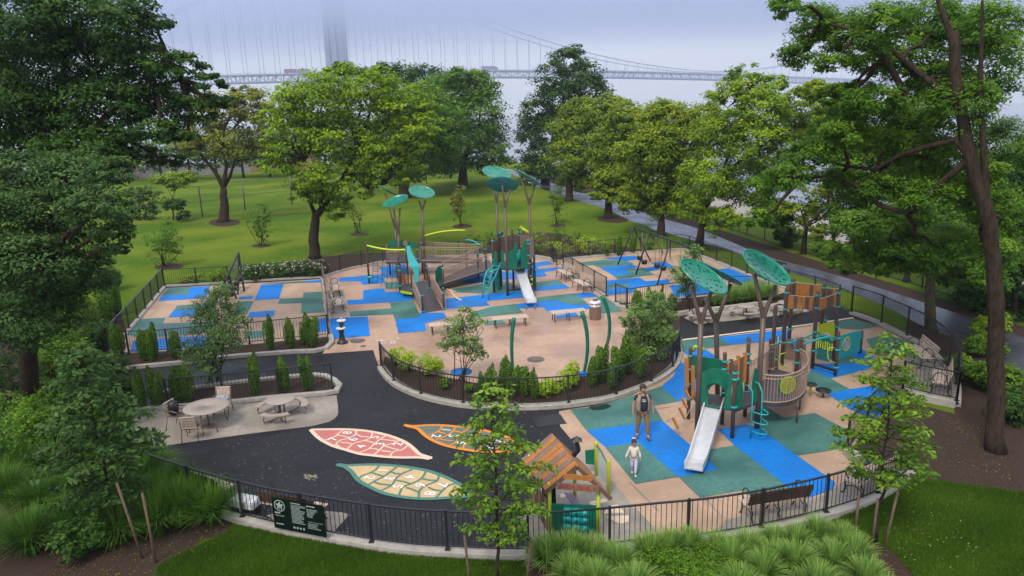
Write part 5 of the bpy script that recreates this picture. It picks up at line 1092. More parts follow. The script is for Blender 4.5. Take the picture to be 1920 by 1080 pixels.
mb = MB(); mb.plate([(*(fr_+bk_*.35-ax*.12), .5), (*(fr_+bk_*.9-ax*.12), .5), (*(fr_+bk_*.9-ax*.34), .5), (*(fr_+bk_*.35-ax*.34), .5)], .03); mb.build('shelf', mat('violet board', (.30, .22, .36), (.26, .19, .31), .5), PH)
cb = F0+bd*tot*.55+ax*.22; mb = MB(); b0_ = np.array([*cb, 1.72]); mb.beam(b0_, b0_+np.array([.19, .02, .22]), .09, .09); mb.beam(b0_+np.array([.19, .02, .2]), b0_+np.array([.14, .03, .42]), .09, .09)
tp = b0_+np.array([.14, .03, .45]); mb.add([tp+np.array([x, y, 0]) for x, y in ((-.13, -.1), (.13, -.1), (.13, .1), (-.13, .1))]+[tp+np.array([0, 0, .12])], [(3, 2, 1, 0), (0, 1, 4), (1, 2, 4), (2, 3, 4), (3, 0, 4)]); mb.build('chimney', M['blackp'], PH)
w0_, w1_ = q(1141, 928), q(1118, 893)
SP = empty('activity_panel', 'clear drawing panel between two lime posts beside the playhouse', 'play panel', (*w0_[:2], 0), 0)
for p, h_ in ((w0_, .98), (w1_, 1.02)): mb = MB(); mb.tube([(p[0], p[1], 0), (p[0], p[1], h_)], .05, 12, dome=True); mb.build('post', M['lime'], SP)
gm = D.materials.new('clear acrylic'); gm.use_nodes = True; gb = gm.node_tree.nodes['Principled BSDF']; gb.inputs['Base Color'].default_value = (.75, .9, .88, 1); gb.inputs['Transmission Weight'].default_value = .85; gb.inputs['Roughness'].default_value = .15; gb.inputs['IOR'].default_value = 1.1
mb = MB(); mb.plate([lerp(w0_, w1_, .1)+np.array([0, 0, .2]), lerp(w0_, w1_, .9)+np.array([0, 0, .2]), lerp(w0_, w1_, .9)+np.array([0, 0, .95]), lerp(w0_, w1_, .1)+np.array([0, 0, .85])], .012); mb.build('clear_pane', gm, SP)
mb = MB(); mb.tube([lerp(w0_, w1_, .05)+np.array([0, 0, .86]), lerp(w0_, w1_, .6)+np.array([0, 0, .98]), lerp(w0_, w1_, .95)+np.array([0, 0, .97])], .022, 6); mb.build('top_rail', M['dteal'], SP)
mb = MB(); mb.plate([w1_+np.array([-.05, .02, .35]), w1_+np.array([-.28, .1, .35]), w1_+np.array([-.3, .1, .75]), w1_+np.array([-.05, .02, .82])], .03); mb.build('side_panel', M['green'], SP)
# ------------------------------------------------------------------ people
def skinned(name, J, E, mt, parent, sub=2, root=0):
    keys = list(J); me = D.meshes.new(name); me.from_pydata([J[k][0] for k in keys], [(keys.index(a), keys.index(b)) for a, b in E], [])
    o = D.objects.new(name, me); col.objects.link(o); o.parent = parent
    md = o.modifiers.new('skin', 'SKIN'); 
    if not me.skin_vertices: 
        bpy.context.view_layer.objects.active = o
        me.attributes.new('dummy', 'FLOAT', 'POINT')
    sv = me.skin_vertices[0].data if me.skin_vertices else None
    if sv is None: return o
    for i, k in enumerate(keys):
        r_ = J[k][1]; sv[i].radius = (r_, r_) if np.isscalar(r_) else r_; sv[i].use_root = (i == root)
    md.use_smooth_shade = True
    s = o.modifiers.new('sub', 'SUBSURF'); s.levels = sub; s.render_levels = sub; me.materials.append(mt); return o
skin_m = mat('skin', (.40, .22, .155), (.36, .19, .13), .55, 20, 3); khaki = mat('khaki cloth', (.26, .14, .065), (.21, .115, .05), .85, 30, 4, .3, 90); vestm = mat('quilted tan cloth', (.33, .24, .16), (.26, .185, .12), .8, 30, 4, .4, 40)
navy = mat('navy cloth', (.012, .014, .035), (.018, .02, .045), .8, 30, 3); haird = mat('dark hair', (.03, .022, .018), (.05, .038, .03), .8, 40, 3, .4, 80); shoem = mat('red brown shoe', (.22, .06, .035), (.16, .045, .03), .6, 20, 3)
whitec = mat('cream cloth', (.72, .66, .60), (.60, .50, .42), .85, 14, 4, .3, 40); lilac = mat('lilac cloth', (.56, .52, .66), (.5, .46, .6), .85, 20, 3, .3, 60)
def ellipsoid(mb, c, r, n=14, m=10, zmin=-1., smooth=True, mi=0, fn=None):
    P = []
    for i in range(m+1):
        th = math.acos(max(-1, min(1, 1-(1-zmin)*i/m)))
        for j in range(n):
            a = 2*math.pi*j/n; p = np.array([r[0]*math.sin(th)*math.cos(a), r[1]*math.sin(th)*math.sin(a), r[2]*math.cos(th)])
            P.append(np.array(c)+p)
    mb.add(P, [(i*n+j, (i+1)*n+j, (i+1)*n+(j+1) % n, i*n+(j+1) % n) for i in range(m) for j in range(n)], mi, smooth)
def hand(J, E, key, w, s, dirz=-1, sc_=1., side=1):
    # five fingers leaving a palm below the wrist w
    w = np.array(w); J[key+'p'] = (tuple(w+np.array([0, 0, -.05])*sc_), .024*sc_); E.append((key, key+'p'))
    for i, (dx, L) in enumerate(((-.022, .055), (-.007, .065), (.008, .06), (.022, .048))):
        a = w+np.array([dx*.5, dx, -.085])*sc_; b = a+np.array([.004*side, dx*.15-.006, -L*.55])*sc_; c_ = b+np.array([-.008*side, -.012, -L*.45])*sc_
        J[key+'a%d' % i] = (tuple(a), .0095*sc_); J[key+'b%d' % i] = (tuple(b), .0085*sc_); J[key+'c%d' % i] = (tuple(c_), .007*sc_)
        E += [(key+'p', key+'a%d' % i), (key+'a%d' % i, key+'b%d' % i), (key+'b%d' % i, key+'c%d' % i)]
    a = w+np.array([-.01*side, -.035, -.05])*sc_; b = a+np.array([-.008*side, -.012, -.035])*sc_; J[key+'t'] = (tuple(a), .010*sc_); J[key+'u'] = (tuple(b), .0085*sc_); E += [(key+'p', key+'t'), (key+'t', key+'u')]
def person(label, loc, rz, h, kind):
    r = empty('person', label, 'person', loc, rz); r['_w'] = (0, 0, 0); s = h/1.75; k = (lambda *a: tuple(x*s for x in a))
    man = kind == 'man'
    if man:
        lf_, rf_ = (-.15, .10), (.15, -.10); kn = ((-.125, .03, .50), (.14, -.08, .50)); sh = .18; el = ((-.285, .02, 1.14), (.285, .0, 1.14)); wr = ((-.31, -.05, .89), (.33, -.04, .89)); hr = 1.1
    else:
        lf_, rf_ = (-.05, .20), (.05, -.18); kn = ((-.08, .0, .46), (.09, -.12, .48)); sh = .175; el = ((-.30, .0, 1.10), (.27, .02, 1.10)); wr = ((-.40, -.06, .88), (.31, -.08, .86)); hr = 1.35
    J = {'pel': (k(0, 0, .95), .12*s), 'bel': (k(0, -.02 if man else 0, 1.1), (.14 if man else .11)*s), 'che': (k(0, 0, 1.3), .145*s), 'nb': (k(0, .01, 1.45), .06*s), 'nk': (k(0, -.01, 1.51), .05*s),
         'jaw': (k(0, -.03, 1.55+.0*hr), .06*hr*s), 'hd': (k(0, -.015, 1.55+.09*hr), .088*hr*s), 'crn': (k(0, 0, 1.55+.15*hr), .07*hr*s), 'nose': (k(0, -.03-.095*hr, 1.55+.065*hr), .011*hr*s)}
    E = [('pel', 'bel'), ('bel', 'che'), ('che', 'nb'), ('nb', 'nk'), ('nk', 'jaw'), ('jaw', 'hd'), ('hd', 'crn'), ('hd', 'nose')]
    for i, sg_ in ((0, -1), (1, 1)):
        f_ = (lf_, rf_)[i]; c_ = 'lr'[i]
        J[c_+'s'] = (k(sg_*sh, 0, 1.40), .06*s); J[c_+'e'] = (k(*el[i]), .042*s); J[c_+'w'] = (k(*wr[i]), .028*s)
        E += [('che', c_+'s'), (c_+'s', c_+'e'), (c_+'e', c_+'w')]; hand(J, E, c_+'w', k(*wr[i]), sg_, sc_=s, side=sg_)
        J[c_+'h'] = (k(sg_*.09, 0, .88), .095*s); J[c_+'k'] = (k(*kn[i]), .058*s); J[c_+'a'] = (k(f_[0], f_[1], .09), .038*s); J[c_+'t'] = (k(f_[0]+sg_*.02, f_[1]-.16, .035), .03*s); J[c_+'hl'] = (k(f_[0], f_[1]+.05, .04), .03*s)
        E += [('pel', c_+'h'), (c_+'h', c_+'k'), (c_+'k', c_+'a'), (c_+'a', c_+'t'), (c_+'a', c_+'hl')]
    skinned('body', J, E, skin_m, r)
    tr = khaki if man else lilac; g_ = 1.18
    Jt = {'pel': (k(0, 0, .97), (.155 if man else .15)*s)}; Et = []
    for i, sg_ in ((0, -1), (1, 1)):
        f_ = (lf_, rf_)[i]; c_ = 'lr'[i]
        Jt[c_+'h'] = (k(sg_*.09, 0, .86), .108*s); Jt[c_+'m'] = (tuple(lerp(k(sg_*.1, 0, .86), k(*kn[i]), .5)), .095*s); Jt[c_+'k'] = (k(*kn[i]), .078*s); Jt[c_+'a'] = (k(f_[0], f_[1], .13), .062*s)
        Et += [('pel', c_+'h'), (c_+'h', c_+'m'), (c_+'m', c_+'k'), (c_+'k', c_+'a')]
    skinned('trousers', Jt, Et, tr, r)
    Js = {'a': (k(0, -.015, .885), (.17 if man else .155)*s), 'b': (k(0, -.035 if man else 0, 1.12), (.172 if man else .15)*s), 'c': (k(0, 0, 1.30), (.165 if man else .15)*s), 'd': (k(0, .01, 1.44), .075*s)}; Es = [('a', 'b'), ('b', 'c'), ('c', 'd')]
    for i, sg_ in ((0, -1), (1, 1)):
        c_ = 'lr'[i]; Js[c_+'s'] = (k(sg_*sh, 0, 1.39), .074*s); e_ = k(*el[i]); m_ = tuple(lerp(k(sg_*sh, 0, 1.39), e_, .6)); Js[c_+'m'] = (m_, .062*s); Es += [('c', c_+'s'), (c_+'s', c_+'m')]
        if not man: Js[c_+'e'] = (e_, .06*s); Js[c_+'w'] = (tuple(lerp(e_, k(*wr[i]), .85)), .048*s); Es += [(c_+'m', c_+'e'), (c_+'e', c_+'w')]
    o = skinned('shirt' if man else 'jacket', Js, Es, navy if man else whitec, r)
    if man:
        mb = MB()
        for z, w_ in ((1.34, .11), (1.29, .12)): P = [k(w_*math.sin(a), -.188*math.cos(a)-.004, z-.02*math.sin(a)+.012*t) for t in (-1, 1) for a in np.linspace(-.55, .55, 6)]; mb.add(P, [(i, i+1, 7+i, 6+i) for i in range(5)])
        mb.build('shirt_stripe', M['white'], o)
        mb = MB(); P = []; na = 26; nz_ = 8
        for th in (0, .022):
            for iz in range(nz_):
                t = iz/(nz_-1); z = .92+.55*t; rx = (.192+.02*math.sin(t*3))*(1 if t < .75 else 1-(t-.75)*1.5); ry = (.175+.03*math.sin(t*math.pi))*(1 if t < .75 else 1-(t-.75)*1.6)
                for ia in range(na):
                    a = -math.pi/2+rad(33)+(2*math.pi-rad(66))*ia/(na-1); P.append(k((rx+th)*math.cos(a), (ry+th)*math.sin(a)-.015, z))
        o1 = na*nz_; Fs = []
        for iz in range(nz_-1):
            for ia in range(na-1):
                if iz in (4, 5) and ia in (4, 5, 6, na-8, na-7, na-6) and False: continue
                a = iz*na+ia; Fs += [(a, a+na, a+na+1, a+1), (o1+a, o1+a+1, o1+a+na+1, o1+a+na)]
        for iz in range(nz_-1):
            for ia in (0, na-1): a = iz*na+ia; Fs.append((a, o1+a, o1+a+na, a+na))
        for ia in range(na-1): Fs += [(ia, ia+1, o1+ia+1, o1+ia), ((nz_-1)*na+ia, o1+(nz_-1)*na+ia, o1+(nz_-1)*na+ia+1, (nz_-1)*na+ia+1)]
        mb.add(P, Fs, 0, True); mb.build('vest', vestm, r)
    for i in (0, 1):
        f_ = (lf_, rf_)[i]; sg_ = (-1, 1)[i]; Jh = {'a': (k(f_[0], f_[1]+.06, .05), .048*s), 'b': (k(f_[0]+sg_*.01, f_[1]-.05, .055), .05*s), 'c': (k(f_[0]+sg_*.02, f_[1]-.18, .04), .04*s)}; skinned('shoe', Jh, [('a', 'b'), ('b', 'c')], shoem if man else M['white'], r)
    mb = MB(); ellipsoid(mb, k(0, .012, 1.55+.115*hr), [x*hr*s for x in (.097, .108, .105)], zmin=-.05); ellipsoid(mb, k(0, .045*hr, 1.55+.07*hr), [x*hr*s for x in (.09, .075, .11)]); mb.build('hair', haird, r)
    for sg_ in (-1, 1):
        mb = MB(); ellipsoid(mb, k(sg_*.034*hr, -.02-.083*hr, 1.55+.09*hr), [x*hr*s for x in (.013, .008, .009)], 8, 5); mb.build('eye', haird, r)
        mb = MB(); ellipsoid(mb, k(sg_*.093*hr, 0, 1.55+.075*hr), [x*hr*s for x in (.012, .022, .03)], 8, 6); mb.build('ear', skin_m, r)
    mb = MB(); ellipsoid(mb, k(0, -.02-.078*hr, 1.55+.03*hr), [x*hr*s for x in (.028, .01, .007)], 8, 5); mb.build('mouth', mat('lips', (.28, .09, .07), None, .5), r)
    if not man:
        mb = MB()
        for sg_ in (-1, 1): ellipsoid(mb, k(sg_*.05, .02, 1.55+.235*hr), k(.055, .035, .04), 8, 6)
        mb.build('hair_bow', M['white'], r)
    return r
person('man in tan quilted vest, navy shirt and khaki trousers standing on the blue surface', q(1204, 821, .034), .08, 1.75, 'man')
person('small girl in white jacket and lilac leggings walking ahead of the man', q(1188, 889, .034), -.05, 1.02, 'girl')
# ------------------------------------------------------------------ vegetation
def leaf_obj(name, mt, C, Nn, T, Ls, Ws, tint, parent=None, loc=None, fold=0.0):
    n = len(C); Nn = Nn/np.linalg.norm(Nn, axis=1, keepdims=True); T = T-Nn*np.sum(T*Nn, 1, keepdims=True); T /= np.linalg.norm(T, axis=1, keepdims=True)+1e-9
    B = np.cross(Nn, T); Ls = Ls[:, None]; Ws = Ws[:, None]
    V = np.empty((n, 4, 3)); V[:, 0] = C-T*Ls*.5; V[:, 1] = C+B*Ws*.5-T*Ls*.05+Nn*fold*Ws; V[:, 2] = C+T*Ls*.5; V[:, 3] = C-B*Ws*.5-T*Ls*.05+Nn*fold*Ws
    V = V.reshape(-1, 3); off = np.zeros(3)
    if parent is not None: off = np.array(parent.get('_w', (0, 0, 0)), float)
    elif loc is not None: off = np.array(loc, float)
    V = V-off
    me = D.meshes.new(name); me.vertices.add(4*n); me.vertices.foreach_set('co', V.ravel().astype(np.float32))
    me.loops.add(4*n); me.loops.foreach_set('vertex_index', np.arange(4*n, dtype=np.int32)); me.polygons.add(n)
    me.polygons.foreach_set('loop_start', np.arange(0, 4*n, 4, dtype=np.int32)); me.update(calc_edges=True)
    at = me.attributes.new('tint', 'FLOAT', 'POINT'); at.data.foreach_set('value', np.repeat(np.clip(tint, 0, 1), 4).astype(np.float32))
    me.materials.append(mt); o = D.objects.new(name, me); col.objects.link(o)
    if parent is not None: o.parent = parent
    elif loc is not None: o.location = tuple(off)
    o['_w'] = tuple(off); return o
def foliage(blobs, ncl, nlf, size, rg, flat=.55, cr=.3, hollow=.45, up=.75, aspect=.55, droop=0.):
    # leaves gathered in clumps through each lobe of the crown
    Cs, Ns, Ts, Ti, CC = [], [], [], [], []
    vol = np.array([b[1][0]*b[1][1]+b[1][0]*b[1][2] for b in blobs]); vol = vol/vol.sum()
    for (c, r), fr in zip(blobs, vol):
        k = max(3, int(ncl*fr)); d = rg.normal(size=(k, 3)); d[:, 2] += .25; d /= np.linalg.norm(d, axis=1, keepdims=True)
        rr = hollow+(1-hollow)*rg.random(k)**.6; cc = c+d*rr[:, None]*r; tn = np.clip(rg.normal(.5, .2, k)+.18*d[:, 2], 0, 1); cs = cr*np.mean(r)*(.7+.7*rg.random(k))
        for j in range(k):
            m_ = max(4, int(nlf*(.6+.8*rg.random()))); p = rg.normal(size=(m_, 3))*.5; ln = np.linalg.norm(p, axis=1, keepdims=True); p = p/np.maximum(1, ln/1.1)
            Cs.append(cc[j]+p*cs[j]*np.array([1, 1, flat])); o = d[j]*.5+np.array([0, 0, up])
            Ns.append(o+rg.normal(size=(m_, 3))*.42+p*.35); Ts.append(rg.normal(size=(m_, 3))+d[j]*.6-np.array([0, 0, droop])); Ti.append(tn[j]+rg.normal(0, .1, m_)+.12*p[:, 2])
        CC.append(cc)
    C = np.concatenate(Cs); n = len(C); L = size*(.7+.6*rg.random(n))
    return C, np.concatenate(Ns), np.concatenate(Ts), L, L*aspect*(.8+.4*rg.random(n)), np.concatenate(Ti), np.concatenate(CC)
def limb(mb, a, b, r0, r1, rg, bend=.12, n=5, seg=6, sag=0.):
    a = np.array(a, float); b = np.array(b, float); L = np.linalg.norm(b-a); o = rg.normal(size=3)*bend*L; pts = []
    for i in range(n+1):
        t = i/n; pts.append(lerp(a, b, t)+o*math.sin(math.pi*t)*.6+rg.normal(size=3)*.012*L*(0 < i < n)+np.array([0, 0, sag*L*4*t*(1-t)]))
    mb.tube(pts, list(np.linspace(r0, r1, n+1)), seg, cap=False); return pts
def tree(name, label, base, forks, blobs, Y, lm, ncl, nlf, size, r0, group=None, seed=0, bark='bark', flat=.55, cr=.3, dY=1.0, hollow=.45, twigs=60, cat='tree', limbs=(), aspect=.55, droop=0., nseg=9):
    rg = np.random.default_rng(seed); P0 = q(*base) if len(base) == 2 else np.array(base); Yb = P0[1] if Y is None else Y
    r = empty(name, label, cat, (P0[0], P0[1], 0), 0, group); B = []
    for i, b in enumerate(blobs):
        y = Yb+(b[4] if len(b) > 4 else rg.uniform(-1, 1)*dY*1.2); c = qy(b[0], b[1], y); k = ppm(c); rx, rz = b[2]/k, b[3]/k; B.append((c, np.array([rx, (rx+rz)/2*dY, rz])))
    mb = MB(); fk = [qy(f[0], f[1], f[2] if len(f) > 2 else Yb) for f in forks]; pts = [np.array([P0[0], P0[1], -.1])]+fk
    n = len(pts); tr_ = [pts[0]+np.array([0, 0, 0])]; rs = [r0*1.35]
    for i in range(n-1):
        for k in range(1, 5): tr_.append(lerp(pts[i], pts[i+1], k/4)+rg.normal(size=3)*.012*np.linalg.norm(pts[i+1]-pts[i])*(k < 4)); rs.append(r0*(1-.45*(i+k/4)/(n-1)))
    mb.tube(tr_, rs, nseg, cap=True); F_ = pts[-1]; rf = rs[-1]
    C, Nn, T, L, W_, ti, CC = foliage(B, ncl, nlf, size, rg, flat, cr, hollow, aspect=aspect, droop=droop)
    for lb in limbs:
        lp_ = [qy(*p) for p in lb]; lr = np.linspace(rf*.8, rf*.25, len(lp_)); mb.tube(lp_, list(lr), 7, cap=False)
    ends = []
    for (c, rr) in B:
        ref = F_ if c[2] > F_[2]-1 else pts[max(1, n-2)]
        if limbs:
            allp = [qy(*p) for lb in limbs for p in lb]+[F_]; ref = min(allp, key=lambda p: np.linalg.norm(p-c))
        e_ = limb(mb, ref, c-np.array([0, 0, rr[2]*.3]), rf*.55, rf*.16, rg, .1, 6); ends.append(e_)
    idx = rg.choice(len(CC), min(twigs, len(CC)), replace=False)
    for i in idx:
        e_ = min((p for L2 in ends for p in L2[2:]), key=lambda p: np.linalg.norm(p-CC[i])); limb(mb, e_, CC[i], max(.012, rf*.14), max(.006, rf*.05), rg, .1, 4, 4)
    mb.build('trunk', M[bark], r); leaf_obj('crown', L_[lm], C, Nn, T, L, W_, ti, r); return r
LT = 'lawn trees behind the playground'
tree('shade_tree', 'open yellow green tree on the lawn at left, in a mulch circle', (419, 416), [(421, 385), (419, 352)], [(375, 245, 42, 34), (420, 215, 50, 38), (470, 200, 45, 35), (505, 240, 42, 38), (350, 275, 34, 24), (430, 270, 55, 32), (500, 285, 36, 22), (455, 178, 30, 18), (395, 190, 28, 22)], None, 'olive', 400, 42, .30, .55, LT, 1, cr=.30, twigs=140, limbs=[[(419, 352, 72.6), (405, 325, 72.3), (385, 300, 72), (372, 280, 71.5)], [(419, 352, 72.6), (432, 330, 73), (440, 300, 73)], [(419, 352, 72.6), (425, 310, 72), (415, 270, 72)]])
tree('shade_tree', 'large bright yellow green tree leaning over the roses behind the playground', (590, 484), [(588, 440), (592, 405), (603, 392)], [(600, 190, 85, 52), (680, 165, 80, 42), (745, 195, 62, 48), (550, 240, 58, 50), (630, 255, 85, 60), (720, 265, 66, 55), (785, 245, 38, 36), (530, 300, 42, 34), (605, 335, 62, 42), (700, 310, 62, 34), (625, 378, 40, 34), (575, 360, 34, 28), (560, 185, 50, 36), (760, 295, 40, 34), (690, 350, 36, 24), (505, 215, 26, 18), (640, 132, 34, 16), (715, 130, 26, 12), (800, 205, 24, 18), (805, 262, 20, 16), (510, 265, 24, 16), (740, 335, 30, 16)], None, 'bright', 780, 62, .24, .42, LT, 2, dY=1.4, cr=.26, flat=.45, hollow=.3, twigs=110, limbs=[[(592, 405, 51.9), (582, 380, 51.5), (577, 350, 51.2)], [(603, 392, 51.9), (632, 355, 52.3), (648, 320, 52.5), (668, 285, 52.8)], [(648, 320, 52.5), (690, 345, 52), (715, 345, 52)], [(603, 392, 51.9), (600, 340, 51), (570, 300, 50.5)]])
tree('shade_tree', 'mid green rounded tree between the bright leaning tree and the dark one', (758, 371), [(757, 345), (758, 330)], [(790, 205, 62, 48), (745, 245, 55, 55), (800, 270, 62, 48), (770, 310, 52, 34), (830, 240, 50, 50)], None, 'mid', 520, 48, .38, .8, LT, 3, dY=1.2)
tree('shade_tree', 'large dome shaped green tree right of the bright leaning tree', (867, 352), [(868, 330), (868, 310)], [(845, 185, 62, 46), (890, 215, 62, 56), (870, 270, 76, 50), (825, 290, 50, 40), (925, 290, 38, 42), (800, 230, 42, 44), (900, 165, 38, 34), (860, 150, 40, 22)], None, 'mid', 700, 48, .40, .8, LT, 4, dY=1.2)
tree('shade_tree', 'dark green tree whose top shows behind the bright leaning tree', (775, 340), [(775, 300)], [(760, 150, 48, 30), (800, 150, 52, 28), (720, 145, 42, 26), (840, 160, 30, 26), (650, 145, 50, 24)], None, 'dark', 260, 36, .45, .9, LT, 5)
tree('oak_tree', 'tall dark green tree in front of the bridge deck', (1022, 345), [(1024, 330), (1026, 300)], [(1062, 115, 34, 26), (1090, 150, 44, 34), (1035, 150, 40, 36), (1060, 185, 56, 36), (1115, 170, 34, 30), (1005, 215, 36, 36), (1050, 235, 62, 40), (1100, 220, 44, 36), (990, 270, 32, 42), (1030, 300, 50, 38), (1000, 320, 34, 26), (1080, 100, 22, 16)], None, 'dark', 620, 46, .40, .7, LT, 6, cr=.34, twigs=70)
RW = 'trees along the wet path'
tree('shade_tree', 'yellow green tree right of the tall dark tree, trunk beside the path', (1067, 377), [(1068, 350), (1068, 335)], [(1105, 210, 50, 30), (1075, 245, 46, 38), (1135, 250, 48, 44), (1065, 295, 42, 36), (1115, 310, 50, 36), (1085, 340, 42, 18), (1150, 200, 32, 26)], None, 'yellow', 560, 46, .34, .5, RW, 7)
tree('shade_tree', 'yellow green tree in the middle of the row along the wet path', (1140, 409), [(1141, 380), (1141, 365)], [(1180, 225, 46, 34), (1150, 275, 50, 42), (1205, 285, 46, 48), (1155, 330, 46, 36), (1190, 350, 44, 34), (1130, 360, 26, 22), (1215, 235, 36, 34)], None, 'yellow', 640, 48, .30, .42, RW, 8)
tree('shade_tree', 'spreading yellow green tree whose trunk stands behind the right swings', (1240, 442), [(1240, 415), (1241, 400)], [(1250, 222, 56, 34), (1225, 275, 56, 46), (1290, 270, 52, 50), (1235, 335, 58, 42), (1285, 350, 50, 42), (1250, 385, 52, 24), (1185, 300, 34, 40), (1180, 370, 36, 28), (1320, 230, 40, 36)], None, 'yellow', 900, 54, .25, .36, RW, 9)
tree('locust_tree', 'large bright green tree right of the swings with airy top against the fog', (1312, 462), [(1314, 440), (1320, 400)], [(1395, 145, 32, 28), (1365, 190, 42, 38), (1440, 165, 36, 26), (1430, 205, 52, 38), (1345, 255, 50, 44), (1415, 265, 62, 48), (1495, 205, 44, 40), (1490, 265, 52, 46), (1325, 330, 50, 46), (1400, 345, 62, 42), (1300, 390, 36, 34), (1350, 415, 44, 28), (1540, 250, 40, 46), (1460, 330, 50, 34)], 49.5, 'bright', 950, 58, .21, .34, RW, 10, dY=1.3, twigs=120, cr=.28, limbs=[[(1320, 400, 50), (1350, 330, 49.5), (1385, 250, 49), (1395, 180, 49)], [(1350, 330, 49.5), (1420, 280, 49.5), (1490, 230, 49.5)]])
tree('small_tree', 'light green forked tree on the bank by the low mesh fence', (1506, 476), [(1508, 455), (1512, 425)], [(1520, 375, 36, 32), (1490, 405, 36, 28), (1550, 395, 34, 32), (1530, 435, 36, 18), (1560, 350, 30, 28)], None, 'yellow', 150, 36, .22, .22, RW, 11, limbs=[[(1512, 425, 46), (1550, 385, 46), (1556, 350, 46)], [(1512, 425, 46), (1500, 390, 46)]])
tree('locust_tree', 'olive trunked tree spreading pale leaves beside the far right fence', (1745, 616), [(1744, 580), (1744, 530), (1742, 512)], [(1605, 425, 44, 28), (1680, 440, 60, 34), (1755, 430, 55, 44), (1560, 470, 36, 18), (1640, 492, 52, 20), (1730, 490, 62, 26), (1800, 455, 46, 40), (1700, 395, 50, 32), (1580, 500, 26, 14), (1790, 515, 40, 20), (1840, 520, 40, 30), (1640, 455, 50, 24), (1690, 470, 50, 22), (1790, 405, 46, 34), (1720, 450, 40, 30)], 30.2, 'mid', 980, 50, .14, .26, RW, 12, 'bark2', dY=1.4, limbs=[[(1742, 512, 30.8), (1722, 490, 30.5), (1700, 480, 30.2), (1650, 470, 30), (1590, 460, 29.6)], [(1742, 512, 30.8), (1752, 480, 30.9), (1790, 450, 31)], [(1722, 490, 30.5), (1705, 450, 30.8), (1700, 410, 31)]])
tree('locust_tree', 'huge dark trunked tree at the right edge reaching over the playground', (1868, 846), [(1868, 700, 19.3), (1868, 560, 19.2), (1856, 420, 19.2), (1818, 290, 19.4), (1797, 190, 19.6), (1786, 60, 19.8)],
     [(1525, 45, 46, 36), (1500, 100, 34, 26), (1590, 60, 52, 40), (1550, 120, 34, 18), (1660, 50, 55, 45), (1740, 40, 55, 45), (1640, 110, 52, 28), (1470, 15, 36, 22), (1720, 120, 60, 40), (1800, 60, 50, 50), (1640, 190, 62, 26), (1720, 210, 62, 36), (1800, 200, 55, 55), (1580, 250, 60, 32), (1670, 270, 62, 34), (1760, 290, 56, 40), (1520, 290, 48, 30), (1470, 330, 40, 24), (1560, 335, 46, 20), (1650, 350, 55, 26), (1740, 370, 55, 36), (1860, 130, 50, 70), (1880, 280, 50, 60), (1870, 400, 50, 50), (1600, 165, 40, 14), (1430, 350, 30, 20), (1420, 410, 24, 20), (1820, 360, 40, 40), (1780, 450, 50, 30, 2.5), (1730, 330, 60, 40, 3), (1600, 210, 50, 30, 2), (1700, 250, 60, 40, 3), (1850, 470, 50, 40, -1), (1840, 330, 34, 40, -1.2), (1560, 180, 30, 16, 1), (1850, 60, 50, 60, -1), (1770, 160, 50, 40, 2)], 21.5, 'mid', 2200, 66, .13, .235, RW, 13, aspect=.36, cr=.34, dY=1.5, flat=.5, twigs=200, nseg=12,
     limbs=[[(1818, 290, 19.4), (1790, 262, 19.6), (1740, 275, 20.2), (1690, 290, 20.8), (1640, 318, 21.3), (1590, 312, 21.8), (1540, 300, 22.2)], [(1815, 300, 19.4), (1700, 400, 20.5), (1650, 385, 21), (1600, 345, 21.4), (1570, 330, 21.7), (1500, 335, 22.2)], [(1797, 200, 19.6), (1740, 150, 20.3), (1690, 110, 20.8), (1650, 70, 21.2), (1600, 30, 21.6)], [(1788, 80, 19.8), (1770, 30, 20), (1750, -20, 20.2)], [(1700, 180, 20.6), (1660, 110, 21), (1610, 60, 21.4), (1540, 40, 22)], [(1852, 400, 19.2), (1838, 180, 19.2), (1842, 0, 19.2)]])
for i, (x, y, Y_, lm_, bl, lb) in enumerate([(1615, 500, None, 'mid', [(1620, 330, 60, 50), (1600, 400, 45, 35), (1650, 420, 40, 35)], 'loose green tree beyond the mesh fence above the far right path bend'),
    (1700, 528, None, 'yellow', [(1710, 340, 60, 50), (1740, 410, 50, 40), (1680, 280, 60, 40)], 'yellowish tree beyond the mesh fence right of the loose green one'),
    (1800, 560, None, 'dark', [(1800, 480, 60, 60), (1820, 380, 60, 60), (1850, 560, 60, 40)], 'dark tree beyond the mesh fence near the far right edge'), (1900, 600, None, 'dark', [(1890, 480, 70, 70), (1900, 350, 70, 70), (1890, 580, 60, 50)], 'dark tree standing beyond the huge trunk at the right edge'),
    (1480, 465, None, 'mid', [(1450, 400, 34, 26), (1480, 440, 26, 16)], 'low green tree against the mesh fence under the airy tree'), (1560, 488, None, 'yellow', [(1590, 270, 50, 40), (1560, 215, 40, 24), (1530, 170, 36, 18)], 'thin topped tree seen against the fog between the two largest right trees')]):
    tree('bank_tree', lb, (x, y), [(x+3, y-35)], bl, None, lm_, 340+120*(i in (2, 3)), 44, .24, .2, 'trees on the bank beyond the mesh fence', 30+i, twigs=30, dY=1.)
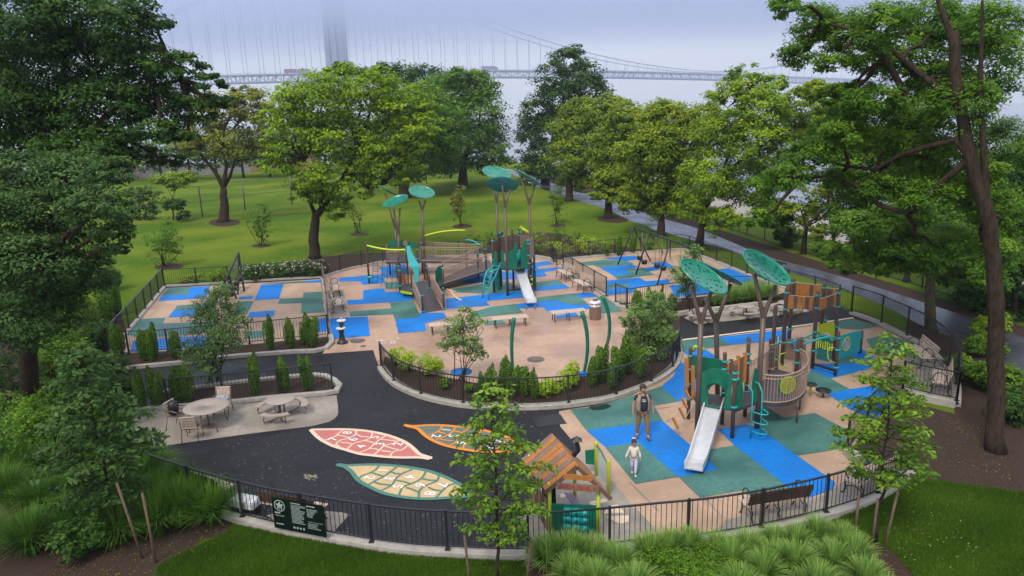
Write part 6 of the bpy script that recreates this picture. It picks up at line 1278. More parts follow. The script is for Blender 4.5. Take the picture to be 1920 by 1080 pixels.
tree('elm_tree', 'dark drooping tree filling the upper left corner', (60, 640), [(80, 500, 30), (120, 350, 29)], [(60, 40, 90, 70), (150, 30, 90, 60), (235, 45, 62, 50), (290, 30, 34, 34), (270, 110, 62, 36), (330, 125, 50, 30), (385, 155, 36, 20), (180, 120, 90, 60), (80, 150, 90, 70), (200, 200, 90, 55), (290, 190, 66, 42), (360, 200, 52, 30), (410, 190, 28, 16), (300, 245, 60, 22), (350, 260, 30, 14), (100, 250, 80, 50), (-40, 80, 80, 90), (-60, 260, 80, 90), (230, 265, 50, 24), (150, 280, 80, 40), (40, 200, 80, 60), (260, 290, 44, 20), (320, 300, 30, 12)], 28, 'dark', 1500, 56, .155, .4, 'big trees at the left edge', 20, dY=1.4, cr=.34, flat=.42, droop=.7, twigs=120, limbs=[[(120, 350, 29), (190, 230, 28), (240, 175, 28), (290, 160, 28), (340, 150, 28)], [(120, 350, 29), (110, 200, 28), (130, 60, 28)]])
tree('elm_tree', 'blue green drooping tree below the dark one at the left edge', (40, 780), [(60, 620, 22), (90, 500, 22)], [(140, 330, 80, 44), (210, 320, 46, 26), (90, 390, 80, 56), (190, 390, 60, 46), (230, 400, 28, 30), (130, 460, 80, 48), (210, 450, 34, 34), (60, 500, 80, 60), (140, 530, 62, 40), (180, 500, 30, 28), (-40, 420, 80, 80), (-60, 560, 80, 70), (40, 330, 60, 50), (40, 600, 70, 60), (110, 590, 50, 30), (20, 520, 60, 60)], 22, 'deep', 1050, 60, .125, .32, 'big trees at the left edge', 21, dY=1.3, cr=.34, flat=.42, droop=.8, twigs=80)
tree('small_tree', 'little light green tree with a flat crown near the lawn wire fence', (325, 412), [(324, 390), (324, 372)], [(325, 337, 40, 16), (350, 330, 22, 14), (300, 334, 22, 10), (328, 356, 14, 12)], None, 'bright', 90, 40, .24, .09, LT, 22)
for i, (x, y, bl, lb) in enumerate([(272, 412, [(262, 360, 28, 16), (285, 375, 26, 18), (268, 400, 34, 14)], 'dark bushy pine at the left end of the lawn wire fence'), (335, 413, [(328, 384, 22, 10), (345, 404, 15, 9)], 'low dark bush under the little flat topped tree')]):
    tree('bush', lb, (x, y), [(x, y-12)], bl, None, 'dark', 80, 40, .22, .1, LT, 24+i, cat='bush', twigs=10)
# far side of the field
FT = 'low trees at the far side of the field'
fx = [(-120, 300), (-40, 302), (40, 300), (120, 303), (190, 300), (245, 301), (300, 297), (355, 300), (405, 298), (455, 300), (505, 296), (545, 292), (610, 285), (680, 290)]
for i, (x, y) in enumerate(fx):
    c = qy(x, y+18, 128.)
    P0 = np.array([c[0], c[1], 0]); r = empty('field_tree', 'low hazy tree beyond the field, %s from the left' % ('first', 'second', 'third', 'fourth', 'fifth', 'sixth', 'seventh', 'eighth', 'ninth', 'tenth', 'eleventh', 'twelfth', 'thirteenth', 'fourteenth')[i], 'tree', P0, 0, FT)
    rg = np.random.default_rng(50+i); B = []
    for dx, dz, rr_ in ((0, 4.6+rg.uniform(0, 2.4), 3.4), (2.9, 4.2, 2.9), (-2.8, 3.6, 2.8)): B.append((P0+np.array([dx, rg.uniform(-1, 1), dz]), np.array([rr_, rr_, rr_*.75])))
    C, Nn, T, L, W_, ti, CC = foliage(B, 80, 30, .5, rg); leaf_obj('crown', L_['dark' if i % 3 else 'mid'], C, Nn, T, L, W_, ti, r)
    mb = MB(); mb.tube([P0, P0+np.array([0, 0, 3.5])], .22, 6); mb.build('trunk', M['bark'], r)
c = qy(520, 300, 150.); r = empty('brick_building', 'small brick building seen through branches beyond the field', 'building', (c[0], c[1], 0)); r['_w'] = (0, 0, 0)
mb = MB(); mb.box((0, 0, 2.6), (16, 8, 5.2)); mb.build('wall', M['brick'], r); mb = MB(); mb.box((0, 0, 5.5), (17, 9, .5)); mb.build('roof', M['stone'], r)
for k in range(5): mb = MB(); mb.box((-6+k*3, -4.02, 2.6), (1.4, .1, 1.8)); mb.build('window', M['steelblue'], r)
mb = MB(); w0, w1 = qy(250, 318, 120), qy(470, 312, 140); w0[2] = w1[2] = 0; mb.beam(w0+np.array([-60, 0, 1.1]), w1+np.array([0, 0, 1.1]), .4, 2.4); tag(mb.build('stone_wall', M['stone'], loc=w0), 'low grey stone wall along the far side of the field', 'wall')
# young trees standing in the lawn
YT = 'young multi stemmed trees on the lawn'
def clumptree(label, base, stems, blobs, lm, ncl, nlf, size, seed, group, name='young_tree', sr=.03, flat=.7, cr=.3):
    rg = np.random.default_rng(seed); P0 = q(*base); r = empty(name, label, 'tree', P0, 0, group); B = []
    for b in blobs: c = qy(b[0], b[1], P0[1]+rg.uniform(-.4, .4)); k = ppm(c); B.append((c, np.array([b[2]/k, b[2]/k, b[3]/k])))
    mb = MB(); C, Nn, T, L, W_, ti, CC = foliage(B, ncl, nlf, size, rg, flat, cr, .2)
    for i in range(stems):
        t_ = qy(*(blobs[i % len(blobs)][:2]), P0[1]+rg.uniform(-.4, .4))+rg.normal(size=3)*np.array([.25, .25, .2]); a = P0+np.array([rg.uniform(-.25, .25), rg.uniform(-.2, .2), 0]); p = limb(mb, a, t_, sr, sr*.35, rg, .06, 6)
        for i_ in rg.choice(len(CC), min(9, len(CC)), replace=False): limb(mb, min(p[2:], key=lambda z: np.linalg.norm(z-CC[i_])), CC[i_], sr*.35, .004, rg, .08, 3, 4)
    mb.build('trunk', M['bark'], r); leaf_obj('crown', L_[lm], C, Nn, T, L, W_, ti, r)
    return r
clumptree('young feathery tree in a mulch circle left of the swings', (308, 500), 7, [(305, 470, 30, 24), (312, 440, 26, 24), (310, 415, 14, 14), (290, 455, 20, 18), (328, 460, 18, 20)], 'mid', 120, 20, .14, 60, YT)
clumptree('young upright tree in a mulch circle behind the left swings', (490, 461), 6, [(488, 435, 20, 18), (480, 415, 18, 16), (498, 405, 15, 18), (490, 388, 10, 10)], 'mid', 90, 18, .15, 61, YT)
clumptree('nearly leafless young tree right of the large leaning tree', (672, 437), 6, [(660, 395, 18, 16), (672, 405, 18, 18), (655, 380, 12, 10)], 'olive', 26, 16, .15, 62, YT)
clumptree('young bushy tree behind the perforated leaf canopies', (863, 424), 5, [(862, 395, 17, 22), (860, 370, 15, 16), (862, 355, 10, 10), (850, 380, 10, 12)], 'olive', 90, 24, .16, 63, YT)
clumptree('young thin tree right of the castle tower', (1045, 421), 5, [(1045, 395, 20, 22), (1042, 372, 16, 16), (1048, 360, 10, 10)], 'mid', 70, 16, .15, 64, YT)
# shrub trees in the planters
ST = 'multi stemmed shrub trees in the planters'
clumptree('large airy shrub tree in the left planter hiding the swings', (398, 722), 9, [(400, 640, 46, 40), (375, 665, 40, 30), (430, 620, 44, 36), (400, 580, 40, 34), (375, 600, 34, 28), (440, 585, 28, 24), (410, 548, 36, 18), (390, 690, 30, 20), (455, 600, 16, 14), (350, 655, 20, 16)], 'fresh', 380, 26, .10, 70, ST, 'shrub_tree', .025)
clumptree('airy shrub tree at the front of the pink plaza bed', (862, 716), 8, [(870, 640, 32, 32), (855, 610, 26, 24), (880, 600, 24, 20), (875, 582, 16, 12), (890, 650, 20, 24), (840, 640, 22, 24), (900, 665, 18, 18), (905, 605, 14, 8), (825, 650, 12, 10)], 'fresh', 210, 22, .09, 71, ST, 'shrub_tree', .022)
clumptree('dense shrub tree at the right end of the plaza bed', (1216, 672), 8, [(1215, 610, 38, 30), (1195, 590, 30, 24), (1235, 580, 28, 26), (1225, 560, 24, 18), (1195, 625, 30, 22), (1240, 630, 34, 28), (1175, 600, 16, 12), (1255, 600, 18, 24), (1220, 655, 34, 20)], 'fresh', 400, 30, .09, 72, ST, 'shrub_tree', .022)
clumptree('slim shrub tree between the right swings and the picnic pad', (1292, 588), 6, [(1295, 490, 26, 22), (1285, 515, 28, 20), (1305, 470, 16, 12), (1290, 540, 26, 20), (1265, 510, 14, 12), (1310, 515, 16, 18)], 'fresh', 200, 26, .10, 73, ST, 'shrub_tree', .025)
# columnar yews
def make_yew(seed, h=1.55, w=.34):
    rg = np.random.default_rng(seed); r = empty('columnar_yew', '', 'shrub'); n = 4200; lob = rg.integers(4, 7); Lc = [(rg.uniform(-.5, .5)*w, rg.uniform(-.5, .5)*w, h*rg.uniform(.7, 1.02), w*rg.uniform(.36, .56)) for _ in range(lob)]
    k = rg.integers(0, lob, n); A = np.array(Lc)[k]; t = rg.random(n)**.8; a = rg.random(n)*2*math.pi; prof = np.where(t < .25, .6+t*1.6, np.clip(1-((t-.25)/.75)**4*.8, .05, 1)); rr = A[:, 3]*prof*(.75+.3*rg.random(n))
    C = np.stack([A[:, 0]*(.5+.5*t)+rr*np.cos(a), A[:, 1]*(.5+.5*t)+rr*np.sin(a), .05+t*A[:, 2]], 1); Nn = np.stack([np.cos(a), np.sin(a), .3+0*a], 1)+rg.normal(size=(n, 3))*.5; T = np.stack([.3*np.cos(a), .3*np.sin(a), 1+0*a], 1)+rg.normal(size=(n, 3))*.35
    L = .075*(.7+.7*rg.random(n)); leaf_obj('foliage', L_['yew'], C, Nn, T, L, L*.42, .2+.35*t+rg.normal(0, .16, n)+.1*(k % 3), r)
    mb = MB()
    for x, y, hh, _ in Lc: mb.tube([(x*.3, y*.3, 0), (x*.6, y*.6, hh*.7)], [.025, .008], 5)
    mb.build('stem', M['bark'], r); return r
yews = [make_yew(1), make_yew(2, 1.45, .42), make_yew(3, 1.6, .30)]; yu = [False]*3
def yew(x, y, s, label, group, v):
    P = q(x, y, .06); rg = random.Random(x*7+y); o = place(yews[v], yu[v], P, rg.uniform(0, 6.28), label, (s*rg.uniform(.8, 1.25), s*rg.uniform(.8, 1.25), s*rg.uniform(.86, 1.08))); yu[v] = True; o['group'] = group; o.rotation_euler = (rg.uniform(-.07, .07), rg.uniform(-.07, .07), rg.uniform(0, 6.28))
oi = ('first', 'second', 'third', 'fourth', 'fifth', 'sixth', 'seventh', 'eighth', 'ninth', 'tenth', 'eleventh', 'twelfth')
for i, (x, y, s, v) in enumerate([(585, 649, 1.0, 0), (572, 646, .82, 1), (545, 652, 1.0, 1), (508, 656, 1.0, 2), (330, 671, .95, 1), (288, 675, 1.0, 0), (272, 676, .95, 1), (225, 668, 1.1, 1)]): yew(x, y, s, 'columnar yew in the planter below the left swings, %s from the drinking fountain' % oi[i], 'yews in the planter below the left swings', v)
for i, (x, y, s, v) in enumerate([(580, 731, .95, 0), (533, 736, 1.0, 1), (479, 738, 1.0, 2), (352, 752, 1.0, 1), (334, 754, .98, 1), (294, 762, 1.05, 0), (270, 764, .9, 2)]): yew(x, y, s, 'columnar yew in the planter behind the picnic pad, %s from its rounded end' % oi[i], 'yews in the planter behind the picnic pad', v)
for i, (x, y, s, v) in enumerate([(905, 750, .72, 0), (922, 746, .78, 2), (942, 738, .98, 1), (960, 744, .86, 0), (985, 742, .92, 1), (1002, 748, .72, 2), (1110, 724, .88, 1), (1127, 716, .98, 0), (1146, 728, .82, 1), (1160, 712, 1.0, 0), (1178, 700, 1.12, 2), (1198, 708, .9, 1)]): yew(x, y, s, 'columnar yew in the curved plaza bed, %s counting along the fence from the left' % oi[i], 'yews in the curved plaza bed', v)
for i, (x, y, s, v) in enumerate([(1196, 590, .9, 1), (1222, 588, .9, 0), (1240, 586, .7, 2)]): yew(x, y, s, 'columnar yew in the bed behind the plaza bed, %s from the fence corner' % oi[i], 'yews by the right swing fence', v)
for i, (x, y, s, v) in enumerate([(1160, 478, 1.05, 1), (1185, 474, .95, 0)]): yew(x, y, s, 'dark yew behind the back fence of the right swing area, %s from the left' % oi[i], 'yews behind the right swings', v)
for i, (x, y, s, v) in enumerate([(200, 610, 1.3, 1), (222, 590, 1.2, 0), (180, 640, 1.2, 1), (165, 605, 1.1, 2)]): yew(x, y, s, 'dark yew outside the left swing fence, %s in its cluster' % oi[i], 'yews outside the left swing fence', v)
# rounded shrubs
def shrub(label, x, y, w, h, lm, n=1600, size=.07, group=None, seed=0, lumps=7, z=.05, name='shrub', cat='shrub'):
    rg = np.random.default_rng(seed+int(x)); P0 = q(x, y, z); r = empty(name, label, cat, P0, 0, group); B = []
    for i in range(lumps): a = rg.uniform(0, 6.28); rr = rg.uniform(.1, .55)*w; B.append((P0+np.array([rr*math.cos(a), rr*math.sin(a), h*rg.uniform(.35, .68)]), np.array([w*.5, w*.5, h*.42])*rg.uniform(.65, 1.05)))
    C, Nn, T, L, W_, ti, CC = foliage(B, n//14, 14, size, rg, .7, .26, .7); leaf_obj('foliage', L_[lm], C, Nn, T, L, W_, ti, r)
    mb = MB()
    for c, _ in B: mb.tube([P0, lerp(P0, c, .7)], [.02, .006], 5, cap=False)
    mb.build('stem', M['bark'], r); return r
for i, (x, y, w, h) in enumerate([(742, 684, .48, .75), (768, 696, .62, .9), (800, 706, .68, .9), (820, 700, .42, .7), (1032, 740, .62, .72), (1060, 728, .58, .85), (1078, 722, .42, .9), (1006, 742, .35, .5)]):
    shrub('lime green shrub in the curved plaza bed, %s from its left end' % oi[i], x, y, w, h, 'lime', 2600, .055, 'lime shrubs in the curved plaza bed', i)
for i, (x, y, w, h, lm_) in enumerate([(1240, 640, .6, .7, 'bright'), (1258, 648, .5, .6, 'bright'), (880, 735, .3, .35, 'mid'), (835, 728, .3, .4, 'mid'), (1010, 462, .9, 1.1, 'bright'), (1045, 452, .8, 1.2, 'mid'), (1075, 458, .8, 1.1, 'mid'), (1040, 470, 1.2, .8, 'lime'), (1085, 476, 1.4, 1.2, 'lime'), (1110, 474, 1.3, 1.3, 'lime'), (1135, 478, .8, .9, 'mid'), (1000, 474, .9, .7, 'bright'), (890, 452, .9, .9, 'bright'), (920, 456, .9, 1.0, 'mid'), (905, 468, .8, .6, 'bright'), (1060, 480, 1., .6, 'olive'), (1215, 470, .6, .7, 'mid'), (370, 528, .7, .5, 'bright'), (400, 527, .7, .6, 'bright'), (425, 523, .8, .9, 'bright'), (350, 531, .6, .4, 'olive'), (1262, 580, .6, .9, 'bluish'), (1330, 574, .7, .5, 'mid')]):
    shrub(['low bright shrub behind the right curve of the plaza fence', 'small bright shrub at the right tip of the plaza bed', 'tiny low plant left of the dark plaza yews', 'tiny low plant at the foot of the plaza shrub tree', 'bright shrub just right of the castle tower', 'round green shrub on the mulch behind the tower', 'second round green shrub on the mulch behind the tower', 'spreading lime shrub behind the gate leaf', 'broad lime shrub behind the back fence', 'tall lime shrub behind the slatted benches', 'dark green shrub left of the back fence yews', 'low bright shrub beside the tower at the fence', 'bright shrub left of the castle tower', 'green shrub touching the castle tower on its left', 'low shrub in front of the ones left of the tower', 'olive ground shrub under the lime shrubs', 'small shrub behind the right swings', 'low bright shrub at the left of the rose hedge', 'bright shrub behind the left swing fence', 'tallest bright shrub beside the left swing beam', 'leftmost low olive shrub behind the swing fence', 'blue green shrub in front of the right swing fence', 'low shrub before the right picnic pad'][i], x, y, w, h, lm_, 1300, .08, 'planting around the playground', 40+i)
for i, (x, y, w, h, lm_) in enumerate([(120, 640, 1.3, 2.0, 'mid'), (170, 600, 1.2, 1.5, 'bright'), (90, 720, 1.4, 1.8, 'mid'), (150, 700, 1.1, 1.3, 'mid'), (210, 700, .9, .9, 'dark'), (60, 820, 1.3, 1.5, 'mid'), (110, 560, 1.3, 1.6, 'mid'), (20, 640, 1.6, 2.2, 'dark'), (170, 760, 1.0, 1.2, 'dark'), (1830, 720, .9, .8, 'mid'), (1800, 690, .7, .5, 'bright'), (1860, 640, .9, 1.2, 'bright'), (235, 740, .8, .8, 'dark'), (160, 1040, .8, .9, 'dark'), (230, 1010, .5, .5, 'mid'), (120, 1000, .8, .9, 'dark'), (150, 560, 1.5, 2.4, 'mid'), (90, 600, 1.6, 2.8, 'dark'), (205, 545, 1.0, 1.6, 'dark'), (60, 560, 1.8, 3., 'dark'), (110, 690, 1.5, 2.2, 'mid'), (190, 660, 1.1, 1.6, 'dark'), (140, 780, 1.4, 1.8, 'mid'), (80, 860, 1.5, 1.9, 'mid'), (20, 760, 1.8, 2.4, 'dark'), (200, 810, 1.0, 1.3, 'mid'), (1870, 740, 1., 1.2, 'mid'), (1845, 670, .9, 1., 'mid'), (1905, 790, 1., 1., 'dark')]):
    shrub(['bright leafy bush in the middle of the left border', 'bright bush next to the dark yews on the left', 'green bush by the left edge below the bright bush', 'smaller green bush in front of the left border', 'dark low bush near the planter end', 'broad green bush low at the left edge', 'green bush under the blue green tree', 'large dark bush at the far left edge', 'dark bush behind the left sapling', 'green shrub beside the huge right trunk', 'low bright shrub outside the right nook', 'bright shrub beyond the right nook by the trunk', 'dark bush between planter and left sapling', 'dark bush at the bottom left corner', 'low leafy plant by the left tree stakes', 'dark bush left of the tree stakes', 'tall green bush outside the far left fence corner', 'tall dark bush left of the bright leafy ones', 'dark bush against the far left fence corner', 'tallest dark bush at the far left edge', 'wide green bush filling the middle of the left border', 'dark bush just left of the planter yews', 'green bush left of the picnic pad', 'green bush above the grass mass at the left edge', 'big dark bush low on the far left edge', 'green bush touching the picnic pad corner', 'green bush beyond the huge right trunk', 'green bush between path and right trunk', 'dark bush right of the huge right trunk'][i], x, y, w, h, lm_, 4200, .11, 'bushes in the side borders', 80+i, 9, z=0)
for i, (x, y, w, h) in enumerate([(1245, 1075, .75, .62), (1285, 1085, .7, .6), (1345, 1080, .8, .62), (1320, 1100, .7, .5)]): shrub('rounded green shrub at the bottom edge, %s from the left' % oi[i], x, y, w, h, 'mid', 6500, .045, 'rounded shrubs at the bottom edge', 120+i, 12, z=0)
# rose hedge
rg = np.random.default_rng(9); hp_ = gl([(455, 530), (520, 525), (600, 519)]); B = []
for p in resample(hp_, .55): B.append((np.array([p[0], p[1]+rg.uniform(0, .9), .48]), np.array([.55, .55, .5])))
r = empty('rose_hedge', 'rose hedge with pale pink flowers behind the left swing area', 'hedge', (*hp_[1], 0)); C, Nn, T, L, W_, ti, CC = foliage(B, 420, 26, .09, rg, .7, .3, .55); leaf_obj('foliage', L_['dark'], C, Nn, T, L, W_, ti, r)
C, Nn, T, L, W_, ti, CC = foliage([(c+np.array([0, 0, .06]), rr*1.02) for c, rr in B], 260, 3, .1, rg, .7, .12, .9, aspect=.9); k = C[:, 2] > .45; leaf_obj('blossom', L_['flower'], C[k], Nn[k], T[k], L[k], W_[k], ti[k], r)
# ornamental grass
def blades(n, h, spread, rg, w=.012, base=.14, seg=5, droop=1.35):
    V = []; Fs = []; ti = []; a = rg.random(n)*2*math.pi; rb = base*np.sqrt(rg.random(n)); L = h*(.75+.5*rg.random(n)); out_ = spread*(.15+.85*rg.random(n)); an = a+rg.normal(0, .35, n)
    T_ = np.linspace(0, 1, seg+1); tt_ = rg.random(n)
    P = np.zeros((n, seg+1, 2, 3)); dx, dy = np.cos(an), np.sin(an); sx_, sy_ = -dy, dx
    for i, t in enumerate(T_):
        rr = out_*t**1.5; z = L*(t-.42*droop*t**2.4*(out_/spread)); x = rb*np.cos(a)+dx*rr; y = rb*np.sin(a)+dy*rr; ww = w*(1-t**2*.92)
        P[:, i, 0] = np.stack([x-sx_*ww/2, y-sy_*ww/2, z], 1); P[:, i, 1] = np.stack([x+sx_*ww/2, y+sy_*ww/2, z], 1)
    idx = np.arange(n)[:, None]*(seg+1)*2+np.arange(seg)[None, :]*2; Fq = np.stack([idx, idx+1, idx+3, idx+2], -1).reshape(-1, 4)
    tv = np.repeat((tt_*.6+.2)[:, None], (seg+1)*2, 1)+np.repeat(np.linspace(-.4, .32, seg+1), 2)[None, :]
    return P.reshape(-1, 3), Fq, tv.ravel()
def blade_obj(name, mt, V, Fq, tv, parent=None):
    n = len(Fq); me = D.meshes.new(name); me.vertices.add(len(V)); me.vertices.foreach_set('co', V.ravel().astype(np.float32)); me.loops.add(4*n); me.loops.foreach_set('vertex_index', Fq.ravel().astype(np.int32)); me.polygons.add(n)
    me.polygons.foreach_set('loop_start', np.arange(0, 4*n, 4, dtype=np.int32)); me.update(calc_edges=True); at = me.attributes.new('tint', 'FLOAT', 'POINT'); at.data.foreach_set('value', np.clip(tv, 0, 1).astype(np.float32)); me.materials.append(mt)
    o = D.objects.new(name, me); col.objects.link(o)
    if parent is not None: o.parent = parent
    return o
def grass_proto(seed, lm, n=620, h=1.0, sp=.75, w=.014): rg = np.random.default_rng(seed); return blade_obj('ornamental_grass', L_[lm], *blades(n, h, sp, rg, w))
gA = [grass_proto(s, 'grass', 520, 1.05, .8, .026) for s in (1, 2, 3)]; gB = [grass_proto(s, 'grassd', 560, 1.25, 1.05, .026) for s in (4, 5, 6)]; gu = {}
def tuft(x, y, s, label, group, v, P_=gA):
    o = P_[v]; 
    if o.name in gu: o = o.copy(); col.objects.link(o)
    gu[P_[v].name] = 1; P = q(x, y); rr = random.Random(x+y*3); o.location = tuple(P); o.rotation_euler = (0, 0, rr.uniform(0, 6.28)); o.scale = (s*rr.uniform(.9, 1.15), s*rr.uniform(.9, 1.15), s*rr.uniform(.88, 1.1)); tag(o, label, 'grass tuft', group)
G1 = [(1028, 1066), (1072, 1100), (1160, 1076), (1218, 1058), (1292, 1046), (1345, 1050), (1400, 1048), (1070, 1056), (1450, 1034), (1530, 1022), (1578, 1036), (1490, 1078), (1430, 1096), (1560, 1076), (1620, 1110), (1530, 1116), (1660, 1150), (1385, 1120), (1115, 1120), (1190, 1120), (1255, 1050), (1490, 1040), (1600, 1068), (1370, 1075), (1110, 1060), (1450, 1070)]
nm = ['first', 'second', 'third', 'fourth', 'fifth', 'sixth', 'seventh', 'eighth', 'ninth', 'tenth', 'eleventh', 'twelfth', 'thirteenth', 'fourteenth', 'fifteenth', 'sixteenth', 'seventeenth', 'eighteenth', 'nineteenth', 'twentieth']
lab_ = lambda s, i: s % (nm[i] if i < 20 else 'twenty '+nm[i-20])
for i, (x, y) in enumerate(sorted(G1)): tuft(x, y, .72 if y < 1052 else .8, lab_('pale green grass tuft by the front fence, %s counting from the playhouse', i), 'grass tufts along the front fence', i % 3)
G2 = [(400, 982), (365, 968), (335, 985), (310, 958), (300, 1002), (270, 930), (245, 975), (215, 920), (190, 960), (165, 905), (140, 950), (110, 900), (80, 960), (60, 900), (230, 1015), (120, 1010), (60, 1040), (20, 950), (250, 890), (190, 870), (130, 860), (80, 850), (340, 940), (285, 905), (-30, 900), (-20, 1040), (30, 870), (170, 1010)]
for i, (x, y) in enumerate(sorted(G2)): tuft(x, y, 1.0, 'deep green arching grass tuft in the dense mass at lower left', 'dense grass tufts at lower left', i % 3, gB)
G3 = [(1385, 570), (1400, 566), (1416, 568), (1432, 564), (1370, 572), (1446, 562), (1352, 574), (1408, 560), (1380, 562), (1425, 558)]
for i, (x, y) in enumerate(sorted(G3)): tuft(x, y, .95, 'green grass tuft behind the right picnic pad, %s from the left' % nm[i], 'grass tufts behind the right picnic pad', i % 3)
# turf blades on the near lawn
def inpoly(x, y, poly):
    c = np.zeros(len(x), bool); n = len(poly)
    for i in range(n):
        (x0, y0), (x1, y1) = poly[i], poly[(i+1) % n]; k = ((y0 > y) != (y1 > y)) & (x < (x1-x0)*(y-y0)/(y1-y0+1e-12)+x0); c ^= k
    return c
def turf(poly, n, seed):
    pg = gl(poly); rg = np.random.default_rng(seed); P_ = np.array(pg); mn, mx_ = P_.min(0), P_.max(0); pt = rg.random((n, 2))*(mx_-mn)+mn; k = inpoly(pt[:, 0], pt[:, 1], [tuple(p) for p in pg]); pt = pt[k]; n = len(pt)
    a = rg.random(n)*2*math.pi; h = .035+.05*rg.random(n); w_ = .007; dx, dy = np.cos(a), np.sin(a); l = rg.normal(size=(n, 2))*.028
    V = np.zeros((n, 4, 3)); V[:, 0] = np.stack([pt[:, 0]-dx*w_, pt[:, 1]-dy*w_, 0*a], 1); V[:, 1] = np.stack([pt[:, 0]+dx*w_, pt[:, 1]+dy*w_, 0*a], 1); V[:, 2] = np.stack([pt[:, 0]+l[:, 0]+dx*.002, pt[:, 1]+l[:, 1]+dy*.002, h], 1); V[:, 3] = np.stack([pt[:, 0]+l[:, 0]-dx*.002, pt[:, 1]+l[:, 1]-dy*.002, h], 1)
    patch = .5+.25*np.sin(pt[:, 0]*1.7+2*np.sin(pt[:, 1]*1.1))*np.cos(pt[:, 1]*2.1)
    return V.reshape(-1, 3), np.arange(4*n).reshape(-1, 4), np.repeat(patch+rg.normal(0, .16, n), 4)
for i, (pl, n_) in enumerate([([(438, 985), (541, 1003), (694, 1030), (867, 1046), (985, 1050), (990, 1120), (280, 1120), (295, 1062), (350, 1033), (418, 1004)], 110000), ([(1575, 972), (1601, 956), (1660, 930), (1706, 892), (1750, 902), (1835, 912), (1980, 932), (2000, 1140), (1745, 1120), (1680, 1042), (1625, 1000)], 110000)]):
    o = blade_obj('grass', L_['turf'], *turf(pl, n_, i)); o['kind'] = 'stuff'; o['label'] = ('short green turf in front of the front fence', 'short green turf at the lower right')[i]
# fallen leaves and blossom
def litter(poly, n, seed, z, mt, lab, s0=.018, s1=.045):
    pg = gl(poly); rg = np.random.default_rng(seed); P_ = np.array(pg); mn, mx_ = P_.min(0), P_.max(0); pt = rg.random((n, 2))*(mx_-mn)+mn; pt = pt[inpoly(pt[:, 0], pt[:, 1], [tuple(p) for p in pg])]; n = len(pt)
    L = s0+(s1-s0)*rg.random(n)**2; o = leaf_obj('leaf_litter', mt, np.column_stack([pt, np.full(n, z)]), np.array([[0, 0, 1.]])+rg.normal(size=(n, 3))*.12, rg.normal(size=(n, 3)), L, L*.6, rg.random(n)); o['kind'] = 'stuff'; o['label'] = lab
litter([(200, 860), (300, 845), (560, 810), (640, 790), (760, 760), (1040, 775), (960, 960), (960, 1040), (700, 1020), (480, 975), (280, 915)], 1900, 1, .026, M['litter'], 'pale fallen blossom scattered on the asphalt')
litter([(1600, 870), (1700, 760), (1850, 800), (1900, 900), (1720, 890)], 900, 2, .03, L_['olive'], 'fallen leaves on the bare mulch at the right', .03, .07)
litter([(100, 1000), (430, 985), (420, 1010), (300, 1075), (100, 1090)], 700, 3, .03, L_['olive'], 'fallen leaves on the mulch at lower left', .03, .06)
litter([(1060, 770), (1240, 720), (1300, 640), (1640, 620), (1700, 700), (1600, 940), (1400, 980), (1200, 940)], 420, 4, .043, L_['olive'], 'small leaves blown over the rubber surface', .02, .04)
litter([(1640, 960), (1820, 920), (1840, 1080), (1700, 1060)], 240, 5, .06, M['litter'], 'pale petals on the lower right lawn', .02, .05)
# near saplings with hand sized leaves
def sapling(label, base, topy, z0, rmax, nbr, lm, size, seed, lean=(0, 0), name='sapling'):
    rg = np.random.default_rng(seed); P0 = q(*base); Ht = top(P0, topy); r = empty(name, label, 'tree', P0, 0, 'staked saplings'); mb = MB(); tp = P0+np.array([lean[0], lean[1], Ht*.97])
    st = [lerp(P0, tp, t)+rg.normal(size=3)*np.array([.03, .03, 0])*(0 < t < 1) for t in np.linspace(0, 1, 12)]; mb.tube(st, list(np.linspace(.042, .008, 12)), 8)
    Cs, Ns, Ts, Ti = [], [], [], []
    for i in range(nbr):
        t = (i+.5)/nbr; z = z0+(Ht*.97-z0)*t; a = i*2.4+rg.uniform(-.4, .4); prof = (.45+.55*math.sin(min(1, t*1.9)*math.pi/2))*(1-max(0, t-.3)/.7*.78); L = rmax*prof*rg.uniform(.7, 1.15); o = lerp(P0, tp, z/Ht/.97 if Ht else 0); d = np.array([math.cos(a), math.sin(a), rg.uniform(.15, .5)]); tn = rg.uniform(.25, .8)
        pts = [o+d*L*s_-np.array([0, 0, .28*L*s_*s_]) for s_ in np.linspace(0, 1, 7)]; mb.tube(pts, list(np.linspace(.013, .003, 7)), 5, cap=False)
        nt_ = max(3, int(L/.09))
        for j in range(1, nt_+1):
            s_ = .2+.8*j/nt_; c = o+d*L*s_-np.array([0, 0, .28*L*s_*s_]); sd = 1 if j % 2 else -1; tw = np.array([-d[1]*sd, d[0]*sd, -.1])+d*.5; tw /= np.linalg.norm(tw); tl = .32*(1-.5*s_)*rg.uniform(.6, 1.2); mb.tube([c, c+tw*tl*.6, c+tw*tl-np.array([0, 0, .06])], [.004, .003, .002], 4, cap=False)
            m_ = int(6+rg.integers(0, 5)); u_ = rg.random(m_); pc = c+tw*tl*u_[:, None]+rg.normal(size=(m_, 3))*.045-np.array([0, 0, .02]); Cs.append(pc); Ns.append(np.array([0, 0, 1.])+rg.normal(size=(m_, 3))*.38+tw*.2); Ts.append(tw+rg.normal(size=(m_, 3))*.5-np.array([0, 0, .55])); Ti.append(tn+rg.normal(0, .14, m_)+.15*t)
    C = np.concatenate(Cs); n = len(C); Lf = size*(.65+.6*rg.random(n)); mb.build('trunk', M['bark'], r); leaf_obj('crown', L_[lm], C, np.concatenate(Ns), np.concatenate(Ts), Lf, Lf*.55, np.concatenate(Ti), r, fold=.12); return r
sapling('leafy staked sapling in front of the fence left of the playhouse', (938, 1100), 708, 1.15, 1.2, 50, 'linden', .13, 2)
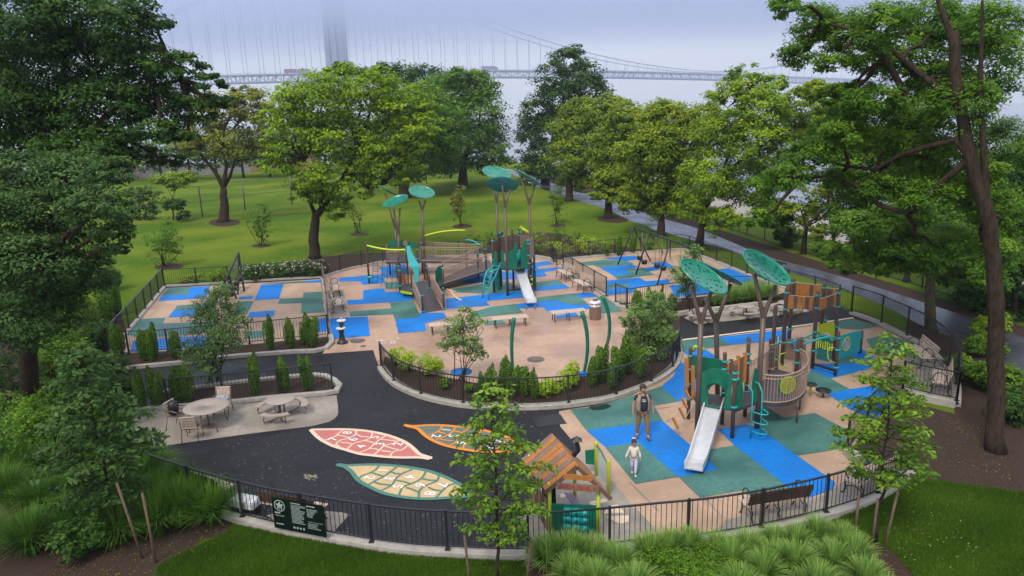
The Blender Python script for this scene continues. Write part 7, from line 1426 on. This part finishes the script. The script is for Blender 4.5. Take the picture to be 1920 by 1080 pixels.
sapling('leafy staked sapling in front of the right play structure', (1642, 1022), 628, 1.45, 1.3, 54, 'linden', .135, 3, (.05, .2))
sapling('dark leafy staked sapling in the tall grasses at lower left', (222, 1010), 640, 1.1, 1.5, 76, 'deep', .15, 4, (-.1, 0))
def stake(x, y, ty, lab, dx=0.):
    P = q(x, y); h_ = top(P, ty); mb = MB(); mb.tube([P-np.array([0, 0, .05]), P+np.array([dx*.5, 0, h_*.5]), P+np.array([dx, 0, h_])], [.032, .03, .028], 7); tag(mb.build('tree_stake', M['stake'], loc=P), lab, 'stake', 'wooden stakes round the saplings')
stake(883, 1110, 1003, 'wooden stake left of the sapling by the playhouse', -.08); stake(988, 1095, 1018, 'wooden stake right of the sapling by the playhouse', .1)
stake(1602, 1015, 930, 'wooden stake left of the right sapling'); stake(1634, 1030, 935, 'wooden stake under the crown of the right sapling', .03); stake(1655, 1044, 920, 'wooden stake right of the right sapling, tallest', .18)
stake(268, 1048, 905, 'leaning wooden stake in the middle of the three at lower left', -.3); stake(293, 1056, 925, 'upright wooden stake at lower left, rightmost of three', -.05); stake(230, 1010, 912, 'wooden stake at lower left, leftmost of three', -.22)
# ------------------------------------------------------------------ haze and low cloud
def volbox(name, lo, hi, dens, colr, lab, cat):
    mb = MB(); c = [(a+b)/2 for a, b in zip(lo, hi)]; mb.box(c, [b-a for a, b in zip(lo, hi)])
    mt = D.materials.new(name); mt.use_nodes = True; t = mt.node_tree; t.nodes.clear()
    o_ = t.nodes.new('ShaderNodeOutputMaterial'); v = t.nodes.new('ShaderNodeVolumePrincipled')
    v.inputs['Density'].default_value = dens; v.inputs['Color'].default_value = (*colr, 1); v.inputs['Anisotropy'].default_value = .2
    t.links.new(v.outputs[0], o_.inputs['Volume'])
    o = mb.build(name, mt); o['kind'] = 'stuff'; o['label'] = lab; return o
volbox('haze', (-1500, -60, -20), (1500, 1150, 176), .0003, (.80, .86, 1.0), 'pale mist in the air over the park and the water', 'haze')
volbox('sea_fog', (-1440, 300, -13.3), (1440, 1140, 73), .0007, (.84, .89, 1.0), 'pale fog lying on the water round the bridge', 'fog')
for z_, y0_, y1_, d_ in ((74, 545, 905, .0026), (85, 560, 885, .0034), (98, 575, 865, .006)): volbox('low_cloud', (-1450+z_, y0_, z_), (1450-z_, y1_, 175-z_*.02), d_, (.76, .82, .96), 'low cloud hiding the top of the bridge tower', 'cloud')
hide_props()
